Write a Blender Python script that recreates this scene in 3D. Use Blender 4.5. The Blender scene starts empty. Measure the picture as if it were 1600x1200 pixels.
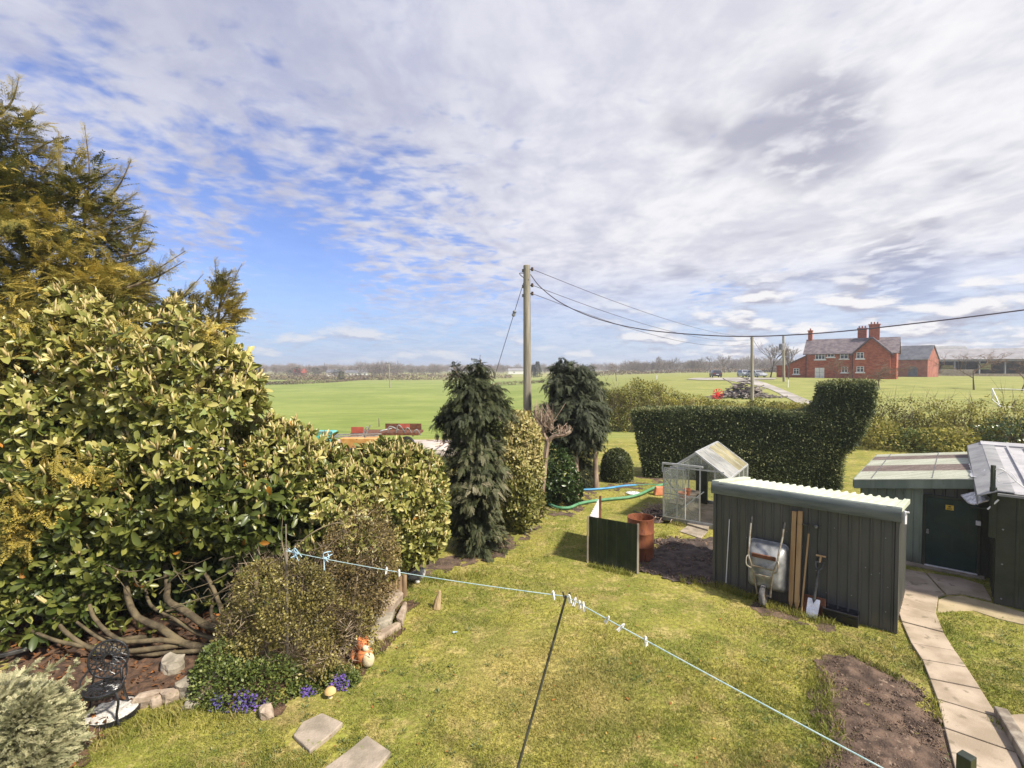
import bpy, math, random
import numpy as np
from mathutils import Vector, Matrix

rng = np.random.default_rng(11)
random.seed(5)
SC = bpy.context.scene
COL = SC.collection
R = math.radians
F, H, PIT = 800.0, 4.2, math.atan(23 / 800)      # focal length in photo pixels, eye height, pitch
CP, SP = math.cos(PIT), math.sin(PIT)
UP = np.array([0, 0, 1.0])


def V(*a):
    return np.array(a, float)


def ray(px, py):
    r, u = (px - 800) / F, -(py - 600) / F
    return np.array([r, CP + u * SP, -SP + u * CP])


def A(px, py, Y):
    d = ray(px, py)
    return V(0, 0, H) + d * (Y / d[1])


def G(px, py, h=0.0):
    d = ray(px, py)
    return V(0, 0, H) + d * ((h - H) / d[2])


def unit(v):
    v = np.asarray(v, float)
    return v / max(np.linalg.norm(v), 1e-9)


def sstep(a, b, x):
    t = np.clip((x - a) / (b - a), 0, 1)
    return t * t * (3 - 2 * t)


def terrain(x, y):
    x = np.asarray(x, float); y = np.asarray(y, float)
    yy = np.maximum(y, 1)
    side = sstep(-.12, .38, x / yy)
    zt = -2.3 + 4.7 * side
    fade = 1 - .55 * sstep(180, 600, y)
    near = sstep(35, 105, y)
    und = .25 * np.sin(x * .021 + 1.3) * np.sin(y * .017) * sstep(60, 160, y)
    small = .012 * (np.sin(x * 2.1 + y * 1.3) + np.sin(x * 1.1 - y * 2.3 + 1)) * (1 - sstep(20, 34, y))
    return zt * fade * near + und + small * 0.6


def T(x, y, dz=0.0):
    return V(x, y, float(terrain(x, y)) + dz)


def TA(px, Y, dz=0.0):
    """a point on the terrain at depth Y along the photo column px"""
    d = ray(px, 590)
    x = d[0] * Y / d[1]
    return T(x, Y, dz)


# ---------------------------------------------------------------- numpy noise (sum of sines)
class SNoise:
    def __init__(s, seed, freq, n=14):
        r = np.random.default_rng(seed)
        k = r.normal(size=(n, 3)); k /= np.linalg.norm(k, axis=1)[:, None]
        s.k = k * freq * r.uniform(.5, 1.8, (n, 1)); s.p = r.uniform(0, 6.28, n); s.n = n

    def __call__(s, P):
        return np.sin(np.asarray(P) @ s.k.T + s.p).sum(1) / math.sqrt(s.n / 2)


# ---------------------------------------------------------------- object bookkeeping
def tag(o, label=None, cat=None, group=None, kind=None):
    if label: o['label'] = label
    if cat: o['category'] = cat
    if group: o['group'] = group
    if kind: o['kind'] = kind
    return o


def thing(name, label, cat, loc=(0, 0, 0), group=None):
    o = bpy.data.objects.new(name, None)
    o.empty_display_size = .2
    o.location = [float(c) for c in loc]
    COL.objects.link(o)
    return tag(o, label, cat, group)


def origin(o):
    p = V(0, 0, 0)
    while o is not None:
        p = p + np.array(o.location); o = o.parent
    return p


def copy_tree(o, parent=None):
    c = o.copy(); COL.objects.link(c)
    if parent is not None: c.parent = parent
    for ch in list(o.children): copy_tree(ch, c)
    return c


class MB:
    """collects simple shapes into one mesh"""
    def __init__(s):
        s.v = []; s.f = []; s.m = []; s.cur = 0

    def mat(s, i):
        s.cur = i; return s

    def add(s, vs, fs):
        b = len(s.v)
        s.v += [tuple(float(c) for c in p) for p in vs]
        for f in fs:
            s.f.append(tuple(b + i for i in f)); s.m.append(s.cur)
        return s

    def hexa(s, p):   # p: 4 bottom, 4 top
        return s.add(p, [(3, 2, 1, 0), (4, 5, 6, 7), (0, 1, 5, 4), (1, 2, 6, 5), (2, 3, 7, 6), (3, 0, 4, 7)])

    def obox(s, o, a, b, c):  # corner o, edge vectors
        o, a, b, c = map(np.asarray, (o, a, b, c))
        return s.hexa([o, o + a, o + a + b, o + b, o + c, o + a + c, o + a + b + c, o + b + c])

    def cbox(s, c, a, b, d):  # centre + full edge vectors
        c, a, b, d = map(np.asarray, (c, a, b, d))
        return s.obox(c - a / 2 - b / 2 - d / 2, a, b, d)

    def box(s, c, size, rz=0.0):
        ca, sa = math.cos(rz), math.sin(rz)
        return s.cbox(c, V(ca, sa, 0) * size[0], V(-sa, ca, 0) * size[1], V(0, 0, size[2]))

    def bar(s, p, q, w, h=None, up=(0, 0, 1)):
        p, q = np.asarray(p, float), np.asarray(q, float)
        h = h or w
        d = q - p; u = np.cross(d, up)
        if np.linalg.norm(u) < 1e-6: u = np.cross(d, (1, 0, 0))
        u = unit(u); n = unit(np.cross(u, d))
        return s.cbox((p + q) / 2, d, u * w, n * h)

    def tube(s, pts, r, n=8, cap=True):
        pts = [np.asarray(p, float) for p in pts]
        m = len(pts)
        rs = [r] * m if np.isscalar(r) else list(r)
        vs = []; u = None
        for i, p in enumerate(pts):
            t = unit(pts[min(i + 1, m - 1)] - pts[max(i - 1, 0)])
            if u is None:
                u = np.cross(t, (0, 0, 1))
                if np.linalg.norm(u) < .05: u = np.cross(t, (1, 0, 0))
            u = unit(u - t * np.dot(u, t)); w = np.cross(t, u)
            for k in range(n):
                a = 2 * math.pi * k / n
                vs.append(p + rs[i] * (math.cos(a) * u + math.sin(a) * w))
        fs = []
        for i in range(m - 1):
            for k in range(n):
                k2 = (k + 1) % n
                fs.append((i * n + k, i * n + k2, (i + 1) * n + k2, (i + 1) * n + k))
        if cap:
            fs.append(tuple(range(n - 1, -1, -1))); fs.append(tuple((m - 1) * n + k for k in range(n)))
        return s.add(vs, fs)

    def lathe(s, prof, o, n=24, ax=(0, 0, 1), ref=None):
        ax = unit(ax); u = np.cross(ax, (1, 0, 0) if ref is None else ref)
        if np.linalg.norm(u) < .05: u = np.cross(ax, (0, 1, 0))
        u = unit(u); w = np.cross(ax, u); o = np.asarray(o, float)
        vs = [o + ax * z + r * (math.cos(2 * math.pi * k / n) * u + math.sin(2 * math.pi * k / n) * w) for r, z in prof for k in range(n)]
        fs = [(i * n + k, i * n + (k + 1) % n, (i + 1) * n + (k + 1) % n, (i + 1) * n + k) for i in range(len(prof) - 1) for k in range(n)]
        return s.add(vs, fs)

    def prism(s, poly, o, u, w, d):   # 2d polygon in the plane u, w extruded by vector d
        o, u, w, d = map(lambda q: np.asarray(q, float), (o, u, w, d)); n = len(poly)
        vs = [o + u * a + w * b for a, b in poly] + [o + u * a + w * b + d for a, b in poly]
        fs = [tuple(range(n - 1, -1, -1)), tuple(range(n, 2 * n))]
        fs += [(i, (i + 1) % n, n + (i + 1) % n, n + i) for i in range(n)]
        return s.add(vs, fs)

    def strip(s, prof, d):   # open 3d polyline swept along vector d
        n = len(prof)
        vs = [np.asarray(p, float) for p in prof] + [np.asarray(p, float) + np.asarray(d, float) for p in prof]
        return s.add(vs, [(i, i + 1, n + i + 1, n + i) for i in range(n - 1)])

    def quad(s, a, b, c, d):
        return s.add([a, b, c, d], [(0, 1, 2, 3)])

    def rock(s, c, size, seed, rz=0.0, n=7, flat=.75, rough=.16):
        r = np.random.default_rng(seed); nz = SNoise(seed, 1.7); nz2 = SNoise(seed + 9, 4.5)
        vs = []; ni, nj = n + 1, 2 * n
        for i in range(ni):
            th = math.pi * i / (ni - 1)
            for j in range(nj):
                ph = 2 * math.pi * j / nj
                vs.append((math.sin(th) * math.cos(ph), math.sin(th) * math.sin(ph), math.cos(th)))
        P = np.array(vs)
        cube = np.max(np.abs(P), axis=1)[:, None]
        P = P / cube ** flat
        P = P * (1 + rough * nz(P)[:, None] + rough * .45 * nz2(P)[:, None])
        P = P * np.array(size) / 2
        ca, sa = math.cos(rz), math.sin(rz)
        P = np.stack([P[:, 0] * ca - P[:, 1] * sa, P[:, 0] * sa + P[:, 1] * ca, P[:, 2]], 1) + np.asarray(c)
        fs = [(i * nj + j, (i + 1) * nj + j, (i + 1) * nj + (j + 1) % nj, i * nj + (j + 1) % nj) for i in range(ni - 1) for j in range(nj)]
        return s.add(P, fs)

    def build(s, name, mats, parent=None, smooth=False, bevel=0.0, world=True):
        off = origin(parent) if (parent is not None and world) else V(0, 0, 0)
        me = bpy.data.meshes.new(name)
        me.from_pydata([(a - off[0], b - off[1], c - off[2]) for a, b, c in s.v], [], s.f)
        mats = mats if isinstance(mats, (list, tuple)) else [mats]
        for m in mats: me.materials.append(m)
        me.polygons.foreach_set('material_index', s.m)
        if smooth:
            me.polygons.foreach_set('use_smooth', [True] * len(s.f))
        me.update()
        o = bpy.data.objects.new(name, me); COL.objects.link(o)
        if parent is not None: o.parent = parent
        if smooth:
            try: me.set_sharp_from_angle(angle=R(40))
            except Exception: pass
        if bevel:
            b = o.modifiers.new('bevel', 'BEVEL'); b.width = bevel; b.segments = 2; b.limit_method = 'ANGLE'; b.angle_limit = R(35)
        return o


def curve_pts(pts, n=24):
    """Catmull-Rom through 3d points"""
    P = [np.asarray(p, float) for p in pts]
    P = [2 * P[0] - P[1]] + P + [2 * P[-1] - P[-2]]
    out = []; segs = len(P) - 3
    for i in range(segs):
        k = max(2, n // segs)
        for j in range(k):
            t = j / k; a, b, c, d = P[i:i + 4]
            out.append(.5 * ((2 * b) + (-a + c) * t + (2 * a - 5 * b + 4 * c - d) * t * t + (-a + 3 * b - 3 * c + d) * t ** 3))
    out.append(P[-2])
    return out


def np_mesh(name, verts, tris, mat, parent=None, tint=None, smooth=False, mat_idx=None, world=True):
    off = origin(parent) if (parent is not None and world) else V(0, 0, 0)
    verts = np.asarray(verts, np.float32) - off.astype(np.float32); tris = np.asarray(tris, np.int32)
    me = bpy.data.meshes.new(name)
    me.vertices.add(len(verts)); me.vertices.foreach_set('co', verts.ravel())
    nf, k = tris.shape
    me.loops.add(nf * k); me.loops.foreach_set('vertex_index', tris.ravel())
    me.polygons.add(nf); me.polygons.foreach_set('loop_start', np.arange(0, nf * k, k, dtype=np.int32))
    for m in (mat if isinstance(mat, (list, tuple)) else [mat]): me.materials.append(m)
    if mat_idx is not None: me.polygons.foreach_set('material_index', np.asarray(mat_idx, np.int32))
    if smooth: me.polygons.foreach_set('use_smooth', np.ones(nf, bool))
    if tint is not None:
        at = me.attributes.new('tint', 'FLOAT', 'POINT'); at.data.foreach_set('value', np.asarray(tint, np.float32))
    me.update(calc_edges=True)
    o = bpy.data.objects.new(name, me); COL.objects.link(o)
    if parent is not None: o.parent = parent
    return o


def frames(X, Z):
    """rotation matrices with columns X, Y, Z from direction X and rough normal Z"""
    X = X / np.linalg.norm(X, axis=1)[:, None]
    Z = Z - X * (X * Z).sum(1)[:, None]
    Z = Z / np.maximum(np.linalg.norm(Z, axis=1)[:, None], 1e-6)
    return np.stack([X, np.cross(Z, X), Z], 2)


def scatter_arrays(tv, tf, P, Rm, S, tint):
    n, k = len(P), len(tv)
    S = np.asarray(S)
    if S.ndim == 1: S = np.repeat(S[:, None], 3, 1)
    loc = tv[None] * S[:, None, :]
    W = np.einsum('nij,nkj->nki', Rm, loc) + P[:, None, :]
    Fc = tf[None] + (np.arange(n) * k)[:, None, None]
    return W.reshape(-1, 3), Fc.reshape(-1, tf.shape[1]), np.repeat(tint, k)


def join_arrays(parts):
    vs, fs, ts = [], [], []; b = 0
    for v, f, t in parts:
        vs.append(v); fs.append(f + b); ts.append(t); b += len(v)
    return np.concatenate(vs), np.concatenate(fs), np.concatenate(ts)


def rdir(n, r=None):
    d = (r or rng).normal(size=(n, 3))
    return d / np.linalg.norm(d, axis=1)[:, None]


# ---------------------------------------------------------------- foliage templates
def tpl_leaf(w=.42, fold=.07, droop=.14):
    def st(x, ww):
        z = -droop * x * x
        return [(x, ww / 2, z + fold * ww / w), (x, 0, z), (x, -ww / 2, z + fold * ww / w)]
    v = [(0, 0, 0)] + st(.22, w * .66) + st(.55, w) + st(.84, w * .74) + [(1, 0, -droop)]
    f = [(0, 3, 2), (0, 2, 1), (2, 3, 6), (2, 6, 5), (1, 2, 5), (1, 5, 4), (5, 6, 9), (5, 9, 8), (4, 5, 8), (4, 8, 7), (8, 9, 10), (7, 8, 10)]
    return np.array(v, float), np.array(f)


def tpl_diamond(w=.5):
    return np.array([(0, 0, 0), (.5, w / 2, .06), (1, 0, -.08), (.5, -w / 2, .06)], float), np.array([(0, 3, 1), (3, 2, 1)])


def tpl_spray(seed=0, n=9, w=.05, droop=.25, spread=.36):
    """flat feathery conifer spray along +X"""
    r = np.random.default_rng(seed); v = []; f = []
    def blade(p, q, ww):
        p, q = np.array(p), np.array(q); d = q - p
        s = np.array([-d[1], d[0], 0]); s = s / max(np.linalg.norm(s), 1e-6) * ww / 2
        b = len(v); m = p + d * .45
        v.extend([p, m + s + (0, 0, .012), q, m - s + (0, 0, .012)]); f.extend([(b, b + 3, b + 1), (b + 3, b + 2, b + 1)])
    def z(x): return -droop * x * x
    blade((0, 0, 0), (1, 0, z(1)), w * .8)
    for i in range(n):
        x = .08 + .84 * i / (n - 1)
        for sgn in (1, -1):
            L = spread * (1 - .72 * x) * r.uniform(.7, 1.15)
            a = R(r.uniform(32, 52)); q = (x + L * math.cos(a), sgn * L * math.sin(a), z(x + L * .6) - .06 * L + r.uniform(-.03, .03))
            blade((x, 0, z(x)), q, w)
            if L > .16:
                pm = (x + .5 * L * math.cos(a), sgn * .5 * L * math.sin(a), z(x + .3 * L))
                for a2 in (a - R(35), a + R(35)):
                    blade(pm, (pm[0] + .45 * L * math.cos(a2), pm[1] + sgn * .45 * L * math.sin(a2), pm[2] - .03 + r.uniform(-.02, .02)), w * .85)
    return np.array(v, float), np.array(f)


# ---------------------------------------------------------------- crowns made of ellipsoids
def E(px, py, Y, rx, ry, rd):
    c = A(px, py, Y)
    return (c, V(rx * Y / F, rd, ry * Y / F))


def blob_points(ells, n, lo=.72, hi=1.05, inner=.8, lump=.1, seed=1, gap=None, gapfreq=2.2, floor=.02):
    """points in the outer shell of a union of ellipsoids with their outward directions"""
    r = np.random.default_rng(seed)
    nz = SNoise(seed + 50, 2.4); gz = SNoise(seed + 77, gapfreq)
    area = np.array([(e[1][0] * e[1][2] + e[1][0] * e[1][1] + e[1][1] * e[1][2]) for e in ells]); area /= area.sum()
    Ps, Ns = [], []; got = 0; it = 0
    while got < n and it < 40:
        it += 1; m = n * 2
        w = r.choice(len(ells), m, p=area)
        C = np.array([e[0] for e in ells])[w]; Rr = np.array([e[1] for e in ells])[w]
        d = rdir(m, r)
        k = lo + (hi - lo) * r.random(m) ** .6
        P0 = C + d * Rr
        P = C + d * Rr * (k * (1 + lump * nz(P0)))[:, None]
        N = d / Rr; N /= np.linalg.norm(N, axis=1)[:, None]
        keep = P[:, 2] > floor
        for i, (c, rr) in enumerate(ells):
            q = (((P - c) / rr) ** 2).sum(1)
            keep &= (q > inner ** 2) | (w == i)
        if gap is not None: keep &= gz(P) > gap
        Ps.append(P[keep]); Ns.append(N[keep]); got += keep.sum()
    return np.concatenate(Ps)[:n], np.concatenate(Ns)[:n]


def whorls(P, Ax, size, k=(6, 9), elev=(5, 50), seed=3, tint_base=None):
    """leaf rosettes round axes Ax at points P -> per leaf position, frame, scale, tint"""
    r = np.random.default_rng(seed); n = len(P)
    Ax = Ax / np.linalg.norm(Ax, axis=1)[:, None]
    u = np.cross(Ax, np.where(np.abs(Ax[:, 2:3]) > .9, V(1, 0, 0), V(0, 0, 1))); u /= np.linalg.norm(u, axis=1)[:, None]
    w = np.cross(Ax, u)
    kk = r.integers(k[0], k[1] + 1, n); idx = np.repeat(np.arange(n), kk)
    order = np.concatenate([np.arange(a) for a in kk])
    ph = order * 2.4 + np.repeat(r.uniform(0, 6.28, n), kk) + r.normal(0, .15, len(idx))
    el = np.radians(elev[0] + (elev[1] - elev[0]) * (order / np.maximum(kk[idx] - 1, 1)) + r.normal(0, 9, len(idx)))
    a = Ax[idx]
    d = a * np.sin(el)[:, None] + (u[idx] * np.cos(ph)[:, None] + w[idx] * np.sin(ph)[:, None]) * np.cos(el)[:, None]
    Rm = frames(d, a + r.normal(0, .12, a.shape))
    S = np.repeat(size * r.uniform(.75, 1.2, n), kk) * r.uniform(.75, 1.1, len(idx))
    pos = P[idx] - a * (order / 8 * .05 * 0)[:, None]
    t = np.clip((np.repeat(r.uniform(.1, .8, n), kk) if tint_base is None else tint_base[idx]) + r.normal(0, .13, len(idx)), 0, 1)
    return pos, Rm, S, t


def in_poly(x, y, poly):
    poly = np.asarray(poly)[:, :2]; ins = np.zeros(len(x), bool); n = len(poly)
    for i in range(n):
        x1, y1 = poly[i]; x2, y2 = poly[(i + 1) % n]
        c = ((y1 > y) != (y2 > y)) & (x < (x2 - x1) * (y - y1) / (y2 - y1 + 1e-12) + x1)
        ins ^= c
    return ins
# ================================================================ materials (procedural)
class NT:
    def __init__(s, nt): s.nt = nt; s.l = nt.links
    def n(s, t, **kw):
        o = s.nt.nodes.new(t)
        for k, v in kw.items():
            if hasattr(o, k): setattr(o, k, v)
        return o
    def set(s, sock, v):
        if hasattr(v, 'is_output') or isinstance(v, bpy.types.NodeSocket): s.l.new(v, sock)
        else: sock.default_value = v
    def math(s, op, a, b=0.0, clamp=False):
        o = s.n('ShaderNodeMath', operation=op); o.use_clamp = clamp
        s.set(o.inputs[0], a); s.set(o.inputs[1], b); return o.outputs[0]
    def mix(s, f, a, b):
        o = s.n('ShaderNodeMix', data_type='RGBA')
        s.set(o.inputs['Factor'], f); s.set(o.inputs[6], a); s.set(o.inputs[7], b); return o.outputs[2]
    def mapr(s, v, a, b, c=0.0, d=1.0, smooth=True):
        o = s.n('ShaderNodeMapRange'); o.interpolation_type = 'SMOOTHSTEP' if smooth else 'LINEAR'; o.clamp = True
        s.set(o.inputs[0], v); o.inputs[1].default_value = a; o.inputs[2].default_value = b
        o.inputs[3].default_value = c; o.inputs[4].default_value = d; return o.outputs[0]
    def noise(s, vec, scale, detail=4.0, rough=.55, dist=0.0):
        o = s.n('ShaderNodeTexNoise'); s.l.new(vec, o.inputs['Vector'])
        o.inputs['Scale'].default_value = scale; o.inputs['Detail'].default_value = detail
        o.inputs['Roughness'].default_value = rough; o.inputs['Distortion'].default_value = dist
        return o.outputs['Fac']
    def vmul(s, vec, xyz, rot=(0, 0, 0)):
        o = s.n('ShaderNodeMapping'); s.l.new(vec, o.inputs[0]); o.inputs['Scale'].default_value = xyz; o.inputs['Rotation'].default_value = rot
        return o.outputs[0]
    def bump(s, h, strength, dist=.02):
        o = s.n('ShaderNodeBump'); o.inputs['Strength'].default_value = strength; o.inputs['Distance'].default_value = dist
        s.l.new(h, o.inputs['Height']); return o.outputs[0]


def c4(c): return (c[0], c[1], c[2], 1.0)


def base_mat(name):
    m = bpy.data.materials.new(name); m.use_nodes = True
    t = NT(m.node_tree); p = m.node_tree.nodes['Principled BSDF']
    return m, t, p


def pos(t):
    return t.n('ShaderNodeNewGeometry').outputs['Position']


def objco(t):
    return t.n('ShaderNodeTexCoord').outputs['Object']


def mk(name, c1, c2=None, scale=6.0, rough=.7, metal=0.0, bump=.2, bscale=40.0, stretch=(1, 1, 1), c3=None, lo=.35, hi=.65, spec=.4, spot=.62, rvar=0.1):
    m, t, p = base_mat(name); v = objco(t); vs = t.vmul(v, stretch)
    col = c4(c1)
    if c2 is not None: col = t.mix(t.mapr(t.noise(vs, scale, 6), lo, hi), c4(c1), c4(c2))
    if c3 is not None: col = t.mix(t.mapr(t.noise(vs, scale * 2.7, 5), spot, spot + .1), col, c4(c3))
    t.set(p.inputs['Base Color'], col)
    t.set(p.inputs['Roughness'], t.mapr(t.noise(vs, scale * 1.7, 4), .3, .7, max(rough - rvar, .02), min(rough + rvar, 1)))
    p.inputs['Metallic'].default_value = metal; p.inputs['Specular IOR Level'].default_value = spec
    if bump: t.l.new(t.bump(t.noise(vs, bscale, 5), bump), p.inputs['Normal'])
    return m


def leaf(name, ramp, rough=.45, transl=.3, spec=.5, tcol=None):
    m, t, p = base_mat(name)
    a = t.n('ShaderNodeAttribute', attribute_name='tint')
    cr = t.n('ShaderNodeValToRGB'); t.l.new(a.outputs['Fac'], cr.inputs[0])
    els = cr.color_ramp.elements
    while len(els) < len(ramp): els.new(.5)
    for e, (x, c) in zip(els, ramp): e.position = x; e.color = c4(c)
    t.l.new(cr.outputs[0], p.inputs['Base Color'])
    p.inputs['Roughness'].default_value = rough; p.inputs['Specular IOR Level'].default_value = spec
    tr = t.n('ShaderNodeBsdfTranslucent')
    if tcol is None: t.l.new(cr.outputs[0], tr.inputs[0])
    else: t.l.new(t.mix(.5, cr.outputs[0], c4(tcol)), tr.inputs[0])
    mx = t.n('ShaderNodeMixShader'); mx.inputs[0].default_value = transl
    t.l.new(p.outputs[0], mx.inputs[1]); t.l.new(tr.outputs[0], mx.inputs[2])
    t.l.new(mx.outputs[0], m.node_tree.nodes['Material Output'].inputs[0])
    return m


M = {}
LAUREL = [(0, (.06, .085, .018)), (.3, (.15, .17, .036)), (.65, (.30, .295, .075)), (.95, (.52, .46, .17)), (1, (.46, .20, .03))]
M['laurel'] = leaf('laurel_leaf', LAUREL, .36, .22, .45)
M['laurel_pale'] = leaf('laurel_pale_leaf', [(0, (.08, .095, .02)), (.3, (.22, .22, .055)), (.7, (.42, .38, .14)), (1, (.58, .50, .24))], .42, .25, .4)
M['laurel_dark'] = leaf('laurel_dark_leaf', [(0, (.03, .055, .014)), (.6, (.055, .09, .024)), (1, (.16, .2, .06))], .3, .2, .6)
M['bud'] = leaf('laurel_bud', [(0, (.36, .27, .12)), (1, (.68, .57, .27))], .7, .25, .2)
M['gold'] = leaf('golden_conifer_leaf', [(0, (.045, .055, .018)), (.3, (.105, .11, .028)), (.6, (.27, .225, .045)), (1, (.58, .44, .10))], .6, .25, .25)
M['conifer'] = leaf('conifer_leaf', [(0, (.035, .042, .024)), (.5, (.08, .094, .038)), (.85, (.15, .145, .08)), (1, (.28, .25, .16))], .6, .15, .25)
M['conifer_blue'] = leaf('conifer_dark_leaf', [(0, (.034, .04, .026)), (.5, (.07, .084, .042)), (.9, (.135, .14, .09)), (1, (.22, .22, .14))], .6, .15, .25)
M['hedge'] = leaf('clipped_hedge_leaf', [(0, (.045, .062, .024)), (.5, (.092, .116, .042)), (.85, (.17, .195, .07)), (1, (.31, .29, .12))], .55, .15, .3)
M['topiary'] = leaf('topiary_leaf', [(0, (.035, .048, .014)), (.6, (.085, .1, .028)), (1, (.17, .165, .06))], .55, .15, .3)
M['hawthorn'] = leaf('hawthorn_leaf', [(0, (.09, .10, .025)), (.35, (.25, .24, .05)), (.8, (.44, .40, .095)), (1, (.56, .46, .2))], .6, .35, .25)
M['juniper'] = leaf('juniper_leaf', [(0, (.12, .14, .075)), (.5, (.32, .32, .175)), (1, (.62, .58, .36))], .65, .2, .25)
M['shrub'] = leaf('shrub_leaf', [(0, (.062, .057, .017)), (.35, (.175, .145, .042)), (.7, (.30, .255, .07)), (.9, (.43, .38, .12)), (1, (.70, .64, .40))], .5, .25, .4)
M['shrub_brown'] = leaf('brown_shrub_leaf', [(0, (.06, .045, .018)), (.4, (.17, .12, .045)), (.75, (.27, .21, .07)), (1, (.5, .42, .2))], .55, .25, .35)
M['ground_cover'] = leaf('ground_cover_leaf', [(0, (.05, .075, .018)), (.6, (.12, .16, .035)), (1, (.24, .26, .07))], .5, .25, .4)
M['petal'] = leaf('purple_petal', [(0, (.12, .10, .30)), (.6, (.22, .12, .5)), (1, (.38, .14, .62))], .6, .3, .2)
M['dead_leaf'] = leaf('fallen_leaf', [(0, (.08, .04, .02)), (.5, (.19, .085, .035)), (.9, (.40, .15, .035)), (1, (.5, .36, .1))], .7, .15, .2)
M['twig'] = leaf('twig_bark', [(0, (.07, .05, .033)), (.5, (.19, .14, .095)), (1, (.42, .34, .25))], .85, 0.0, .2)
M['far_twig'] = leaf('bare_twigs', [(0, (.14, .115, .10)), (.5, (.27, .23, .205)), (1, (.42, .36, .32))], .9, 0.15, .1)
M['orchard_twig'] = leaf('orchard_twigs', [(0, (.10, .07, .05)), (.5, (.24, .17, .12)), (1, (.42, .31, .22))], .9, 0.1, .1)
M['far_green'] = leaf('far_evergreen', [(0, (.02, .028, .014)), (1, (.06, .075, .03))], .8, .1, .1)
M['bark'] = mk('bark', (.10, .075, .045), (.24, .19, .12), 9, .85, bump=.7, bscale=26, stretch=(1, 1, .3), c3=(.17, .17, .07))
M['bark_pale'] = mk('pale_bark', (.20, .14, .10), (.42, .32, .24), 7, .85, bump=.7, bscale=24, stretch=(1, 1, .25), c3=(.1, .07, .05))
M['laurel_bark'] = mk('laurel_bark', (.055, .042, .024), (.15, .118, .066), 5, .85, bump=.6, bscale=30, c3=(.09, .1, .035))
M['pole_wood'] = mk('weathered_pole', (.20, .18, .13), (.34, .31, .24), 7, .85, bump=.4, bscale=30, stretch=(1, 1, .08), c3=(.13, .11, .08))
M['post_wood'] = mk('sawn_timber', (.26, .15, .06), (.44, .29, .14), 6, .75, bump=.3, bscale=30, stretch=(1, 1, .08), c3=(.17, .1, .05))
M['grey_wood'] = mk('grey_timber', (.16, .13, .10), (.33, .29, .23), 6, .85, bump=.5, bscale=25, stretch=(1, 1, .15))
M['log_wood'] = mk('log_edging_wood', (.17, .11, .06), (.34, .24, .14), 9, .85, bump=.5, bscale=25, stretch=(1, 1, .2))
M['handle_wood'] = mk('handle_wood', (.38, .24, .11), (.52, .36, .19), 8, .6, bump=.15, stretch=(1, 1, .1))
M['stone'] = mk('rockery_stone', (.20, .175, .135), (.36, .32, .25), 5, .9, bump=.6, bscale=22, c3=(.17, .17, .09))
M['stone_pink'] = mk('pink_stone', (.25, .19, .14), (.41, .33, .25), 6, .9, bump=.6, bscale=22, c3=(.2, .18, .1))
M['concrete'] = mk('path_concrete', (.29, .23, .165), (.43, .35, .265), 2.2, .9, bump=.3, bscale=60, c3=(.215, .175, .12), spot=.58)
M['concrete_sand'] = mk('sandy_concrete', (.30, .245, .14), (.42, .34, .21), 2.4, .9, bump=.4, bscale=50, c3=(.22, .23, .08))
M['slab'] = mk('mossy_slab', (.22, .185, .14), (.36, .30, .235), 4, .9, bump=.4, bscale=40, c3=(.2, .2, .09))
M['shed_dark'] = mk('shed_dark_paint', (.056, .058, .055), (.082, .083, .077), 2.2, .42, bump=.06, bscale=12, stretch=(1, 1, .35), c3=(.115, .115, .10), spot=.68, spec=.5)
M['shed_fascia'] = mk('shed_fascia_paint', (.085, .105, .10), (.14, .16, .15), 5, .5, bump=.06, stretch=(.3, .3, 2), c3=(.055, .065, .06))
M['roof_pale'] = mk('pale_roof_sheet', (.43, .47, .36), (.55, .58, .46), 3, .55, bump=.05, c3=(.42, .43, .33), spot=.66)
M['roof_cream'] = mk('green_cream_sheet', (.40, .415, .32), (.53, .54, .44), 4, .6, bump=.1, stretch=(.25, 2, 1), c3=(.30, .32, .2))
M['roof_brown'] = mk('clouded_sheet', (.15, .115, .10), (.26, .21, .18), 7, .6, bump=.1, stretch=(.3, 2, 1), c3=(.09, .08, .07))
M['shed_green'] = mk('shed_green_paint', (.17, .21, .165), (.25, .29, .23), 2.5, .55, bump=.08, stretch=(1, 1, .4), c3=(.09, .11, .08), spot=.66)
M['shed_black'] = mk('shed_black_green', (.020, .027, .019), (.034, .042, .030), 3, .45, bump=.08, c3=(.03, .035, .02), spot=.68)
M['door_green'] = mk('door_green', (.009, .030, .026), (.014, .042, .036), 3, .4, bump=.05)
M['roof_metal'] = mk('grey_roof_metal', (.34, .335, .345), (.45, .44, .45), 2.2, .5, .1, bump=.05, stretch=(1, 1, .5), c3=(.27, .25, .25))
M['trim_grey'] = mk('grey_trim', (.20, .20, .205), (.29, .29, .29), 3, .5, bump=.05)
M['lead'] = mk('crinkled_lead', (.42, .41, .42), (.75, .74, .76), 14, .35, .5, bump=.9, bscale=18)
M['galv'] = mk('galvanised', (.20, .205, .205), (.36, .365, .36), 6, .5, .35, bump=.1, c3=(.22, .17, .11), spot=.63)
M['galv_worn'] = mk('worn_tube', (.34, .32, .26), (.20, .15, .10), 9, .55, .3, bump=.2)
M['rubber'] = mk('rubber', (.02, .02, .02), (.045, .043, .04), 9, .8, bump=.3)
M['tyre'] = mk('dusty_tyre', (.07, .068, .065), (.16, .155, .15), 9, .9, bump=.4)
M['rust'] = mk('drum_rust', (.14, .042, .02), (.26, .088, .036), 5, .8, bump=.35, bscale=30, stretch=(1, 1, .4), c3=(.10, .03, .015), spot=.58)
M['rust_dark'] = mk('dark_rust', (.09, .035, .02), (.18, .075, .035), 7, .85, bump=.4)
M['sheet_green'] = mk('green_steel', (.010, .020, .008), (.018, .030, .012), 3, .6, bump=.06, c3=(.04, .05, .025), spot=.7)
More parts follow.
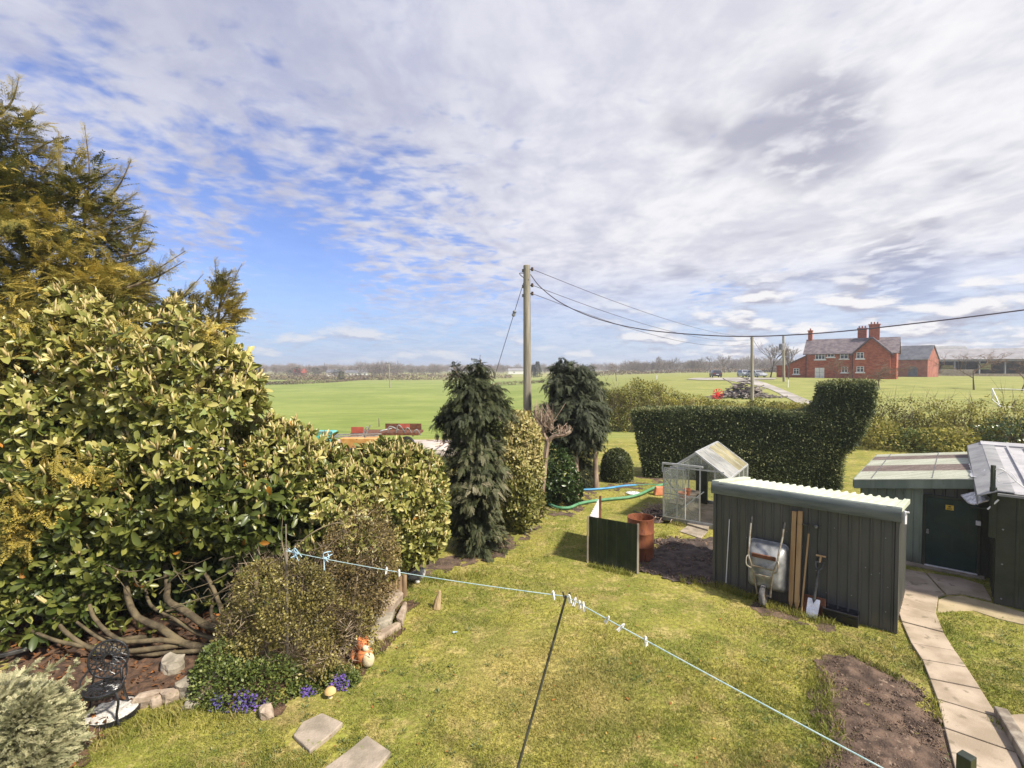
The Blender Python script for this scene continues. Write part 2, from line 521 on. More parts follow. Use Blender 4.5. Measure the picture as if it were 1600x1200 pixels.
M['sheet_white'] = mk('white_steel', (.62, .61, .62), (.74, .73, .74), 4, .5, bump=.05)
M['steel'] = mk('polished_steel', (.62, .60, .60), (.78, .76, .77), 9, .28, .8, bump=.1)
M['steel_dark'] = mk('dark_steel', (.06, .06, .06), (.13, .13, .125), 9, .4, .6, bump=.1)
M['alu'] = mk('aluminium', (.50, .51, .51), (.64, .65, .65), 6, .4, .45, bump=.05)
M['iron'] = mk('black_iron', (.010, .010, .011), (.022, .022, .024), 14, .32, .0, bump=.2, spec=.6, c3=(.05, .055, .05), spot=.7)
M['black_plastic'] = mk('black_plastic', (.012, .012, .014), (.025, .025, .028), 6, .4, bump=.05)
M['orange_pot'] = mk('terracotta', (.55, .19, .09), (.66, .27, .14), 5, .7, bump=.1)
M['white_plastic'] = mk('white_plastic', (.72, .71, .72), (.82, .81, .82), 9, .4, bump=.02)
M['white_paint'] = mk('white_paint', (.70, .69, .66), (.80, .79, .77), 3, .6, bump=.05)
M['hose_green'] = mk('green_hose', (.07, .22, .11), (.13, .30, .165), 4, .45, bump=.05)
M['hose_blue'] = mk('blue_pipe', (.03, .20, .44), (.10, .34, .58), 3, .4, bump=.03)
M['line'] = mk('clothes_line', (.38, .56, .57), (.58, .70, .70), 20, .5, bump=.0)
M['tie'] = mk('blue_twine', (.25, .45, .62), (.5, .65, .75), 20, .6, bump=.1)
M['cable'] = mk('overhead_cable', (.055, .045, .06), (.09, .08, .10), 2, .6, bump=.0)
M['porcelain'] = mk('brown_porcelain', (.05, .03, .025), (.08, .05, .04), 6, .25, bump=.0)
M['yellow_sign'] = mk('yellow_sign', (.66, .44, .05), (.74, .52, .08), 6, .5, bump=.0)
M['black_ink'] = mk('black_ink', (.02, .02, .02), None, 6, .5, bump=.0)
M['soil'] = mk('soil', (.055, .036, .026), (.15, .10, .07), 4.5, .95, bump=1.0, bscale=34, c3=(.24, .175, .125), spot=.60)
M['ash'] = mk('ash_soil', (.038, .027, .022), (.10, .075, .062), 4, .95, bump=.8, bscale=26, c3=(.19, .17, .17), spot=.66)
M['mulch'] = mk('mulch', (.045, .027, .018), (.13, .075, .045), 11, .95, bump=1.0, bscale=34, c3=(.23, .12, .055), spot=.64)
M['gravel'] = mk('pale_gravel', (.34, .29, .25), (.52, .46, .42), .5, .95, bump=.5, bscale=8, c3=(.24, .24, .10), spot=.62)
M['gravel_far'] = mk('drive_gravel', (.25, .23, .20), (.40, .37, .34), .3, .95, bump=.5, bscale=3, c3=(.24, .24, .09), spot=.58)
M['clod'] = mk('clods', (.07, .046, .033), (.20, .14, .10), 12, .95, bump=.5, bscale=40)
M['brick'] = mk('house_brick', (.27, .072, .04), (.43, .13, .066), 1.6, .9, bump=.3, bscale=8, stretch=(1, 1, 2.2), c3=(.48, .19, .11), spot=.6)
M['brick_pink'] = mk('outbuilding_brick', (.25, .09, .065), (.35, .14, .10), .9, .9, bump=.2, bscale=8)
M['slate'] = mk('slate_roof', (.105, .085, .095), (.20, .165, .17), 1.3, .7, bump=.3, bscale=7, stretch=(1, 1, 2), c3=(.07, .06, .07), spot=.58)
M['slate_blue'] = mk('blue_slate_roof', (.10, .105, .125), (.16, .165, .185), .9, .7, bump=.2, bscale=6)
M['barn_roof'] = mk('barn_sheet', (.21, .205, .215), (.28, .27, .285), .5, .7, bump=.2, bscale=3, stretch=(1, 1, .3))
M['barn_dark'] = mk('barn_inside', (.05, .05, .04), (.10, .095, .08), 1, .9, bump=.1)
M['bale'] = mk('yellow_green_bale', (.35, .36, .13), (.46, .45, .2), 2, .8, bump=.2)
M['window'] = mk('window_glass', (.03, .035, .045), (.06, .065, .075), .7, .12, bump=.0, spec=.7)
M['window_far'] = M['window']
M['car_dark'] = mk('dark_car_paint', (.07, .065, .07), (.09, .085, .09), 1, .25, .3, bump=0)
M['car_silver'] = mk('silver_car_paint', (.42, .44, .47), (.48, .5, .52), 1, .28, .4, bump=0)
M['lamp_red'] = mk('red_lamp', (.4, .02, .02), None, 1, .3, bump=0)
M['red_paint'] = mk('red_machine_paint', (.62, .03, .02), (.74, .06, .04), 2, .4, bump=.05)
M['red_worn'] = mk('worn_red_paint', (.30, .07, .05), (.45, .10, .06), 3, .7, bump=.2, c3=(.14, .07, .05))
M['orange_paint'] = mk('faded_orange_paint', (.60, .30, .09), (.72, .42, .17), 3, .6, bump=.1, c3=(.26, .11, .05))
M['teal'] = mk('teal_tank', (.10, .42, .38), (.18, .52, .47), 1.5, .4, bump=.03)
M['scrap'] = mk('scrap_timber', (.11, .09, .085), (.30, .26, .24), 2.5, .9, bump=.4, c3=(.42, .38, .35), spot=.62)
M['transformer'] = mk('transformer_grey', (.16, .16, .18), (.22, .22, .24), 3, .5, bump=.05)
M['ornament'] = mk('grey_ornament', (.40, .38, .35), (.62, .60, .56), 16, .85, bump=.4, c3=(.17, .16, .14), spot=.56)
M['orange_clay'] = mk('orange_clay', (.50, .14, .04), (.66, .24, .08), 12, .7, bump=.2)
M['cream_clay'] = mk('cream_clay', (.56, .46, .28), (.72, .62, .44), 10, .7, bump=.2)
M['stump'] = mk('peeled_stump', (.30, .21, .11), (.52, .41, .25), 7, .8, bump=.4, stretch=(1, 1, .2), c3=(.16, .11, .06))
M['toadstool'] = mk('toadstool_cap', (.52, .34, .13), (.64, .45, .2), 9, .7, bump=.2)


def weather(m, lo, hi, col, amt, scale=3.0):
    """mud splash and rain streaks low on a wall"""
    t = NT(m.node_tree); p = m.node_tree.nodes['Principled BSDF']; v = pos(t); sp_ = t.n('ShaderNodeSeparateXYZ'); t.l.new(v, sp_.inputs[0])
    src = p.inputs['Base Color'].links[0].from_socket
    band = t.mapr(t.math('ADD', sp_.outputs[2], t.math('MULTIPLY', t.noise(t.vmul(v, (1, 1, .25)), 5, 5, .7), -.55)), hi - .3, lo - .3)
    strk = t.math('MULTIPLY', t.mapr(t.noise(t.vmul(v, (1, 1, .05)), 6, 5, .65), .52, .72), .5)
    t.l.new(t.mix(t.math('MULTIPLY', t.math('MAXIMUM', band, strk), amt), src, c4(col)), p.inputs['Base Color'])


weather(M['shed_dark'], .02, .30, (.13, .115, .085), .75); weather(M['shed_black'], .02, .3, (.09, .085, .06), .7); weather(M['shed_green'], .02, .35, (.10, .10, .07), .8); weather(M['door_green'], .02, .3, (.05, .06, .05), .5); weather(M['sheet_green'], .02, .25, (.07, .075, .045), .7)


def glass_mat(name, col, tint_op, rough=.05):
    """thin greenhouse pane: mostly clear, partly a dirty film"""
    m, t, p = base_mat(name); v = objco(t)
    tr = t.n('ShaderNodeBsdfTransparent'); tr.inputs[0].default_value = (.93, .95, .94, 1)
    gl = t.n('ShaderNodeBsdfGlossy'); gl.inputs['Roughness'].default_value = rough
    lw = t.n('ShaderNodeFresnel'); lw.inputs[0].default_value = 1.45
    mx = t.n('ShaderNodeMixShader'); t.l.new(lw.outputs[0], mx.inputs[0]); t.l.new(tr.outputs[0], mx.inputs[1]); t.l.new(gl.outputs[0], mx.inputs[2])
    df = t.n('ShaderNodeBsdfDiffuse'); df.inputs[0].default_value = c4(col)
    tl = t.n('ShaderNodeBsdfTranslucent'); tl.inputs[0].default_value = c4(col)
    ad = t.n('ShaderNodeMixShader'); ad.inputs[0].default_value = .5; t.l.new(df.outputs[0], ad.inputs[1]); t.l.new(tl.outputs[0], ad.inputs[2])
    m2 = t.n('ShaderNodeMixShader')
    t.l.new(t.mapr(t.noise(v, 2.5, 5), .3, .75, tint_op * .6, min(1, tint_op * 1.4)), m2.inputs[0])
    t.l.new(mx.outputs[0], m2.inputs[1]); t.l.new(ad.outputs[0], m2.inputs[2])
    t.l.new(m2.outputs[0], m.node_tree.nodes['Material Output'].inputs[0])
    return m


M['glass'] = glass_mat('greenhouse_glass', (.62, .66, .60), .27)
M['glass_roof'] = glass_mat('limewashed_glass', (.62, .62, .60), .75)
M['glass_yellow'] = glass_mat('algae_glass', (.60, .54, .33), .82)


def lawn_color(t, v):
    big = t.noise(v, .33, 3); mid = t.noise(v, 1.1, 5, .6); fine = t.noise(v, 14, 4, .7)
    green, yel, straw, moss = c4((.185, .215, .034)), c4((.36, .335, .068)), c4((.48, .39, .15)), c4((.12, .155, .026))
    c = t.mix(t.mapr(t.math('ADD', t.math('MULTIPLY', big, .5), t.math('MULTIPLY', mid, .5)), .40, .60), green, yel)
    c = t.mix(t.math('MULTIPLY', t.mapr(t.noise(v, 2.3, 5, .7), .49, .64), .8), c, straw)
    c = t.mix(t.math('MULTIPLY', t.mapr(t.noise(v, .8, 4, .7), .53, .68), .75), c, moss)
    wc_ = G(850, 1060); dv = t.n('ShaderNodeVectorMath', operation='DISTANCE'); t.l.new(v, dv.inputs[0]); dv.inputs[1].default_value = (float(wc_[0]), float(wc_[1]), 0)
    worn = t.mapr(t.math('ADD', dv.outputs['Value'], t.math('MULTIPLY', t.noise(v, 1.2, 5, .65), 2.2)), 3.1, 1.1)
    c = t.mix(t.math('MULTIPLY', worn, .6), c, c4((.46, .35, .13)))
    hf = t.noise(v, 11, 6, .75)
    c = t.mix(t.math('MULTIPLY', t.mapr(hf, .52, .68), .5), c, c4((.52, .43, .19)))
    c = t.mix(t.math('MULTIPLY', t.mapr(hf, .47, .36), .55), c, c4((.105, .125, .018)))
    c = t.mix(t.math('MULTIPLY', t.mapr(t.noise(v, .6, 5, .7), .54, .70), .65), c, c4((.34, .245, .115)))
    return c, fine


def ground_material():
    m, t, p = base_mat('grass_ground'); v = pos(t)
    sep = t.n('ShaderNodeSeparateXYZ'); t.l.new(v, sep.inputs[0])
    lawn, fine = lawn_color(t, v)
    lawn = t.mix(t.mapr(fine, .35, .68, 0, .75), lawn, c4((.15, .125, .04)))
    n1 = t.noise(t.vmul(v, (1, 1.0, 1)), .045, 5, .6); n2 = t.noise(t.vmul(v, (.35, 1.3, 1)), .55, 6, .65); n3 = t.noise(t.vmul(v, (.5, 1.2, 1)), 3.0, 5, .7)
    field = t.mix(t.mapr(n1, .35, .65), c4((.165, .225, .045)), c4((.255, .30, .075)))
    field = t.mix(t.math('MULTIPLY', t.mapr(n2, .45, .68), .55), field, c4((.12, .155, .045)))
    field = t.mix(t.math('MULTIPLY', t.mapr(n3, .5, .72), .45), field, c4((.29, .27, .09)))
    n4 = t.noise(t.vmul(v, (.28, 1.0, 1), (0, 0, R(4))), 1.6, 5, .7)
    field = t.mix(t.math('MULTIPLY', t.mapr(n4, .50, .66), .5), field, c4((.30, .30, .11)))
    field = t.mix(t.math('MULTIPLY', t.mapr(n4, .48, .34), .5), field, c4((.11, .15, .045)))
    right = t.mapr(t.math('DIVIDE', sep.outputs[0], t.math('MAXIMUM', sep.outputs[1], 1.0)), .02, .30)
    rightc = t.mix(t.mapr(n2, .35, .65), c4((.19, .215, .06)), c4((.29, .285, .095)))
    field = t.mix(right, field, rightc)
    far = t.mapr(sep.outputs[1], 230, 420)
    field = t.mix(far, field, t.mix(t.mapr(t.noise(t.vmul(v, (.3, 1, 1)), .012, 3), .42, .55), c4((.24, .27, .07)), c4((.33, .30, .13))))
    edge = t.math('ADD', sep.outputs[1], t.math('MULTIPLY', t.noise(v, .6, 3), 3.0))
    t.set(p.inputs['Base Color'], t.mix(t.mapr(edge, 30.5, 33.5), lawn, field))
    p.inputs['Roughness'].default_value = .95; p.inputs['Specular IOR Level'].default_value = .15
    hsum = t.math('ADD', t.math('MULTIPLY', n3, .6), fine)
    t.l.new(t.bump(hsum, .5, .06), p.inputs['Normal'])
    return m


def blade_material():
    m, t, p = base_mat('grass_blades'); v = pos(t)
    c, fine = lawn_color(t, v)
    a = t.n('ShaderNodeAttribute', attribute_name='tint')
    c = t.mix(t.mapr(a.outputs['Fac'], .0, 1.0, 0, .5), c, c4((.10, .14, .015)))
    c = t.mix(t.mapr(a.outputs['Fac'], .80, 1.0, 0, .8), c, c4((.5, .43, .19)))
    t.set(p.inputs['Base Color'], c); p.inputs['Roughness'].default_value = .7; p.inputs['Specular IOR Level'].default_value = .25
    tr = t.n('ShaderNodeBsdfTranslucent'); t.set(tr.inputs[0], c)
    mx = t.n('ShaderNodeMixShader'); mx.inputs[0].default_value = .35
    t.l.new(p.outputs[0], mx.inputs[1]); t.l.new(tr.outputs[0], mx.inputs[2])
    t.l.new(mx.outputs[0], m.node_tree.nodes['Material Output'].inputs[0])
    return m


M['ground'] = ground_material()
M['blade'] = blade_material()
# ================================================================ camera, sun, sky
cam_d = bpy.data.cameras.new('camera'); cam = bpy.data.objects.new('camera', cam_d); COL.objects.link(cam)
cam_d.sensor_width = 36; cam_d.lens = 18.0; cam_d.clip_end = 12000; cam_d.clip_start = .05
cam.location = (0, 0, H); cam.rotation_euler = (math.pi / 2 - PIT, 0, 0); SC.camera = cam
SUN_AZ, SUN_EL = R(124), R(47)          # azimuth measured from straight ahead to the right
sd = V(math.sin(SUN_AZ) * math.cos(SUN_EL), math.cos(SUN_AZ) * math.cos(SUN_EL), math.sin(SUN_EL))
sl = bpy.data.lights.new('sun', 'SUN'); sl.energy = 4.1; sl.angle = R(4.0); sl.color = (1.0, .92, .79)
so = bpy.data.objects.new('sun', sl); COL.objects.link(so)
so.rotation_euler = Vector(-sd).to_track_quat('-Z', 'Y').to_euler(); so.location = (20, -20, 30)
EXPO, SKYS = .92, .12
SC.view_settings.view_transform = 'Standard'; SC.view_settings.look = 'None'; SC.view_settings.gamma = 1; SC.view_settings.exposure = EXPO
SC.cycles.max_bounces = 7; SC.cycles.transparent_max_bounces = 16; SC.cycles.use_denoising = True
SC.cycles.sample_clamp_indirect = 6

wd = bpy.data.worlds.new('World'); SC.world = wd; wd.use_nodes = True
w = NT(wd.node_tree); bg = wd.node_tree.nodes['Background']
sky = w.n('ShaderNodeTexSky', sky_type='NISHITA'); sky.sun_disc = False
sky.sun_elevation = SUN_EL; sky.sun_rotation = SUN_AZ; sky.air_density = 1.0; sky.dust_density = .6; sky.ozone_density = 2.0
co = w.n('ShaderNodeTexCoord').outputs['Generated']
sp = w.n('ShaderNodeSeparateXYZ'); w.l.new(co, sp.inputs[0]); X_, Y_, Z_ = sp.outputs
zc = w.math('MAXIMUM', Z_, 0.0)
den = w.math('ADD', zc, .07)
cb = w.n('ShaderNodeCombineXYZ'); w.l.new(w.math('DIVIDE', X_, den), cb.inputs[0]); w.l.new(w.math('DIVIDE', Y_, den), cb.inputs[1])
uv = cb.outputs[0]


def dotdir(px, py):
    d = unit(ray(px, py)); o = w.n('ShaderNodeVectorMath', operation='DOT_PRODUCT'); w.l.new(co, o.inputs[0]); o.inputs[1].default_value = d
    return o.outputs['Value']


# clear-sky regions (more blue) and thick regions
def lobe(px, py, a, b):
    return w.mapr(dotdir(px, py), math.cos(R(a)), math.cos(R(b)))


def skc(r, g, b):
    """sky radiance that shows as this colour at the scene's exposure"""
    f = lambda c: ((c / 255 + .055) / 1.055) ** 2.4 / (2 ** EXPO * SKYS)
    return (f(r), f(g), f(b), 1)


def total(*q):
    o = q[0]
    for x in q[1:]: o = w.math('ADD', o, x)
    return o


def times(a, b): return w.math('MULTIPLY', a, b)


blue = total(times(lobe(310, 420, 15, 3), .085), times(lobe(540, 390, 12, 2), .05), times(lobe(480, 440, 8, 1), .05), times(lobe(730, 400, 13, 2), .045), times(lobe(800, 140, 8, 1), .055), times(lobe(700, 250, 9, 1), .04), times(lobe(860, 270, 7, 1), .035), times(lobe(1100, 486, 6, 1), .09), times(lobe(90, 200, 16, 4), .02), times(lobe(560, 215, 6, 1), .04))
thick = total(times(lobe(1350, 120, 48, 12), .12), times(lobe(640, 20, 26, 8), .05), times(lobe(960, 380, 14, 3), .05))
rotz = (0, 0, R(8))
warp = w.n('ShaderNodeTexNoise'); w.l.new(uv, warp.inputs['Vector']); warp.inputs['Scale'].default_value = 1.3; warp.inputs['Detail'].default_value = 3
wv = w.n('ShaderNodeVectorMath', operation='MULTIPLY_ADD'); w.l.new(warp.outputs['Color'], wv.inputs[0]); wv.inputs[1].default_value = (.30, .30, 0); w.l.new(uv, wv.inputs[2]); uvw = wv.outputs[0]
bands = w.noise(w.vmul(uvw, (1.25, .62, 1), rotz), 1.15, 4, .55, .2)
puffs = w.noise(w.vmul(uvw, (1.2, .95, 1), rotz), 4.2, 5, .52, .2)
fine = w.noise(w.vmul(uvw, (1.1, 1.25, 1), rotz), 9.0, 4, .5, .1)
d0 = total(times(bands, .36), times(puffs, .36), times(fine, .28))
d0 = w.math('SUBTRACT', w.math('ADD', d0, thick), blue)
cover = w.mapr(d0, .375, .53, .16, 1.0)
shade = w.noise(w.vmul(uvw, (1.1, .6, 1), rotz), 1.7, 5, .58, .4)
shade2 = w.noise(w.vmul(uvw, (1.2, .9, 1), rotz), 5.0, 6, .6)
lit = w.mapr(total(times(shade, .55), times(shade2, .45)), .36, .63)
sunw = w.mapr(dotdir(1850, 120), math.cos(R(72)), math.cos(R(8)))
cg = w.mix(lit, skc(182, 187, 216), skc(221, 223, 238))
cg = w.mix(sunw, cg, w.mix(lit, skc(220, 220, 231), skc(250, 249, 252)))
dkn = w.noise(w.vmul(uvw, (.9, .75, 1), (0, 0, R(-25))), 1.5, 4, .5)
cg = w.mix(times(w.math('MAXIMUM', times(w.mapr(dkn, .54, .68), w.mapr(dotdir(1380, 300), math.cos(R(32)), math.cos(R(8)))), times(w.mapr(puffs, .36, .56), w.math('MAXIMUM', lobe(1265, 200, 7, 1), lobe(1400, 430, 5, 1)))), .85), cg, skc(172, 173, 192))
cg = w.mix(times(lobe(480, 40, 24, 6), w.math('MULTIPLY', w.mapr(bands, .4, .6), .5)), cg, skc(180, 183, 205))
# low cumulus along the horizon
el = w.math('DIVIDE', Z_, w.math('SQRT', total(times(X_, X_), times(Y_, Y_))))
az = w.math('ARCTAN2', X_, Y_)
def cumulus(dz, scale, det):
    cl = w.n('ShaderNodeCombineXYZ'); w.l.new(az, cl.inputs[0]); w.l.new(w.math('ADD', times(el, 3.2), dz), cl.inputs[1]); return w.noise(cl.outputs[0], scale, det, .56, .1)
cun, cun2 = cumulus(0, 8.0, 8), cumulus(.045, 8.0, 4)
rightw = w.mapr(X_, -.1, .45)
lowband = times(w.math('MAXIMUM', w.mapr(el, .12, .06), times(rightw, w.mapr(el, .20, .12))), w.mapr(el, .004, .03))
cm = times(w.mapr(w.math('ADD', cun, times(rightw, .055)), .505, .63), lowband)
topl = w.mapr(w.math('SUBTRACT', cun, cun2), -.05, .07)
ccol = w.mix(rightw, w.mix(topl, skc(186, 194, 218), skc(226, 230, 240)), w.mix(topl, skc(184, 186, 204), skc(250, 248, 250)))
hz = w.mapr(el, .22, .0)
cover = times(cover, w.mapr(el, .05, .22, .45, 1.0))
tint = w.n('ShaderNodeMix', data_type='RGBA', blend_type='MULTIPLY'); tint.inputs['Factor'].default_value = 1; w.l.new(sky.outputs[0], tint.inputs[6]); tint.inputs[7].default_value = (.46, .53, .80, 1)
skyc = w.mix(times(hz, .8), tint.outputs[2], skc(178, 205, 238))
skyc = w.mix(cover, skyc, cg)
skyc = w.mix(cm, skyc, ccol)
w.l.new(skyc, bg.inputs[0]); bg.inputs[1].default_value = SKYS

# ================================================================ thin air that pales the far woods
hzm = bpy.data.materials.new('haze_air'); hzm.use_nodes = True; hn_ = hzm.node_tree
hn_.nodes.remove(hn_.nodes['Principled BSDF']); pv_ = hn_.nodes.new('ShaderNodeVolumePrincipled'); pv_.inputs['Color'].default_value = (.86, .89, .95, 1); pv_.inputs['Density'].default_value = .0006; pv_.inputs['Anisotropy'].default_value = .2
hn_.links.new(pv_.outputs[0], hn_.nodes['Material Output'].inputs['Volume'])
hb_ = MB(); hb_.obox((-7000, -60, -7), (14000, 0, 0), (0, 2700, 0), (0, 0, 22)); tag(hb_.build('haze', hzm), 'thin pale haze over the fields', kind='stuff')
# ================================================================ the ground sheet
ys = np.concatenate([np.arange(-30, 4, 3.0), np.arange(4, 34, .4), 34 * (2600 / 34) ** (np.linspace(0, 1, 130))])
s_ = np.linspace(-2.5, 2.5, 141)
gx = s_[None, :] * np.maximum(ys + 8, 14)[:, None]; gy = np.repeat(ys[:, None], len(s_), 1)
gz = terrain(gx, gy)
gv = np.stack([gx, gy, gz], 2).reshape(-1, 3)
ni, nj = gx.shape; ii, jj = np.meshgrid(np.arange(ni - 1), np.arange(nj - 1), indexing='ij'); a0 = ii * nj + jj
gf = np.stack([a0, a0 + 1, a0 + nj + 1, a0 + nj], 2).reshape(-1, 4)
tag(np_mesh('ground', gv, gf, M['ground'], smooth=True), 'grass lawn and wide green pasture running out to the horizon', kind='structure')


def patch(name, poly, mat, res=.06, amp=.02, lift=.012, seed=1, rag=.06, crown=.018, kind='structure', label=None):
    """soil-like sheet with a ragged edge, lying a little above the lawn"""
    poly = np.array([p[:2] for p in poly]); lo, hi = poly.min(0) - .2, poly.max(0) + .2
    xs = np.arange(lo[0], hi[0], res); yy = np.arange(lo[1], hi[1], res)
    X, Y = np.meshgrid(xs, yy, indexing='ij'); n = SNoise(seed, 5.0); n2 = SNoise(seed + 3, 16.0); n3 = SNoise(seed + 5, 40.0)
    P = np.stack([X, Y, np.zeros_like(X)], 2).reshape(-1, 3)
    jit = np.stack([n(P * 1.3 + 7), n(P * 1.3 - 9)], 1) * rag + np.stack([n2(P + 3), n2(P - 5)], 1) * rag * .6
    ins = in_poly(P[:, 0] + jit[:, 0], P[:, 1] + jit[:, 1], poly)
    dist = np.full(len(P), 1e9)
    for i in range(len(poly)):
        a, b = poly[i], poly[(i + 1) % len(poly)]; ab = b - a
        t = np.clip(((P[:, :2] - a) @ ab) / (ab @ ab + 1e-9), 0, 1)
        dist = np.minimum(dist, np.linalg.norm(P[:, :2] - a - t[:, None] * ab, axis=1))
    z = terrain(P[:, 0], P[:, 1]) + lift + (crown + amp * (n(P) * .5 + n2(P) * .45 + n3(P) * .3)) * np.clip(dist / .2, 0, 1)
    vv = np.column_stack([P[:, :2], z]); nI, nJ = X.shape
    ii, jj = np.meshgrid(np.arange(nI - 1), np.arange(nJ - 1), indexing='ij'); a0 = (ii * nJ + jj).ravel()
    ff = np.stack([a0, a0 + nJ, a0 + nJ + 1, a0 + 1], 1)
    ff = ff[ins[ff].sum(1) >= 3]
    used, inv = np.unique(ff, return_inverse=True)
    o = np_mesh(name, vv[used], inv.reshape(-1, 4), mat, smooth=True)
    return tag(o, label, kind=kind)


def clods(name, poly, n, size, mat, seed, label, zoff=.02):
    r = np.random.default_rng(seed); poly = np.array([p[:2] for p in poly]); lo, hi = poly.min(0), poly.max(0)
    P = r.uniform(lo, hi, (n * 3, 2)); P = P[in_poly(P[:, 0], P[:, 1], poly)][:n]
    tv = np.array([(1, 0, 0), (0, 1, 0), (-1, 0, 0), (0, -1, 0), (0, 0, .7), (0, 0, -.5)], float); tf = np.array([(0, 1, 4), (1, 2, 4), (2, 3, 4), (3, 0, 4), (1, 0, 5), (2, 1, 5), (3, 2, 5), (0, 3, 5)])
    k = len(P); S = size * r.lognormal(0, .55, (k, 1)) * r.uniform(.6, 1.3, (k, 3))
    pz = terrain(P[:, 0], P[:, 1]) + zoff
    vv, ff, tt = scatter_arrays(tv, tf, np.column_stack([P, pz]), frames(rdir(k, r), rdir(k, r)), S, r.random(k))
    return tag(np_mesh(name, vv, ff, mat, tint=tt), label, kind='stuff')


# --- bed of turned soil beside the path
BED = [G(*p) for p in [(1272, 1046), (1322, 1022), (1392, 1052), (1440, 1072), (1456, 1090), (1470, 1135), (1497, 1260), (1300, 1260), (1288, 1180), (1274, 1120)]]
patch('soil_bed', BED, M['soil'], .025, .02, .012, 3, .06, .02)
clods('soil_crumbs', BED, 9000, .006, M['clod'], 4, 'loose crumbs of dry soil on the vegetable bed', .03)
ASH = [G(*p) for p in [(985, 893), (1010, 870), (1024, 846), (1046, 838), (1085, 846), (1130, 850), (1150, 890), (1135, 922), (1080, 912), (1030, 900)]]
patch('burnt_ground', ASH, M['ash'], .045, .03, .012, 9, .1, .03)
clods('ash_crumbs', ASH, 1500, .016, M['clod'], 14, 'crumbs of soil and cinder around the rusty drum', .04)
MUL = [G(*p) for p in [(-60, 960), (60, 930), (180, 915), (400, 915), (410, 1000), (360, 1060), (330, 1082), (300, 1088), (262, 1085), (215, 1110), (165, 1150), (120, 1210), (-60, 1230)]]
patch('mulch_bed', MUL, M['mulch'], .045, .035, .012, 19, .08, .035)  # mulch bed, its back part extended to stand in for shade behind the stems
SOIL2 = [G(*p) for p in [(600, 900), (690, 868), (720, 858), (800, 836), (836, 815), (846, 820), (810, 846), (790, 868), (745, 884), (690, 893), (650, 905)]]
patch('hedge_foot_soil', SOIL2, M['soil'], .05, .012, .004, 23, .12, .0)
SOIL3 = [G(*p) for p in [(848, 800), (900, 772), (1000, 748), (1040, 742), (1045, 752), (990, 762), (950, 768), (905, 792), (868, 812)]]
patch('conifer_foot_soil', SOIL3, M['soil'], .06, .012, .004, 29, .15, .0)
BARE = [G(*p) for p in [(1175, 925), (1215, 938), (1262, 962), (1300, 972), (1290, 985), (1225, 972), (1165, 945)]]
patch('worn_soil', BARE, M['soil'], .04, .008, .003, 31, .10, .0)
RK = [G(*p) for p in [(330, 1085), (400, 1020), (520, 1000), (575, 1010), (600, 985), (640, 930), (645, 940), (612, 998), (578, 1040), (530, 1078), (420, 1108), (345, 1120)]]
patch('rockery_soil', RK, M['mulch'], .035, .016, .006, 37, .07, .006)
RED = [G(*p) for p in [(140, 1150), (215, 1112), (320, 1092), (420, 1118), (380, 1135), (230, 1160), (150, 1185)]]

# --- concrete path, slab by slab with open joints
L_ = [(1395, 893), (1400, 945), (1409, 974), (1424, 1008), (1441, 1034), (1453, 1064), (1465, 1096), (1476, 1141), (1494, 1212), (1515, 1300)]
R_ = [(1466, 934), (1462, 961), (1474, 991), (1492, 1020), (1510, 1046), (1532, 1080), (1560, 1125), (1588, 1180), (1606, 1228), (1650, 1310)]
pth = MB()
nz_r = np.random.default_rng(8)
for i in range(len(L_) - 1):
    a, b, c, d = G(*L_[i]), G(*R_[i]), G(*R_[i + 1]), G(*L_[i + 1])
    g = .012
    def sh(p, q): return p + unit(q - p) * g
    a, d, b, c = sh(a, d), sh(d, a), sh(b, c), sh(c, b)
    z = V(0, 0, .035 + nz_r.uniform(-.006, .006)); dn = V(0, 0, -.12)
    pth.hexa([a + dn, b + dn, c + dn, d + dn, a + z, b + z, c + z, d + z])
# curved upper slabs in front of the door
up1 = [(1397, 888), (1445, 897), (1476, 931), (1464, 935), (1397, 911)]
up2 = [(1448, 897), (1500, 905), (1536, 916), (1550, 940), (1502, 929), (1478, 930)]
for q in (up1, up2):
    gp = [G(*p) for p in q]; pth.prism([(p[0], p[1]) for p in gp], V(0, 0, -.1), V(1, 0, 0), V(0, 1, 0), V(0, 0, .132))
tag(pth.build('path', M['concrete'], bevel=.008), 'curving path of pale concrete slabs with dark joints', kind='structure')
AP = [(1466, 938), (1480, 933), (1502, 932), (1550, 944), (1600, 958), (1660, 972), (1660, 990), (1560, 968), (1520, 955), (1480, 957), (1464, 959)]
ap = MB(); gp = [G(*p) for p in AP]; ap.prism([(p[0], p[1]) for p in gp], V(0, 0, -.1), V(1, 0, 0), V(0, 1, 0), V(0, 0, .118))
tag(ap.build('sandy_path', M['concrete_sand'], bevel=.01), 'sandy yellow patch of mossy concrete beside the path', kind='structure')
# strip of concrete plinth under the green shed
PATHS = [[G(*p) for p in L_] + [G(*p) for p in R_[::-1]], [G(*p) for p in up1], [G(*p) for p in up2], [G(*p) for p in AP]]

# --- track and drive further off
def ribbon(name, left, right, mat, dz, label, n=40):
    Lc, Rc = curve_pts(left, n), curve_pts(right, n); m = min(len(Lc), len(Rc)); vv = []; k = 9
    for a, b in zip(Lc[:m], Rc[:m]):
        for j in range(k):
            p = a + (b - a) * j / (k - 1); vv.append((p[0], p[1], float(terrain(p[0], p[1])) + dz))
    a0 = (np.arange(m - 1)[:, None] * k + np.arange(k - 1)[None]).ravel(); ff = np.stack([a0, a0 + 1, a0 + k + 1, a0 + k], 1)
    return tag(np_mesh(name, np.array(vv), ff, mat, smooth=True), label, kind='structure')


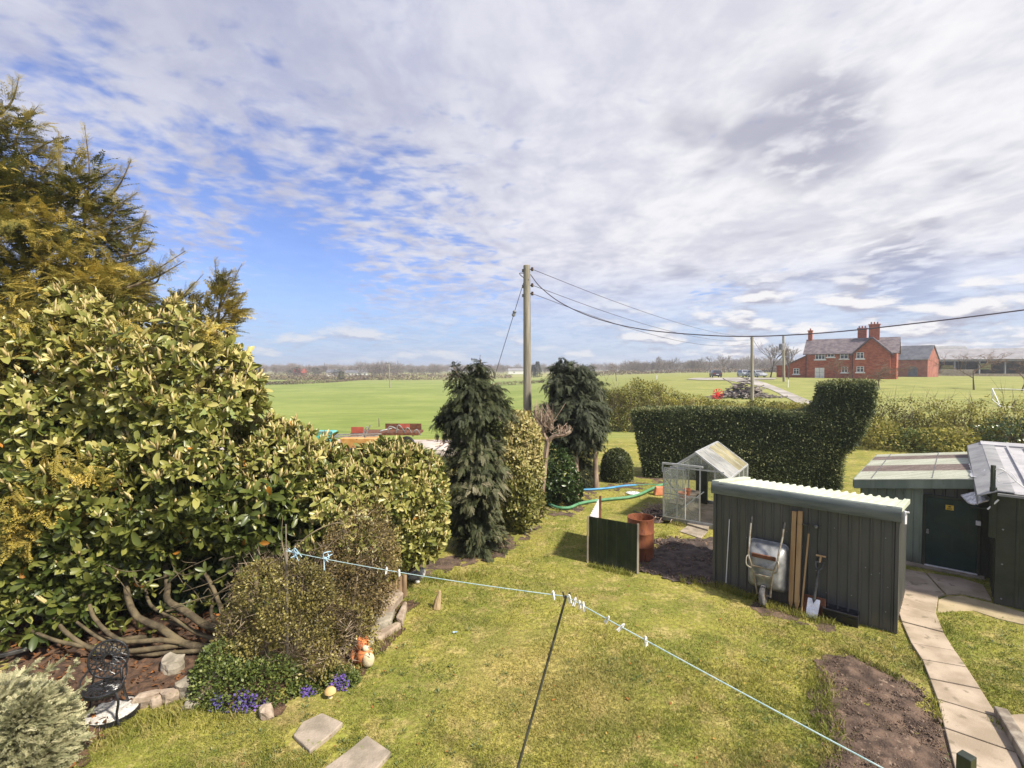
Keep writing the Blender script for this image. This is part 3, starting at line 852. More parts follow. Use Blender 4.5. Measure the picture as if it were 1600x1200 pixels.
ribbon('track', [V(-42, 26.5, 0), V(-20, 26.5, 0), V(-8, 26.6, 0), V(1, 27.5, 0)], [V(-42, 30.5, 0), V(-20, 30.6, 0), V(-8, 30.3, 0), V(1, 30.0, 0)], M['gravel'], .03, 'pale farm track along the near edge of the pasture')
def tx(px, Y): return TA(px, Y)
ribbon('drive', [tx(1330, 34), tx(1283, 40), tx(1262, 50), tx(1228, 62), tx(1192, 76), tx(1130, 92), tx(1090, 100)],
       [tx(1390, 34), tx(1330, 40), tx(1296, 50), tx(1252, 62), tx(1214, 76), tx(1180, 92), tx(1150, 100)], M['gravel_far'], .06, 'gravel drive leading up to the farmhouse')
pk = [(1072, 96), (1090, 92), (1140, 91), (1210, 94), (1215, 101), (1150, 103), (1085, 101)]
pv = [TA(px, Y, .09) for px, Y in pk]
pm = MB(); pm.add(pv, [tuple(range(len(pv)))]); tag(pm.build('car_park', M['gravel_far']), 'gravel parking patch behind the scrap pile', kind='structure')
# ================================================================ dark tool shed
fl, fr = G(1118, 913), G(1397, 989)
U = unit(fr - fl); W = V(-U[1], U[0], 0); N = -W       # along the front, into the depth, towards the viewer
LEN = float(np.linalg.norm(fr - fl)); DEP = 1.9; HF, HB = 1.98, 1.74


def corrug(o, u, n, length, pitch, rib, depth, zdir, mb, inv=False):
    """trapezoid-profile sheet: runs along u, ribs stand out along n, extruded along zdir"""
    prof = []; x = 0.0; k = max(1, int(round(length / pitch))); p = length / k
    for i in range(k):
        x = i * p
        prof += [(x, 0), (x + p - rib - .02, 0), (x + p - rib, depth), (x + p - .02, depth)]
    prof.append((length, 0))
    pts = [np.asarray(o) + np.asarray(u) * a + np.asarray(n) * b for a, b in prof]
    mb.strip(pts, zdir)


shed = thing('tool_shed', 'low dark ribbed metal shed with a pale corrugated lean-to roof', 'shed', fl)
m = MB(); corrug(fl, U, N, LEN, .148, .035, .022, V(0, 0, HF - .1), m); m.build('front_wall', M['shed_dark'], shed)
m = MB(); corrug(fl, W, -U, DEP, .148, .035, .02, V(0, 0, HB - .1), m)
m.quad(fl - U * .002, fl + W * DEP - U * .002, fl + W * DEP - U * .002 + V(0, 0, HB - .05), fl - U * .002 + V(0, 0, HF - .06)); m.build('side_wall', M['shed_dark'], shed)
m = MB(); corrug(fr, W, U, DEP, .148, .035, .02, V(0, 0, HB - .1), m)
m.quad(fr + U * .002, fr + W * DEP + U * .002, fr + W * DEP + U * .002 + V(0, 0, HB - .05), fr + U * .002 + V(0, 0, HF - .06)); m.build('side_wall', M['shed_dark'], shed)
m = MB(); m.quad(fl + W * DEP, fr + W * DEP, fr + W * DEP + V(0, 0, HB - .05), fl + W * DEP + V(0, 0, HB - .05)); m.build('back_wall', M['shed_dark'], shed)
for c in (fl, fr):
    s = 1 if c is fr else -1
    m = MB(); m.cbox(c + N * .012 + U * (.02 * s) + V(0, 0, HF / 2 - .06), U * .05, N * .06, V(0, 0, HF - .14)); m.build('corner_trim', M['shed_dark'], shed, bevel=.004)
m = MB()   # roof: wavy ribs across the depth
k = 22; pw = (LEN + .1) / k; prof = []
for i in range(k):
    for a, b in ((0, 0), (.30, 0), (.42, .034), (.62, .034), (.74, 0)):
        prof.append((i * pw + a * pw, b))
prof.append((LEN + .1, 0))
o0 = fl - U * .05 + N * .03 + V(0, 0, HF + .005); slope = W * (DEP + .08) + V(0, 0, HB - HF)
m.strip([o0 + U * a + V(0, 0, b) for a, b in prof], slope)
m.build('roof', M['roof_pale'], shed, smooth=False)
m = MB(); m.obox(o0 - U * .03 + V(0, 0, .012), U * .14, slope, V(0, 0, .045)); m.build('verge_trim', M['roof_pale'], shed, bevel=.006)
m = MB(); m.obox(o0 + U * (LEN + .06) + V(0, 0, -.05), U * .05, slope, V(0, 0, .085)); m.build('verge_trim', M['roof_pale'], shed, bevel=.006)
m = MB()   # rounded eaves fascia
arc = [(0, -.19), (.045, -.185), (.062, -.13), (.066, -.06), (.058, .0), (.032, .035), (-.02, .045), (-.02, .03), (0, .0)]
m.prism([(a, b) for a, b in arc], fl - U * .08 + N * .02 + V(0, 0, HF), N, UP, U * (LEN + .15)); m.build('fascia', M['shed_fascia'], shed, smooth=True)
m = MB(); m.tube([fr + U * .10 + V(0, 0, HF - .02) + N * .03, fr + U * .16 + V(0, 0, HF - .01) + N * .03], .014); m.box(fr + U * .105 + V(0, 0, HF - .1) + N * .02, (.03, .05, .2)); m.build('gutter_end', M['white_plastic'], shed)
r = np.random.default_rng(4)
for i in range(16):
    m = MB(); p = fl + U * r.uniform(.1, LEN - .05) + N * .024 + V(0, 0, r.uniform(.2, 1.6)); m.cbox(p, U * .014, N * .006, UP * .014); m.build('fixing_screw', M['trim_grey'], shed)


def F_(u, n, z): return fl + U * u + N * n + UP * z      # frame on the shed front


def ux(px):   # distance along the shed front for a photo column at ground level of the front
    d = ray(px, 900); t = d[0] / d[1]
    return (t * fl[1] - fl[0]) / (U[0] - t * U[1])


# ---- wheelbarrow stood on its nose against the shed
wb = thing('wheelbarrow', 'worn galvanised wheelbarrow stood on end against the dark shed', 'wheelbarrow', F_(ux(1203), .3, 0))
uc = ux(1202)
def ring(hw, z0, z1, n, rad, k=5):
    pts = []
    for cx, cz, a0 in ((hw - rad, z1 - rad, 0), (-hw + rad, z1 - rad, 90), (-hw + rad, z0 + rad, 180), (hw - rad, z0 + rad, 270)):
        for i in range(k):
            a = R(a0 + 90 * i / (k - 1)); pts.append(F_(uc + cx + rad * math.cos(a), n, cz + rad * math.sin(a)))
    return pts
m = MB(); rings = [ring(.335, .22, 1.08, .07, .1), ring(.33, .225, 1.07, .10, .1), ring(.31, .25, 1.03, .20, .1), ring(.25, .33, .90, .34, .09), ring(.22, .36, .86, .365, .08)]
vs = [p for rg in rings for p in rg]; n_ = len(rings[0])
fs = [(i * n_ + j, i * n_ + (j + 1) % n_, (i + 1) * n_ + (j + 1) % n_, (i + 1) * n_ + j) for i in range(len(rings) - 1) for j in range(n_)]
fs.append(tuple((len(rings) - 1) * n_ + j for j in range(n_)))
m.add(vs, fs); m.tube(rings[0] + [rings[0][0]], .013, 6); tr = m.build('tray', M['galv'], wb, smooth=True)
m = MB(); m.cbox(F_(uc, .385, .885), U * .40, N * .04, UP * .07); m.build('cross_strut', M['rust_dark'], wb, bevel=.01)
for s in (-1, 1):
    pts = curve_pts([F_(uc + s * .27, .20, 1.40), F_(uc + s * .265, .27, 1.22), F_(uc + s * .245, .38, 1.02), F_(uc + s * .24, .43, .88), F_(uc + s * .19, .44, .72), F_(uc + s * .15, .42, .55), F_(uc + s * .105, .34, .18)], 30)
    m = MB(); m.tube(pts, .0165, 8); fr_ = m.build('frame_tube', M['galv_worn'], wb, smooth=True)
    m = MB(); m.tube([F_(uc + s * .273, .155, 1.50), F_(uc + s * .27, .20, 1.395)], .022, 8); m.build('grip', M['rubber'], wb, smooth=True)
    m = MB(); m.tube(curve_pts([F_(uc + s * .24, .43, .88), F_(uc + s * .262, .47, .84), F_(uc + s * .25, .50, .72), F_(uc + s * .185, .45, .66)], 14), .012, 6); m.build('leg', M['galv_worn'], wb, smooth=True)
m = MB(); m.bar(F_(uc - .2, .44, .70), F_(uc + .2, .44, .70), .02); m.bar(F_(uc - .155, .42, .55), F_(uc + .155, .42, .55), .03); m.build('cross_bar', M['galv_worn'], wb)
m = MB(); wc = F_(uc, .34, .195)
m.lathe([(.10, -.035), (.155, -.045), (.185, -.03), (.195, 0), (.185, .03), (.155, .045), (.10, .035)], wc, 24, U); whl = m.build('wheel', M['tyre'], wb, smooth=True)
m = MB(); m.lathe([(0, -.03), (.10, -.034), (.105, 0), (.10, .034), (0, .03)], wc, 20, U); m.bar(wc - U * .12, wc + U * .12, .022); m.build('hub', M['galv_worn'], whl, smooth=True)

# ---- posts, rake, spade and the rest along the shed front
pa, pb = ux(1243), ux(1252)
for px, h, lab in ((1241, 1.70, 'left one of two squared timber posts beside the wheelbarrow'), (1250, 1.72, 'right one of two squared timber posts beside the rake')):
    u = ux(px); m = MB(); ht = h
    b, t_ = F_(u, .2, .16), F_(u, .045, ht)
    d = unit(t_ - b); q = unit(np.cross(U, d)); s = .036
    m.hexa([b + U * s + q * s, b - U * s + q * s, b - U * s - q * s, b + U * s - q * s, t_ + U * s + q * s, t_ - U * s + q * s, t_ - U * s - q * s, t_ + U * s - q * s])
    tip = b - d * .17
    m.add([b + U * s + q * s, b - U * s + q * s, b - U * s - q * s, b + U * s - q * s, tip], [(1, 0, 4), (2, 1, 4), (3, 2, 4), (0, 3, 4)])
    o = m.build('timber_post', M['post_wood'], bevel=.004); tag(o, lab, 'post', 'timber posts leaning on the shed')
rk = thing('garden_rake', 'long wooden rake leaning head up on the dark shed', 'rake', F_(ux(1259), .25, 0))
u0, u1 = ux(1258), ux(1264)
m = MB(); m.tube([F_(u0, .26, .0), F_(u1, .075, 1.36)], .015, 8); m.build('handle', M['handle_wood'], rk, smooth=True)
m = MB(); m.tube([F_(u1, .075, 1.35), F_(u1, .07, 1.50)], .012, 6); hd = F_(u1 + .02, .07, 1.50); m.bar(hd - U * .20, hd + U * .16, .022)
for i in range(12): m.bar(hd + U * (-.19 + i * .031), hd + U * (-.19 + i * .031) + N * .055 + UP * .01, .007)
m.build('head', M['steel_dark'], rk)
m = MB(); m.rock(hd + U * .09 + N * .02, (.05, .04, .05), 3); m.build('socket', M['galv'], rk, smooth=True)

sp_ = thing('garden_spade', 'silver bladed spade with a split wooden handle against the shed', 'spade', F_(ux(1280), .3, 0))
us, ut = ux(1275), ux(1283)
def S_(t, off=0, dn=0.0): # along the spade: t 0 ground tip .. 1 top
    return F_(us + (ut - us) * t + off, .34 - .27 * t + dn, .0 + .98 * t)
m = MB(); bl = []
for t, hw in ((.02, .06), (.035, .085), (.2, .09), (.31, .092), (.325, .085)): bl.append((t, hw))
front = [S_(t, -hw, .012 * (1 - abs(.18 - t))) for t, hw in bl] + [S_(t, hw, .012) for t, hw in bl[::-1]]
m.prism([(hw * -1, t) for t, hw in bl] + [(hw, t) for t, hw in bl[::-1]], S_(0), U, S_(1) - S_(0), N * .008); m.build('blade', M['steel'], sp_)
m = MB(); m.tube([S_(.26), S_(.33), S_(.5)], [.012, .024, .02], 8); m.add([S_(.33, -.035, .012), S_(.33, .035, .012), S_(.25, 0, .014)], [(0, 1, 2)]); m.build('socket', M['steel_dark'], sp_, smooth=True)
m = MB(); m.tube([S_(.36), S_(.62)], .019, 8); m.build('strapped_shaft', M['steel'], sp_, smooth=True)
m = MB(); m.tube([S_(.5), S_(.80)], .024, 8)
m.tube(curve_pts([S_(.78), S_(.84, -.045), S_(.93, -.06)], 8), .014, 6); m.tube(curve_pts([S_(.78), S_(.84, .045), S_(.93, .06)], 8), .014, 6); m.tube([S_(.925, -.065), S_(.925, .065)], .015, 8)
m.build('shaft', M['steel_dark'], sp_, smooth=True)
m = MB(); m.tube([S_(.92), S_(1.03)], .017, 8); m.tube([S_(1.03, -.072), S_(1.03, .072)], .016, 8); m.build('handle', M['handle_wood'], sp_, smooth=True)
m = MB(); pc = ux(1276); m.obox(F_(pc - .17, .19, .0), U * .34, N * -.05 + UP * .32, N * .012); tag(m.build('rust_plate', M['rust_dark'], bevel=.01), 'rusty brown metal plate standing behind the silver spade blade', 'plate')
m = MB(); ta, tb = ux(1291), ux(1345)
bx = [(0, 0), (.16, 0), (.20, .20), (-.04, .20)]
b0, b1 = [F_(ta, .05 + a, b) for a, b in bx], [F_(tb, .05 + a, b) for a, b in bx]
m.add(b0 + b1, [(0, 1, 2, 3), (7, 6, 5, 4), (0, 4, 5, 1), (1, 5, 6, 2), (3, 7, 4, 0)])
i0, i1 = [p + U * .02 for p in b0], [p - U * .02 for p in b1]
m.tube([b0[2], b1[2], b1[3], b0[3], b0[2]], .012, 6)
m.add([b0[2] - UP * .05, b1[2] - UP * .05, b1[3] - UP * .05, b0[3] - UP * .05], [(0, 1, 2, 3)])
tag(m.build('trough', M['black_plastic']), 'long black plastic trough at the foot of the dark shed', 'trough')
m = MB(); uq = ux(1138); m.tube([F_(uq - .01, .10, .12), F_(uq + .02, .035, 1.34)], .008, 6); tag(m.build('cane', M['white_plastic'], smooth=True), 'thin white cane leaning at the end of the dark shed', 'cane')

# ================================================================ green shed with striped roof
gr = G(1530, 901); gl = gr - U * 2.02; hl, hr = 1.62, 1.93; GD = 4.1
gs = thing('garden_shed', 'pale green ribbed shed with a striped sheet roof and dark door', 'shed', gl)
DW = .90; dl = 2.02 - DW                                             # door from here to the right end
m = MB(); corrug(gl, U, N, dl, .165, .04, .024, UP * (hl + .06), m); m.build('front_wall', M['shed_green'], gs)
m = MB(); corrug(gl + U * dl + UP * 1.53, U, N, DW, .165, .04, .02, UP * .32, m); m.build('door_header', M['shed_dark'], gs)
m = MB(); m.quad(gl - U * .01, gl + W * GD - U * .01, gl + W * GD + UP * hl - U * .01, gl + UP * hl - U * .01); corrug(gl, W, -U, GD, .165, .04, .02, UP * (hl - .02), m); m.build('side_wall', M['shed_green'], gs)
m = MB(); m.quad(gl + W * GD, gr + W * GD, gr + W * GD + UP * hr, gl + W * GD + UP * hl); m.build('back_wall', M['shed_green'], gs)
m = MB(); m.obox(gr - N * .05, U * .55, N * .04, UP * 2.0); m.build('filler_panel', M['shed_black'], gs)
m = MB()
m.cbox(gl + U * (dl + DW / 2) + N * .01 + UP * .78, U * (DW - .06), N * .04, UP * 1.44); dr = m.build('door', M['door_green'], gs, bevel=.006)
m = MB(); hp = gl + U * (dl + .075) + N * .045 + UP * .80; m.lathe([(0, 0), (.02, 0), (.02, .02), (0, .02)], hp, 10, N); m.cbox(hp - UP * .05 + N * .012, U * .045, N * .02, UP * .05); m.tube(curve_pts([hp - UP * .03 + U * .015 + N * .012, hp + UP * .01 + N * .02, hp - UP * .03 - U * .015 + N * .012], 8), .005, 6); m.build('padlock', M['galv'], dr)
m = MB(); sg = gl + U * (dl + .42) + N * .036 + UP * 1.33; m.cbox(sg, U * .13, N * .006, UP * .10); m.build('warning_sign', M['yellow_sign'], dr)
m = MB(); m.prism([(-.035, .012), (.0, .034), (.03, .026), (.012, .006)], sg + N * .004, U, UP, N * .003)
for i in range(2): m.cbox(sg + N * .005 - UP * (.014 + .017 * i), U * .08, N * .002, UP * .007)
m.build('sign_print', M['black_ink'], dr)
m = MB()
for uu in (dl + .02, 2.0): m.cbox(gl + U * uu + N * .015 + UP * .77, U * .05, N * .06, UP * 1.52)
m.cbox(gl + U * (dl + DW / 2) + N * .015 + UP * 1.53, U * DW, N * .055, UP * .05); m.build('door_frame', M['shed_black'], gs, bevel=.004)
m = MB(); m.cbox(gl + U * (dl + DW / 2) + N * .035 + UP * .048, U * (DW - .06), N * .05, UP * .02); m.build('threshold', M['white_plastic'], gs)
m = MB(); m.cbox(gl + U * 1.0 + N * .06 + UP * .01, U * 2.2, N * .28, UP * .05); m.build('plinth', M['slab'], gs, bevel=.01)
# roof: sheets run along the slope (left to right), pale and brown in turn
zl = UP * (hl + .08); sl_v = U * 2.28 + UP * (hr - hl) * 1.09
o0 = gl - U * .12 + N * .14 + zl; wd_ = GD + .35; cuts = [0, .26, .48, .72, .88, 1.0]; names = ['roof_cream', 'roof_brown', 'roof_cream', 'roof_brown', 'roof_cream']
for i in range(5):
    a, b = cuts[i] * wd_, cuts[i + 1] * wd_; k = max(3, int((b - a) / .076)); prof = []
    for j in range(k + 1):
        for q in range(4):
            x = a + (b - a) * (j + q / 4) / (k + 1); prof.append(o0 + W * x + UP * (.014 * math.sin(q / 4 * 2 * math.pi) + (.004 if i % 2 else 0)))
    prof.append(o0 + W * b)
    m = MB(); m.strip(prof, sl_v); m.build('roof_sheet', M[names[i]], gs)
for t in (.14, .60):
    for i in range(40):
        m = MB(); p = o0 + sl_v * t + W * (wd_ * (i + .5) / 40) + UP * .018; m.cbox(p, U * .02, W * .03, UP * .014); m.build('roof_fixing', M['trim_grey'], gs)
m = MB(); m.obox(o0 - UP * .20, sl_v, N * .02, UP * .19); m.obox(o0 - UP * .17 - U * .02, U * .02, W * wd_, UP * .18); m.build('fascia', M['shed_green'], gs, bevel=.004)
m = MB(); m.obox(o0 + N * .025 - UP * .012, sl_v, N * .012, UP * .02); m.build('drip_edge', M['roof_cream'], gs)
# crinkled flashing where the roof meets the big shed
rr = np.random.default_rng(5); m = MB(); n_ = 30; rows = []
for i in range(n_ + 1):
    p = o0 + sl_v * .875 + W * (wd_ * i / n_); rows.append([p + UP * (.02 + rr.uniform(0, .015)) - U * rr.uniform(.0, .04), p + U * .09 + UP * (.04 + rr.uniform(0, .025)), p + U * .2 + UP * (.12 + rr.uniform(-.02, .05))])
m.add([q for rw in rows for q in rw], [(i * 3 + j, i * 3 + j + 1, i * 3 + j + 4, i * 3 + j + 3) for i in range(n_) for j in range(2)]); m.build('flashing', M['lead'], gs)

# ================================================================ big dark shed on the right
bc = G(1553, 943); BL = 6.0; BD = 5.0; he, hrg = 2.05, 2.34
bs = thing('workshop', 'dark green workshop with a grey ribbed metal roof at the right edge', 'shed', bc)
m = MB(); corrug(bc, U, N, BL, .32, .05, .012, UP * he, m); m.build('front_wall', M['shed_black'], bs)
for i in range(14):
    m = MB(); p = bc + U * (.09 + .32 * (i % 5)) + N * .016 + UP * (.12 + .62 * (i // 5)); m.lathe([(0, .006), (.012, .004), (.016, 0)], p, 8, N); m.build('wall_fixing', M['galv'], bs)
m = MB(); m.add([bc, bc + W * BD, bc + W * BD + UP * (hrg - .04), bc + UP * (he - .04)], [(0, 1, 2, 3)])
for i in range(5): m.cbox(bc - U * .01 + W * (.2 + .3 * i) + UP * 1.0, U * .03, W * .03, UP * 1.9)
m.build('gable_wall', M['shed_black'], bs)
m = MB(); m.quad(bc + W * BD, bc + W * BD + U * BL, bc + W * BD + U * BL + UP * (hrg - .04), bc + W * BD + UP * (hrg - .04)); m.build('back_wall', M['shed_black'], bs)
e0 = bc + U * .0 + N * .16 + UP * (he - .01); rg0 = bc - U * .10 + W * (BD + .1) + UP * hrg; along = U * (BL + .1)
sv = rg0 - e0; nrm = unit(np.cross(U, sv))
m = MB(); m.quad(e0, e0 + along, rg0 + along, rg0); m.build('roof', M['roof_metal'], bs)
for i in range(16):
    m = MB(); p = e0 + U * (.42 + .30 * i) + nrm * .002; m.obox(p, U * .05, sv * .90, nrm * .04); m.build('roof_rib', M['roof_metal'], bs, bevel=.006)
m = MB(); m.obox(rg0 + nrm * .003 - sv * .085 - U * .02, along, sv * .09, nrm * .035); m.build('ridge_cap', M['roof_metal'], bs, bevel=.008)
m = MB(); fd = -U * .26 - UP * .10; m.obox(e0 + nrm * .012, U * .22, sv, nrm * .014); m.add([e0 + nrm * .02, rg0 + nrm * .02, rg0 + fd, e0 + fd, e0 + nrm * .005, rg0 + nrm * .005, rg0 + fd - UP * .02, e0 + fd - UP * .02], [(0, 1, 2, 3), (7, 6, 5, 4), (3, 2, 6, 7), (1, 5, 6, 2), (0, 3, 7, 4)]); m.obox(e0 + fd - UP * .17, sv, U * .015, UP * .16); m.build('verge_flashing', M['trim_grey'], bs)
m = MB(); m.obox(e0 - UP * .055 + N * .01, along, N * .05, UP * .04); m.build('gutter', M['trim_grey'], bs)
m = MB(); p = bc - U * .06 + N * .1; m.bar(p + UP * 1.66, p + UP * 2.5, .05); m.bar(bc - U * .05 + UP * 1.2 + N * .05, bc - U * .05 + UP * 2.1 + N * .05, .07); m.build('corner_post', M['shed_black'], bs)
m = MB(); c0 = p + UP * 2.42
m.tube(curve_pts([c0, c0 + U * .12 + UP * .02, c0 + U * .35 - UP * .22, c0 + U * .62 - UP * .42, c0 + U * 1.1 - UP * .62 + N * .05, c0 + U * 2.4 - UP * .9 + N * .1], 30), .012, 6)
m.tube(curve_pts([c0 - UP * .05, c0 + U * .10 - UP * .22, c0 + U * .30 - UP * .16, c0 + U * .20 + UP * .0, c0 + U * .06 - UP * .08], 16), .006, 5); m.tube([c0 + U * .08 - UP * .52, c0 - U * .06 - UP * .72], .015, 6)
tag(m.build('white_cable', M['white_plastic'], smooth=True), 'loose white cable looping over the workshop roof corner', 'cable')
m = MB(); cp = A(1525, 778, bc[1] + .95)
a_, b_, c_, d_ = A(1501, 775, 10.2), A(1534, 767, 9.95), A(1549, 782, 9.55), A(1516, 791, 9.8)
m.add([a_, b_, c_, c_ * .2 + d_ * .8 - UP * .01, d_ + (a_ - d_) * .2], [(0, 1, 2, 3, 4)]); 
th = UP * .025
m = MB(); poly = [a_, b_, c_ + (b_ - c_) * .15, c_ + (d_ - c_) * .12, d_ + (c_ - d_) * .2, d_ + (a_ - d_) * .25]
m.add([q for q in poly] + [q + th for q in poly], [tuple(range(5, -1, -1)), tuple(range(6, 12))] + [(i, (i + 1) % 6, 6 + (i + 1) % 6, 6 + i) for i in range(6)])
m.build('porch_canopy', M['lead'], bs, bevel=.004)
m = MB(); m.bar(A(1516, 792, 9.85), A(1551, 796, 9.5), .03); m.build('canopy_bracket', M['shed_black'], bs)
m = MB(); q = gl + U * 1.985 + N * .06 + UP * 1.10; m.cbox(q, U * .08, N * .05, UP * .09); tag(m.build('switch_box', M['white_plastic'], bevel=.006), 'small white switch box beside the dark green door', 'switch box')

# ================================================================ greenhouse
gFL = A(1037, 738, 14.06); gFL[2] = 0; gFR = A(1140, 750, 13.09); gFR[2] = 0
gu = unit(gFR - gFL); gw = V(-gu[1], gu[0], 0); gW = float(np.linalg.norm(gFR - gFL)); gL = 2.46; ze, zr, zb = 1.37, 1.98, .13
gh = thing('greenhouse', 'small aluminium greenhouse with whitened roof panes and open door', 'greenhouse', gFL)
def Q(a, b, z): return gFL + gu * a + gw * b + UP * z
m = MB()
for a, b, c, d in (((0, 0), (1, 0), 0, 0), ((1, 0), (1, 1), 0, 0), ((1, 1), (0, 1), 0, 0), ((0, 1), (0, 0), 0, 0)):
    m.bar(Q(a[0] * gW, a[1] * gL, zb / 2), Q(b[0] * gW, b[1] * gL, zb / 2), .07, zb)
m.build('base', M['galv'], gh)
m = MB(); t_ = .03
def bar(p, q, s=t_): m.bar(p, q, s, s)
for b in (0, gL):
    bar(Q(0, b, zb), Q(0, b, ze)); bar(Q(gW, b, zb), Q(gW, b, ze)); bar(Q(0, b, ze), Q(gW / 2, b, zr), .035); bar(Q(gW, b, ze), Q(gW / 2, b, zr), .045); bar(Q(0, b, zb), Q(gW, b, zb), .035)
for a in (0, gW): bar(Q(a, 0, ze), Q(a, gL, ze), .04); bar(Q(a, 0, zb), Q(a, gL, zb), .035)
bar(Q(gW / 2, 0, zr), Q(gW / 2, gL, zr), .045)
for i in (1, 2, 3):
    b = gL * i / 4
    for a in (0, gW): bar(Q(a, b, zb), Q(a, b, ze), .022); bar(Q(a, b, ze), Q(gW / 2, b, zr), .026)
d0_, d1_ = gW * .57, gW * .79
for a in (gW * .22, d0_, d1_):
    zt = ze + (zr - ze) * (1 - abs(a - gW / 2) / (gW / 2)); bar(Q(a, 0, zb), Q(a, 0, min(zt, 1.62)), .03)
bar(Q(0, 0, .78), Q(d0_, 0, .78), .026); bar(Q(d1_, 0, .90), Q(gW, 0, .90), .022); bar(Q(gW * .1, 0, 1.53), Q(gW * .92, 0, 1.53), .03)
bar(Q(gW * .22, gL, zb), Q(gW * .22, gL, 1.62), .022); bar(Q(gW * .75, gL, zb), Q(gW * .75, gL, 1.64), .022)
bar(Q(.02, .01, 1.25), Q(gW * .52, .01, zb + .05), .02); bar(Q(.03, gL - .02, zb), Q(.03, .3, 1.3), .018); bar(Q(gW * .18, .3, .25), Q(gW * .5, .9, .75), .02)
m.build('frame', M['alu'], gh)
m = MB(); bar(Q(-.02, -.06, 1.62), Q(gW * .62, -.06, 1.62), .05); bar(Q(-.01, -.06, ze), Q(-.01, -.06, 1.62), .03); m.build('door_rail', M['alu'], gh)
def pane(nm, pts, mt):
    mm = MB(); mm.add(pts, [tuple(range(len(pts)))]); return mm.build(nm, mt, gh)
for i in range(4):
    b0, b1 = gL * i / 4, gL * (i + 1) / 4
    pane('roof_pane', [Q(gW + .02, b0, ze), Q(gW + .02, b1, ze), Q(gW / 2, b1, zr), Q(gW / 2, b0, zr)], M['glass_roof'] if i < 2 else M['glass_yellow'])
    pane('roof_pane', [Q(-.02, b0, ze), Q(-.02, b1, ze), Q(gW / 2, b1, zr), Q(gW / 2, b0, zr)], M['glass'])
    pane('side_pane', [Q(0, b0, zb), Q(0, b1, zb), Q(0, b1, ze), Q(0, b0, ze)], M['glass'])
    pane('side_pane', [Q(gW, b0, zb), Q(gW, b1, zb), Q(gW, b1, ze), Q(gW, b0, ze)], M['glass'])
def zt(a): return ze + (zr - ze) * (1 - abs(a - gW / 2) / (gW / 2))
pane('gable_pane', [Q(0, 0, zb), Q(gW * .22, 0, zb), Q(gW * .22, 0, zt(gW * .22)), Q(0, 0, ze)], M['glass'])
pane('gable_pane', [Q(gW * .22, 0, zb), Q(d0_, 0, zb), Q(d0_, 0, .78), Q(gW * .22, 0, .78)], M['glass'])
pane('gable_pane', [Q(d1_, 0, zb), Q(gW, 0, zb), Q(gW, 0, ze), Q(d1_, 0, zt(d1_))], M['glass'])
pane('gable_pane', [Q(gW * .22, 0, 1.53), Q(gW * .78, 0, 1.53), Q(gW * .78, 0, zt(gW * .78)), Q(gW / 2, 0, zr), Q(gW * .22, 0, zt(gW * .22))], M['glass'])
pane('gable_pane', [Q(0, gL, zb), Q(gW, gL, zb), Q(gW, gL, ze), Q(gW / 2, gL, zr), Q(0, gL, ze)], M['glass'])
mm = MB(); da = gW * .02
for p, q in (((da, zb + .03), (da, 1.5)), ((da + .58, zb + .03), (da + .58, 1.5)), ((da, zb + .03), (da + .58, zb + .03)), ((da, .72), (da + .58, .72)), ((da, .95), (da + .58, .95)), ((da, 1.5), (da + .58, 1.5))):
    mm.bar(Q(p[0], -.06, p[1]), Q(q[0], -.06, q[1]), .025)
sd_ = mm.build('sliding_door', M['alu'], gh)
mm = MB(); mm.add([Q(da, -.06, zb + .03), Q(da + .58, -.06, zb + .03), Q(da + .58, -.06, 1.5), Q(da, -.06, 1.5)], [(0, 1, 2, 3)]); mm.build('pane', M['glass'], sd_)
mm = MB(); mm.cbox(Q(.44, gL - .14, .66), gu * .34, gw * .1, UP * 1.24); mm.build('back_board', M['shed_black'], gh)
mm = MB(); mm.cbox(Q(gW / 2, gL / 2, .035), gu * (gW - .1), gw * (gL - .1), UP * .05); mm.build('floor_slabs', M['slab'], gh)
mm = MB(); mm.cbox(Q(gW - .25, gL / 2 + .1, .72), gu * .44, gw * (gL - .5), UP * .03)
for b in (.4, gL - .3):
    for a in (gW - .44, gW - .06): mm.bar(Q(a, b, .06), Q(a, b, .71), .03)
mm.build('staging', M['grey_wood'], gh)
mm = MB(); mm.cbox(Q(.25, gL / 2, .45), gu * .4, gw * (gL - .5), UP * .03)
for b in (.3, gL - .3): mm.bar(Q(.4, b, .06), Q(.4, b, .45), .03)
mm.build('staging', M['grey_wood'], gh)
# things in and around it
def pot(name, c, r0, r1, h, mt, lab, cat='pot', grp=None):
    mm = MB(); mm.lathe([(0, 0), (r0, 0), (r1, h), (r1 + .015, h), (r1 + .015, h + .03), (r1 - .01, h + .03), (r1 - .02, h - .02), (0, h - .03)], c, 16); return tag(mm.build(name, mt, smooth=True), lab, cat, grp)
pot('plant_pot', Q(.25, 1.4, .47), .08, .11, .16, M['orange_pot'], 'orange plant pot on the left shelf inside the greenhouse')
pot('plant_pot', Q(.25, .9, .47), .08, .11, .16, M['orange_pot'], 'orange plant pot near the greenhouse front, left shelf')
pot('white_pot', Q(gW - .25, .5, .74), .06, .09, .13, M['white_plastic'], 'white pot on the right shelf inside the greenhouse')
tb_ = MB(); c = G(1029, 773); tb_.hexa([c + V(-.16, -.12, 0), c + V(.18, -.12, 0), c + V(.18, .14, 0), c + V(-.16, .14, 0), c + V(-.10, -.09, .27), c + V(.2, -.09, .27), c + V(.2, .11, .27), c + V(-.10, .11, .27)])
tag(tb_.build('orange_tub', M['orange_pot'], bevel=.025), 'small upturned orange tub beside the greenhouse', 'tub')
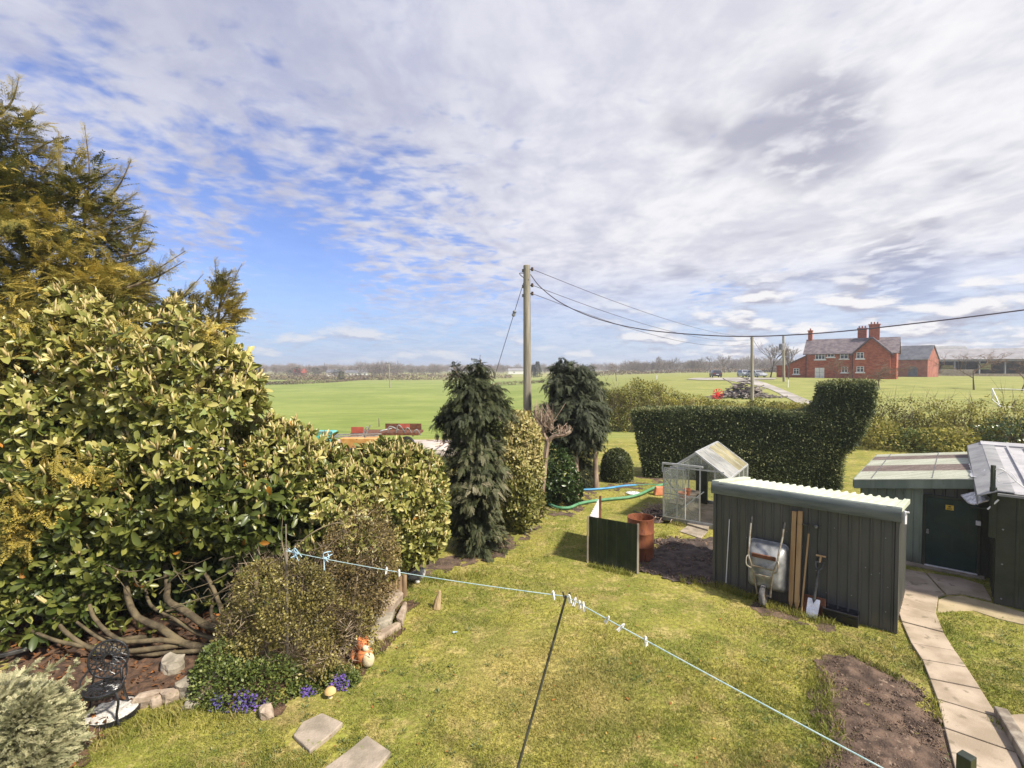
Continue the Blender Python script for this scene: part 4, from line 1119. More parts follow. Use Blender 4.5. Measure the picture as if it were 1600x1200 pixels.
for k, (q, lab) in enumerate(([[(1074, 823), (1106, 832), (1095, 843), (1062, 832)], 'lower of two pale slabs by the greenhouse door'], [[(1080, 818), (1108, 826), (1106, 832), (1073, 822)], 'upper of two pale slabs by the greenhouse door'])):
    g4 = [G(*p) for p in q]; mm = MB(); z = .035 + .04 * k; mm.hexa([p for p in g4] + [p + UP * z for p in g4]); tag(mm.build('paving_slab', M['slab'], bevel=.006), lab, 'slab', 'slabs by the greenhouse door')
mm = MB(); mm.lathe([(0, .03), (.12, .03), (.22, .022), (.235, .01), (.23, 0)], G(989, 771) + UP * .01, 28); tag(mm.build('white_disc', M['white_plastic'], smooth=True), 'round white lid lying on the lawn by the hose', 'lid')

# ---- corrugated screen and rusty drum
sa, sb = G(920, 879), G(995, 896); su = unit(sb - sa); sw = V(-su[1], su[0], 0); sL = float(np.linalg.norm(sb - sa)); hs = 1.02
sc_ = thing('metal_screen', 'dark green corrugated sheet screen with a white faced return panel', 'screen', sa)
m = MB(); corrug(sa, su, -sw, sL, .20, .12, .010, UP * hs, m); m.build('green_panel', M['sheet_green'], sc_)
e = G(950, 871) ; ee = sa + V(.46, 1.55, 0)
m = MB(); corrug(sa + UP * .02, unit(ee - sa), V(1, -.1, 0), float(np.linalg.norm(ee - sa)), .17, .06, .02, UP * (hs - .04), m); m.build('white_panel', M['sheet_white'], sc_)
m = MB(); m.bar(sa - sw * .02 - su * .02, sa - sw * .02 - su * .02 + UP * hs, .035); m.build('edge_post', M['grey_wood'], sc_)
m = MB(); m.bar(sb + sw * .01 + su * .015, sb + sw * .01 + su * .015 + UP * (hs + .01), .04); m.build('edge_post', M['grey_wood'], sc_)
m = MB(); m.bar(ee + V(.05, 0, 0), ee + V(.05, 0, hs + .05), .05); m.build('end_post', M['rust_dark'], sc_)
dc = G(1006, 879) + V(.0, .30, 0)
m = MB(); pr = [(0, .02), (.285, .02), (.292, 0), (.292, .02), (.288, .04)]
for z0 in (.30, .60): pr += [(.288, z0 - .03), (.300, z0 - .01), (.300, z0 + .01), (.288, z0 + .03)]
pr += [(.288, .88), (.297, .90), (.297, .915), (.283, .915), (.280, .88), (.275, .1), (0, .1)]
drm = thing('oil_drum', 'rusty orange oil drum used for burning beside the green screen', 'drum', dc)
m.lathe(pr, dc, 36); m.build('barrel', M['rust'], drm, smooth=True)

# ---- hoses
def hose(name, pix, r, mt, lab, zs=None):
    pts = [G(px, py, (r + .012) if zs is None else zs[i]) for i, (px, py) in enumerate(pix)]
    mm = MB(); mm.tube(curve_pts(pts, 60), r, 8); return tag(mm.build(name, mt, smooth=True), lab, 'hose')
hose('garden_hose', [(846, 776), (856, 786), (872, 793), (890, 793), (905, 787), (925, 783), (950, 780), (980, 777), (1000, 772), (1015, 765), (1032, 758), (1042, 756)], .045, M['hose_green'], 'thick green hose curving over the lawn to the greenhouse', [.06, .06, .06, .06, .06, .06, .06, .06, .09, .12, .16, .18])
hose('water_pipe', [(898, 765), (915, 765), (935, 764), (955, 762), (975, 759), (994, 758)], .035, M['hose_blue'], 'straight blue pipe lying on the lawn near the conifers')
hose('thin_hose', [(993, 757.5), (1010, 757), (1030, 757)], .016, M['hose_green'], 'thin green hose running on from the blue pipe')

# ---- brush pile
r = np.random.default_rng(77); m = MB(); bp = G(1026, 806)
for i in range(90):
    a = r.uniform(0, 6.28); c = bp + V(r.normal(0, .22), r.normal(0, .3), abs(r.normal(.10, .09)) + .02); d = V(math.cos(a), math.sin(a), r.normal(0, .3)) * r.uniform(.15, .5)
    m.tube([c - d / 2, c + V(0, 0, .03), c + d / 2], [r.uniform(.006, .016)] * 2 + [.004], 4)
tag(m.build('brush_pile', M['bark_pale']), 'heap of dead sticks piled beside the greenhouse', 'stick pile')
BP2 = [bp + V(.5 * math.cos(a), .65 * math.sin(a), 0) for a in np.linspace(0, 6.28, 12)[:-1]]
patch('burnt_soil', BP2, M['ash'], .06, .05, .012, 41, .1, .08)

FOOT = [[gl, gr, gr + W * GD, gl + W * GD], [fl, fr, fr + W * DEP, fl + W * DEP], [bc, bc + U * BL, bc + U * BL + W * BD, bc + W * BD], [Q(0, 0, 0), Q(gW, 0, 0), Q(gW, gL, 0), Q(0, gL, 0)]]
# ================================================================ washing line
prop_t = A(885, 932, 4.96); prop_b = V(-.02, 4.93, 0)
lft = A(447, 861, 7.05); rgt = A(1385, 1200, 2.825); rend = rgt + (rgt - prop_t) * .45
m = MB(); m.tube([prop_b, prop_t + UP * .01], [.0145, .012], 8); pr_ = thing('clothes_prop', 'slim dark pole propping up the washing line on the lawn', 'clothes prop', prop_b)
m.build('pole', M['steel_dark'], pr_, smooth=True)
m = MB(); m.tube([prop_t - V(.02, 0, .01), prop_t + V(-.035, 0, .045)], .009, 6); m.tube([prop_t - V(-.02, 0, .01), prop_t + V(.035, 0, .04)], .009, 6); m.build('fork', M['steel_dark'], pr_)
def seg(a, b, sag, n): return [a + (b - a) * t - UP * (sag * 4 * t * (1 - t)) for t in np.linspace(0, 1, n)]
m = MB(); m.tube(seg(lft, prop_t, .035, 16) + seg(prop_t, rend, .015, 12)[1:], .0046, 6)
tag(m.build('clothes_line', M['line'], smooth=True), 'thin turquoise washing line strung across the lawn', 'clothes line')
m = MB(); lp = V(lft[0] - .02, lft[1] + .05, 0); m.tube([lp, lp + UP * (lft[2] + .02)], .022, 8); m.tube([lft + V(-.02, .05, -.05), lft + V(-.02, .05, .36)], .008, 5)
tag(m.build('line_post', M['grey_wood'], smooth=True), 'thin post hidden in the shrub holding the far end of the line', 'post')


def on_line(px):
    """point of the line over the photo column px"""
    d = ray(px, 900); k = d[0] / d[1]
    a, b, sag = (lft, prop_t, .035) if px < 885 else (prop_t, rend, .015)
    t = (k * a[1] - a[0]) / ((b - a)[0] - k * (b - a)[1])
    return a + (b - a) * t - UP * (sag * 4 * t * (1 - t))


m = MB()
for s in (-1, 1):
    m.prism([(-.006, -.040), (.004, -.040), (.006, -.005), (.004, .022), (.011, .034), (.003, .036), (-.004, .020)], V(s * .0065, -.006, 0), V(-s, 0, 0) if s > 0 else V(1, 0, 0), UP, V(0, .012, 0))
peg0 = thing('clothes_peg', '', 'clothes peg'); m.build('prongs', M['white_plastic'], peg0, bevel=.0015)
m = MB(); m.lathe([(.004, -.009), (.009, -.009), (.009, .009), (.004, .009)], V(0, 0, .006), 10, (0, 1, 0)); m.build('spring', M['steel'], peg0)
PEGS = [(604, .1, 'white peg, left of the pair hanging above the log edging'), (624, -.1, 'white peg, right of the pair hanging above the log edging'), (865, .3, 'lone white peg just left of the prop on the line'),
        (890, .2, 'white peg nearest the prop top, first of the bunched four'), (898, -.3, 'second of four bunched white pegs right of the prop'), (906, .15, 'third of four bunched white pegs right of the prop'), (912, -.2, 'last of four bunched white pegs, farthest from the prop'),
        (949, .5, 'white peg, left of two tilted pegs midway along the lawn stretch'), (971, .75, 'white peg, right of two tilted pegs midway along the lawn stretch'), (1010, -.15, 'single white peg nearest the soil bed on the line')]
for i, (px, tl, lab) in enumerate(PEGS):
    o = peg0 if i == 0 else copy_tree(peg0)
    p = on_line(px); o.location = p - UP * .002; o.rotation_euler = (0, tl, .6 + i * .7); o.scale = (1.15,) * 3
    tag(o, lab, 'clothes peg', 'white pegs on the washing line')
for px, lab in ((462, 'blue twine knot at the shrub end of the washing line'), (508, 'blue twine tie on the line above the brown shrub')):
    p = on_line(px); m = MB(); rr = np.random.default_rng(px)
    for i in range(9 if px < 480 else 5): m.tube(curve_pts([p + V(rr.normal(0, .02), 0, 0), p + rr.normal(0, .035, 3), p + rr.normal(0, .05, 3)], 6), .006, 5)
    tag(m.build('twine_tie', M['tie']), lab, 'tie')
m = MB(); p = G(711, 991) + UP * .035; m.bar(p - V(.035, .01, 0), p + V(.035, .012, 0), .014, .012); m.bar(p - V(.035, -.01, 0), p + V(.03, -.004, 0.004), .012, .012); tag(m.build('clothes_peg', M['tie']), 'small blue peg dropped on the lawn near the rockery', 'clothes peg')

# ================================================================ black iron chair on a round slab
sc0 = G(176, 1121) + V(0, 0, .035)
m = MB(); m.lathe([(0, .05), (.25, .05), (.265, .04), (.265, 0)], sc0 + V(-.02, .02, 0), 36); slab = thing('round_slab', 'round pale grey slab under the black iron chair', 'slab', sc0)
m.build('top', M['ornament'], slab, smooth=True)
m = MB(); m.lathe([(.266, 0), (.285, 0), (.285, .045), (.266, .045)], sc0 + V(-.02, .02, 0), 36); m.build('rim', M['iron'], slab, smooth=True)
cc = G(158, 1134) + V(0, .05, .045); fw = unit(V(.42, -.9, 0)); sd_ = V(fw[1], -fw[0], 0) * -1
def C_(s, f, z): return cc + sd_ * s + fw * f + UP * z
ch = thing('garden_chair', 'black cast iron garden chair with round lattice back', 'chair', cc)
m = MB(); sr = .215
ringp = [C_(sr * math.cos(a), sr * math.sin(a), .43) for a in np.linspace(0, 2 * math.pi, 33)]
m.tube(ringp, .014, 8, cap=False); m.tube([C_(.6 * sr * math.cos(a), .6 * sr * math.sin(a), .43) for a in np.linspace(0, 2 * math.pi, 25)], .010, 6, cap=False)
for i in range(14):
    a = 2 * math.pi * i / 14; m.tube(curve_pts([C_(.02 * math.cos(a), .02 * math.sin(a), .43), C_(.11 * math.cos(a + .5), .11 * math.sin(a + .5), .43), C_(sr * math.cos(a), sr * math.sin(a), .43)], 8), .012, 5)
    m.tube(curve_pts([C_(.6 * sr * math.cos(a), .6 * sr * math.sin(a), .43), C_(.8 * sr * math.cos(a - .2), .8 * sr * math.sin(a - .2), .43), C_(sr * math.cos(a - .5), sr * math.sin(a - .5), .43)], 6), .011, 5)
m.lathe([(sr + .012, -.035), (sr + .016, -.02), (sr + .012, 0)], C_(0, 0, .43), 32)
m.build('seat', M['iron'], ch, smooth=True)
m = MB(); bw, bh, zc_ = .225, .235, .70
def B_(x, z): return C_(x, -.19 - .22 * (z - .45), z)
m.tube([B_(bw * math.cos(a), zc_ + bh * math.sin(a)) for a in np.linspace(0, 2 * math.pi, 41)], .015, 8, cap=False)
m.tube([B_(.62 * bw * math.cos(a), zc_ + .62 * bh * math.sin(a)) for a in np.linspace(0, 2 * math.pi, 31)], .009, 6, cap=False)
rr = np.random.default_rng(2)
for i in range(16):
    a = 2 * math.pi * i / 16
    for sg in (-.35, .35):
        m.tube(curve_pts([B_(.25 * bw * math.cos(a), zc_ + .25 * bh * math.sin(a)), B_(.6 * bw * math.cos(a + sg), zc_ + .6 * bh * math.sin(a + sg)), B_(bw * math.cos(a), zc_ + bh * math.sin(a))], 8), .0095, 5)
m.tube([B_(.25 * bw * math.cos(a), zc_ + .25 * bh * math.sin(a)) for a in np.linspace(0, 2 * math.pi, 17)], .011, 6, cap=False)
m.build('backrest', M['iron'], ch, smooth=True)
for s in (-1, 1):
    m = MB(); m.tube(curve_pts([B_(s * .15, .56), C_(s * .165, -.17, .43), C_(s * .185, -.19, .22), C_(s * .22, -.26, 0)], 14), [.017] * 15, 6); m.build('leg', M['iron'], ch, smooth=True)
    m = MB(); m.tube(curve_pts([C_(s * .15, .14, .42), C_(s * .20, .19, .30), C_(s * .175, .175, .12), C_(s * .21, .23, 0)], 14), .017, 6); m.build('leg', M['iron'], ch, smooth=True)
m = MB(); m.tube(curve_pts([B_(-.2, .62), C_(-.25, .0, .56), C_(-.2, .1, .43)], 12), .012, 6); m.tube(curve_pts([B_(.2, .62), C_(.25, .0, .56), C_(.2, .1, .43)], 12), .012, 6); m.build('arm_scroll', M['iron'], ch, smooth=True); ch.scale = (.88,) * 3
m = MB(); m.bar(A(-40, 1035, 6.9), A(50, 1012, 7.3), .05); tag(m.build('fence_rail', M['steel_dark'], bevel=.005), 'dark rail poking out under the laurel at the left edge', 'rail')

# ================================================================ stones
ROCKS = [(262, 1058, 34, 30, .9, 'grey pointed boulder standing alone on the red mulch', 'stone'), (222, 1106, 38, 24, .6, 'flat pinkish stone, first in the row beside the chair', 'stone_pink'),
         (241, 1106, 20, 20, .8, 'small white stone second in the row beside the chair', 'stone_pink'), (262, 1099, 26, 22, .8, 'rounded pink stone third in the row of bed edging', 'stone_pink'), (287, 1093, 30, 30, .9, 'upright grey stone, biggest in the row of bed edging', 'stone'),
         (314, 1090, 22, 28, .9, 'brown stone at the end of the row by the green mat', 'stone_pink'), (300, 1105, 34, 12, .8, 'low dark flat stone in front of the upright grey stone', 'stone'),
         (411, 1126, 24, 20, .8, 'pale wedge of stone in front of the purple flowers', 'stone_pink'), (330, 1072, 26, 24, .9, 'long grey stone half under the brown shrub', 'stone')]
for i, (px, py, wx, hy, dp, lab, mt) in enumerate(ROCKS):
    b = G(px, py); s = b[1] / F; m = MB(); hgt = hy * s * .95
    m.rock(b + V(0, wx * s * dp * .4, hgt * .36), (wx * s, wx * s * dp, hgt), 60 + i, .3 * i, flat=.65, rough=.13); tag(m.build('rock', M[mt], smooth=False), lab, 'rock', 'stones edging the flower bed')
def block(nm, pix, h, mt, lab, lift=0.0):
    g4 = [G(*p) for p in pix]; m = MB(); rr = np.random.default_rng(len(lab)); n = len(g4)
    bot = [p + UP * lift for p in g4]; top = [p + UP * (lift + h + rr.uniform(-.03, .02)) + V(rr.normal(0, .015), rr.normal(0, .015), 0) for p in g4]
    m.add(bot + top, [tuple(range(n - 1, -1, -1)), tuple(range(n, 2 * n))] + [(i, (i + 1) % n, n + (i + 1) % n, n + i) for i in range(n)])
    o = m.build(nm, M[mt], bevel=.025); tag(o, lab, 'rock', 'rockery blocks by the log edging'); return o
block('rock', [(592, 972), (612, 968), (630, 945), (622, 938), (595, 945)], .17, 'stone_pink', 'top slab of the rockery steps below the log edging', .08)
block('rock', [(578, 992), (612, 980), (617, 962), (590, 960)], .13, 'stone', 'grey block in the middle of the rockery steps')
block('rock', [(584, 1000), (622, 978), (628, 983), (590, 1008)], .10, 'stone_pink', 'narrow pale kerb stone at the foot of the rockery steps')
block('rock', [(622, 978), (632, 950), (637, 952), (629, 982)], .14, 'stone_pink', 'narrow upright stone at the corner of the rockery steps')
block('rock', [(560, 1018), (580, 1000), (586, 1006), (568, 1024)], .12, 'stone', 'small stone between the rockery and the orange ornament')
m = MB(); la, lb = G(592, 944), G(630, 938)
for i in range(6):
    p = la + (lb - la) * (i / 5) + V(0, .12, 0); h = [.26, .33, .36, .35, .40, .41][i]; m.tube([p, p + UP * h, p + UP * (h + .01)], [.045, .045, .038], 12)
tag(m.build('log_edging', M['log_wood'], smooth=True), 'short roll of upright log edging above the rockery', 'log edging')
for i, (q, lab) in enumerate((([(458, 1154), (473, 1133), (503, 1119), (536, 1134), (520, 1150), (484, 1179)], 'pale stepping slab set in the grass nearest the purple flowers'), ([(506, 1206), (548, 1175), (573, 1154), (611, 1180), (590, 1205), (562, 1232)], 'pale stepping slab set in the grass at the bottom edge of the photo'))):
    g4 = [G(*p) for p in q]; m = MB(); m.prism([(p[0], p[1]) for p in g4], V(0, 0, -.05), V(1, 0, 0), V(0, 1, 0), V(0, 0, .095)); tag(m.build('stepping_stone', M['slab'], bevel=.012), lab, 'stepping stone', 'stepping stones in the lawn')
# ornaments
def blob(m, c, size, seed=1, rough=.02): m.rock(c, size, seed, 0, n=9, flat=.12, rough=rough)
o_ = G(570, 1042); od = thing('garden_ornament', 'small orange and cream seated animal ornament beside the rockery', 'ornament', o_)
m = MB(); blob(m, o_ + V(-.01, .05, .12), (.24, .22, .26), 2); blob(m, o_ + V(-.05, .09, .27), (.18, .17, .18), 3); m.tube(curve_pts([o_ + V(-.12, .08, .02), o_ + V(-.19, .10, .10), o_ + V(-.16, .12, .22)], 8), [.03, .045, .05, .055, .05, .045, .04, .03, .02][:9], 8); m.build('body', M['orange_clay'], od, smooth=True)
m = MB(); blob(m, o_ + V(.055, -.02, .11), (.17, .15, .20), 4); blob(m, o_ + V(.01, .015, .26), (.10, .09, .09), 5); m.build('chest', M['cream_clay'], od, smooth=True)
m = MB()
for s in (-1, 1): m.lathe([(.035, 0), (.02, .04), (0, .07)], o_ + V(-.05 + s * .05, .09, .335), 8)
m.build('ear', M['orange_clay'], od, smooth=True)
g_ = G(648, 911); gd = thing('garden_ornament', 'weathered grey stone animal ornament under the laurel edge', 'ornament', g_)
m = MB(); blob(m, g_ + V(.0, .1, .11), (.36, .22, .2), 6, .05); blob(m, g_ + V(.11, .04, .2), (.2, .18, .19), 7, .05); blob(m, g_ + V(.14, -.06, .17), (.1, .1, .09), 8); blob(m, g_ + V(.06, -.02, .05), (.1, .16, .09), 9); m.build('body', M['ornament'], gd, smooth=True)
m = MB()
for s in (-1, 1): blob(m, g_ + V(.11 + s * .065, .06, .30), (.05, .06, .11), 10)
m.build('ear', M['ornament'], gd, smooth=True)
t0 = G(682, 951); m = MB(); m.tube([t0, t0 + V(.02, .02, .14), t0 + V(.06, .03, .30)], [.075, .06, .022], 9); tag(m.build('tree_stump', M['stump'], smooth=False), 'short peeled wooden stump standing in the lawn', 'stump')
q0 = G(516, 1090); tt = thing('toadstool_ornament', 'small yellow capped toadstool ornament by the flowers', 'ornament', q0)
m = MB(); m.lathe([(0, 0), (.03, 0), (.025, .08), (0, .08)], q0, 10); m.build('stalk', M['cream_clay'], tt, smooth=True)
m = MB(); m.lathe([(0, .06), (.075, .07), (.07, .10), (.04, .13), (0, .14)], q0, 16); m.build('cap', M['toadstool'], tt, smooth=True)
# black post and timber kerb at the bottom right
pb_ = A(1510, 1185, 4.3); m = MB(); m.box((pb_[0], pb_[1], pb_[2] / 2 + .02), (.105, .105, pb_[2] + .02), .45); tag(m.build('black_post', M['shed_black'], bevel=.008), 'square black post cut off by the bottom of the photo', 'post')
m = MB(); m.bar(G(1563, 1121) + UP * .06, G(1632, 1235) + UP * .06, .13, .14); tag(m.build('timber_kerb', M['grey_wood'], bevel=.015), 'old dark timber kerb running beside the path', 'kerb')
g4 = [G(*p) for p in [(1572, 1123), (1640, 1118), (1690, 1195), (1612, 1190)]]; m = MB(); m.prism([(p[0], p[1]) for p in g4], V(0, 0, -.05), V(1, 0, 0), V(0, 1, 0), V(0, 0, .10)); tag(m.build('paving_slab', M['concrete'], bevel=.01), 'pale paving slab beyond the timber kerb at the right edge', 'slab')

# ================================================================ telegraph pole and its wires
tp = V(.56, 18.0, 0); ttop = A(823, 415, 18.0)
pole = thing('telegraph_pole', 'tall weathered wooden telegraph pole behind the hedge plants', 'utility pole', tp)
m = MB(); m.tube([tp, tp + (ttop - tp) * .5, ttop, ttop + UP * .02], [.165, .14, .118, .09], 16); m.build('shaft', M['pole_wood'], pole, smooth=True)
def pz(py): return A(826, py, 18.0)
INS = []
for py in (421, 446, 459):
    c = tp + (ttop - tp) * ((pz(py)[2]) / ttop[2]); q = c + V(.17, -.02, 0)
    m = MB(); m.bar(c, q, .03); m.lathe([(.0, -.06), (.035, -.06), (.05, -.01), (.035, .02), (.05, .04), (.03, .07), (0, .07)], q + V(.02, 0, 0), 12); m.build('insulator', M['porcelain'], pole, smooth=True); INS.append(q + V(.03, 0, 0))
m = MB()
for py in (423, 448, 462): 
    c = tp + (ttop - tp) * ((pz(py)[2]) / ttop[2]); m.cbox(c - V(.14, .02, 0), V(.06, 0, 0), V(0, .08, 0), V(0, 0, .1))
m.build('bolt_plate', M['steel_dark'], pole)
m = MB(); c = tp + (ttop - tp) * ((pz(645)[2]) / ttop[2]); m.cbox(c - V(0, .155, 0), V(.22, 0, 0), V(0, .012, 0), V(0, 0, .20)); m.build('pole_plate', M['yellow_sign'], pole)
# second and third poles
def far_pole(px, Y, pyt, r0, label, slots, name='utility_pole'):
    b = TA(px, Y); tpt = A(px - 1, pyt, Y); o = thing(name, label, 'utility pole', b)
    mm = MB(); mm.tube([b, tpt], [r0, r0 * .8], 10); mm.build('shaft', M['pole_wood'], o, smooth=True); return o, b, tpt
p2o, p2b, p2t = far_pole(1176, 52, 525, .17, 'plain pole standing in front of the scrap pile', [])
m = MB(); m.cbox(p2t - UP * .25, V(.3, 0, 0), V(0, .1, 0), V(0, 0, .1)); m.build('bracket', M['steel_dark'], p2o)
p3o, p3b, p3t = far_pole(1225, 88, 525, .22, 'pole with a grey transformer near the farmhouse', [])
m = MB(); c = A(1221, 542, 87.6); m.lathe([(0, -.5), (.42, -.5), (.42, .45), (.3, .55), (0, .55)], c, 14); m.box(c + V(.45, .2, 0), (.4, .2, .2)); m.build('transformer', M['transformer'], p3o, smooth=True)
p4b = TA(609.5, 180); p4o = thing('utility_pole', 'lone electricity pole with a crossarm out in the left field', 'utility pole', p4b)
p4t = A(607.5, 567, 180); m = MB(); m.tube([p4b, p4t], [.19, .15], 8); m.build('shaft', M['pole_wood'], p4o, smooth=True); m = MB(); m.bar(p4t + V(-.9, 0, -.15), p4t + V(.9, 0, -.15), .14); 
for x in (-.8, 0, .8): m.bar(p4t + V(x, 0, -.1), p4t + V(x, 0, .25), .12)
m.build('crossarm', M['steel_dark'], p4o)


def wire(name, pts, rad, lab, n=60):
    m = MB(); m.tube(curve_pts(pts, n), rad, 6); return tag(m.build(name, M['cable'], smooth=True), lab, 'wire')


def lerpY(px, a=(.6, 18.0), b=(12.0, 10.0)):
    k = ray(px, 500)[0] / ray(px, 500)[1]; t = (k * a[1] - a[0]) / ((b[0] - a[0]) - k * (b[1] - a[1])); return a[1] + (b[1] - a[1]) * t
cab = [(829, 429), (845, 449), (878, 474), (930, 497), (1000, 514), (1090, 523), (1180, 525.5), (1300, 519), (1450, 503), (1610, 483), (1800, 458)]
wire('overhead_cable', [A(px, py, lerpY(px)) for px, py in cab], .016, 'thick sagging cable from the tall pole to the right edge', 90)
labs = ['highest of the three thin wires from the tall pole', 'middle of the three thin wires from the tall pole', 'lowest of the three thin wires from the tall pole']
for i, q in enumerate(INS):
    e = p2t - UP * (.1 + .28 * i); wire('overhead_wire', [q + (e - q) * t - UP * (1.0 + .35 * i) * 4 * t * (1 - t) * .55 for t in np.linspace(0, 1, 9)], .010, labs[i])
wire('overhead_wire', [p2t - UP * .2 + (A(1221, 545, 88) - p2t) * t - UP * 1.6 * 4 * t * (1 - t) for t in np.linspace(0, 1, 9)], .022, 'wire drooping between the plain pole and the transformer pole')
m = MB(); c = tp + (ttop - tp) * .985; st = G(722, 754); pts = [pz(433) + V(-.12, 0, 0), st]
m.tube([pts[0], pts[1]], .010, 6); m.tube(curve_pts([pz(428) + V(-.1, 0, .02), pz(427) + V(-.32, 0, 0), pz(433) + V(-.2, 0, 0), pz(436) + V(0, -.12, -.05)], 12), .014, 5)
sty = thing('stay_wire', 'stay wire slanting down left from the tall pole with an insulator', 'wire', st); m.build('wire', M['cable'], sty, smooth=True)
q = pts[0] + (pts[1] - pts[0]) * ((487 - 433) / (754 - 433)); m = MB(); ax = unit(pts[1] - pts[0]); m.lathe([(.02, -.12), (.075, -.07), (.05, 0), (.075, .07), (.02, .12)], q, 10, ax); m.build('insulator', M['galv'], sty, smooth=True)
# ================================================================ plants of the garden
LEAF = tpl_leaf(.40, .07, .16); DIA = tpl_diamond(.55); SPR = [tpl_spray(s, 9, .055, .22) for s in range(3)]; SPRC = [tpl_spray(s + 60, 7, .085, .3, .44) for s in range(4)]; SPRT = [tpl_spray(s + 30, 7, .03, .12, .42) for s in range(3)]; SPRW = [tpl_spray(s + 9, 7, .10, .3, .42) for s in range(2)]


def multi_scatter(name, tpls, P, Rm, S, tint, mat, parent, smooth=False):
    parts = []; k = len(tpls); idx = np.arange(len(P)) % k
    for i, (tv, tf) in enumerate(tpls):
        s = idx == i
        if s.any(): parts.append(scatter_arrays(tv, tf, P[s], Rm[s], np.asarray(S)[s], tint[s]))
    vv, ff, tt = join_arrays(parts)
    return np_mesh(name, vv, ff, mat, parent, tint=tt, smooth=smooth)


def laurel(root, ells, n, size, mat, seed, buds=0, up=.55, lo=.55, gap=-1.0, k=(6, 9), bare=None, budsz=.11, mu=.60):
    P, N = blob_points(ells, n, lo=lo, hi=1.04, inner=.86, lump=.085, seed=seed, gap=gap, gapfreq=2.6)
    if bare is not None:
        s = bare(P); P, N = P[s], N[s]
    r = np.random.default_rng(seed + 1)
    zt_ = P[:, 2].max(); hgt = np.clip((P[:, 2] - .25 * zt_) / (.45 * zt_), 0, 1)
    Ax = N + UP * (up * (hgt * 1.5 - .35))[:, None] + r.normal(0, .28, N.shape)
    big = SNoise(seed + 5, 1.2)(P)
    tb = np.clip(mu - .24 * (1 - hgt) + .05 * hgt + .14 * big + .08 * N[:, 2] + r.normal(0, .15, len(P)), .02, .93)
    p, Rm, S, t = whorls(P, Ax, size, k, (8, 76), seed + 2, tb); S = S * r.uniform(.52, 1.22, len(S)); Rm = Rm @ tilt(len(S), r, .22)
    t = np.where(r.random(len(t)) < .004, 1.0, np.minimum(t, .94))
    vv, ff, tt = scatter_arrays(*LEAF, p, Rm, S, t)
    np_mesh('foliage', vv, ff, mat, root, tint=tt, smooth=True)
    if buds:
        w_ = np.where((N[:, 2] > -.15) & (r.random(len(P)) < .15 + .85 * hgt))[0]; w_ = r.choice(w_, min(buds, len(w_)), replace=False)
        q = np.repeat(w_, 3); Pb = P[q] + r.normal(0, .025, (len(q), 3)); A_ = unit_rows(Ax[q] * .55 + UP * .9 + r.normal(0, .25, (len(q), 3)))
        tv = np.array([(0, .5, 0), (0, -.25, .43), (0, -.25, -.43), (.5, .62, 0), (.5, -.3, .55), (.5, -.3, -.55), (1, 0, 0)], float) * V(1, .24, .24)
        tf = np.array([(0, 1, 4), (0, 4, 3), (1, 2, 5), (1, 5, 4), (2, 0, 3), (2, 3, 5), (3, 4, 6), (4, 5, 6), (5, 3, 6)])
        vv, ff, tt = scatter_arrays(tv, tf, Pb, frames(A_, rdir(len(q), r)), budsz * r.uniform(.6, 1.25, len(q)), r.random(len(q)))
        o = np_mesh('flower_buds', vv, ff, M['bud'], root, tint=tt, smooth=True); o['kind'] = 'stuff'


def tilt(n, r, s):
    a, b, c = r.normal(0, s, n), r.normal(0, s, n), r.normal(0, s * 1.6, n); o = np.ones(n)
    Mx = np.stack([np.stack([o, -b, a], 1), np.stack([b, o, -c], 1), np.stack([-a, c, o], 1)], 1)
    q = np.linalg.qr(Mx)[0]; return q * np.sign(np.einsum('nii->ni', q))[:, None, :]


def unit_rows(a): return a / np.linalg.norm(a, axis=1)[:, None]


def limbs(name, lists, mat, parent, n=10):
    m = MB()
    for pts, r0, r1 in lists:
        c = curve_pts(pts, 16); m.tube(c, [r0 + (r1 - r0) * i / (len(c) - 1) for i in range(len(c))], n)
    return m.build(name, mat, parent, smooth=True)


# ---- the big laurel on the left
lr = thing('laurel_bush', 'huge cherry laurel with bare curving stems filling the left side', 'shrub', G(330, 1005))
LE = [E(20, 690, 8.7, 150, 150, 1.1), E(140, 610, 9.0, 125, 125, 1.0), E(250, 600, 9.0, 110, 118, 1.0), E(318, 620, 8.8, 78, 98, .9), E(110, 800, 8.3, 165, 115, .95), E(285, 760, 8.5, 130, 125, .95), E(355, 700, 8.9, 60, 110, .9),
      E(20, 900, 7.9, 95, 85, .75), E(130, 880, 8.0, 95, 60, .7), E(20, 970, 7.5, 80, 45, .45), E(100, 945, 7.7, 60, 40, .45), E(195, 525, 9.4, 70, 75, .8), E(130, 480, 9.5, 34, 42, .5), E(245, 505, 9.4, 40, 45, .6), E(400, 800, 8.6, 80, 75, .8)]
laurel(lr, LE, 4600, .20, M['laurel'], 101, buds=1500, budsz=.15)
def rear(px, py, Y, rx, ry, rd): return E(px, py, Y, rx, ry, rd)
LB = [E(60, 930, 9.0, 220, 75, .4), E(300, 920, 9.0, 190, 80, .4), E(430, 900, 9.4, 90, 90, .5), E(180, 800, 9.6, 200, 150, .5)]  # rear leaf wall added for shade behind the stems, its leaves coloured dark
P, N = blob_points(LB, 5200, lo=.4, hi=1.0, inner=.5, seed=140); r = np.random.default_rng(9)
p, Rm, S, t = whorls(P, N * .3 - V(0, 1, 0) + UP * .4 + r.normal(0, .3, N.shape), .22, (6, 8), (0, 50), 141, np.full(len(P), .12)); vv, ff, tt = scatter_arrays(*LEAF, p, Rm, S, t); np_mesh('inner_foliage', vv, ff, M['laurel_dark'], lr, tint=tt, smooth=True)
ST = []
def S3(*q): return [A(px, py, Y) for px, py, Y in q]
def S4(*q): return [A(px, py, Y - .62 * min(1, max(0, (py - 850) / 120))) for px, py, Y in q]
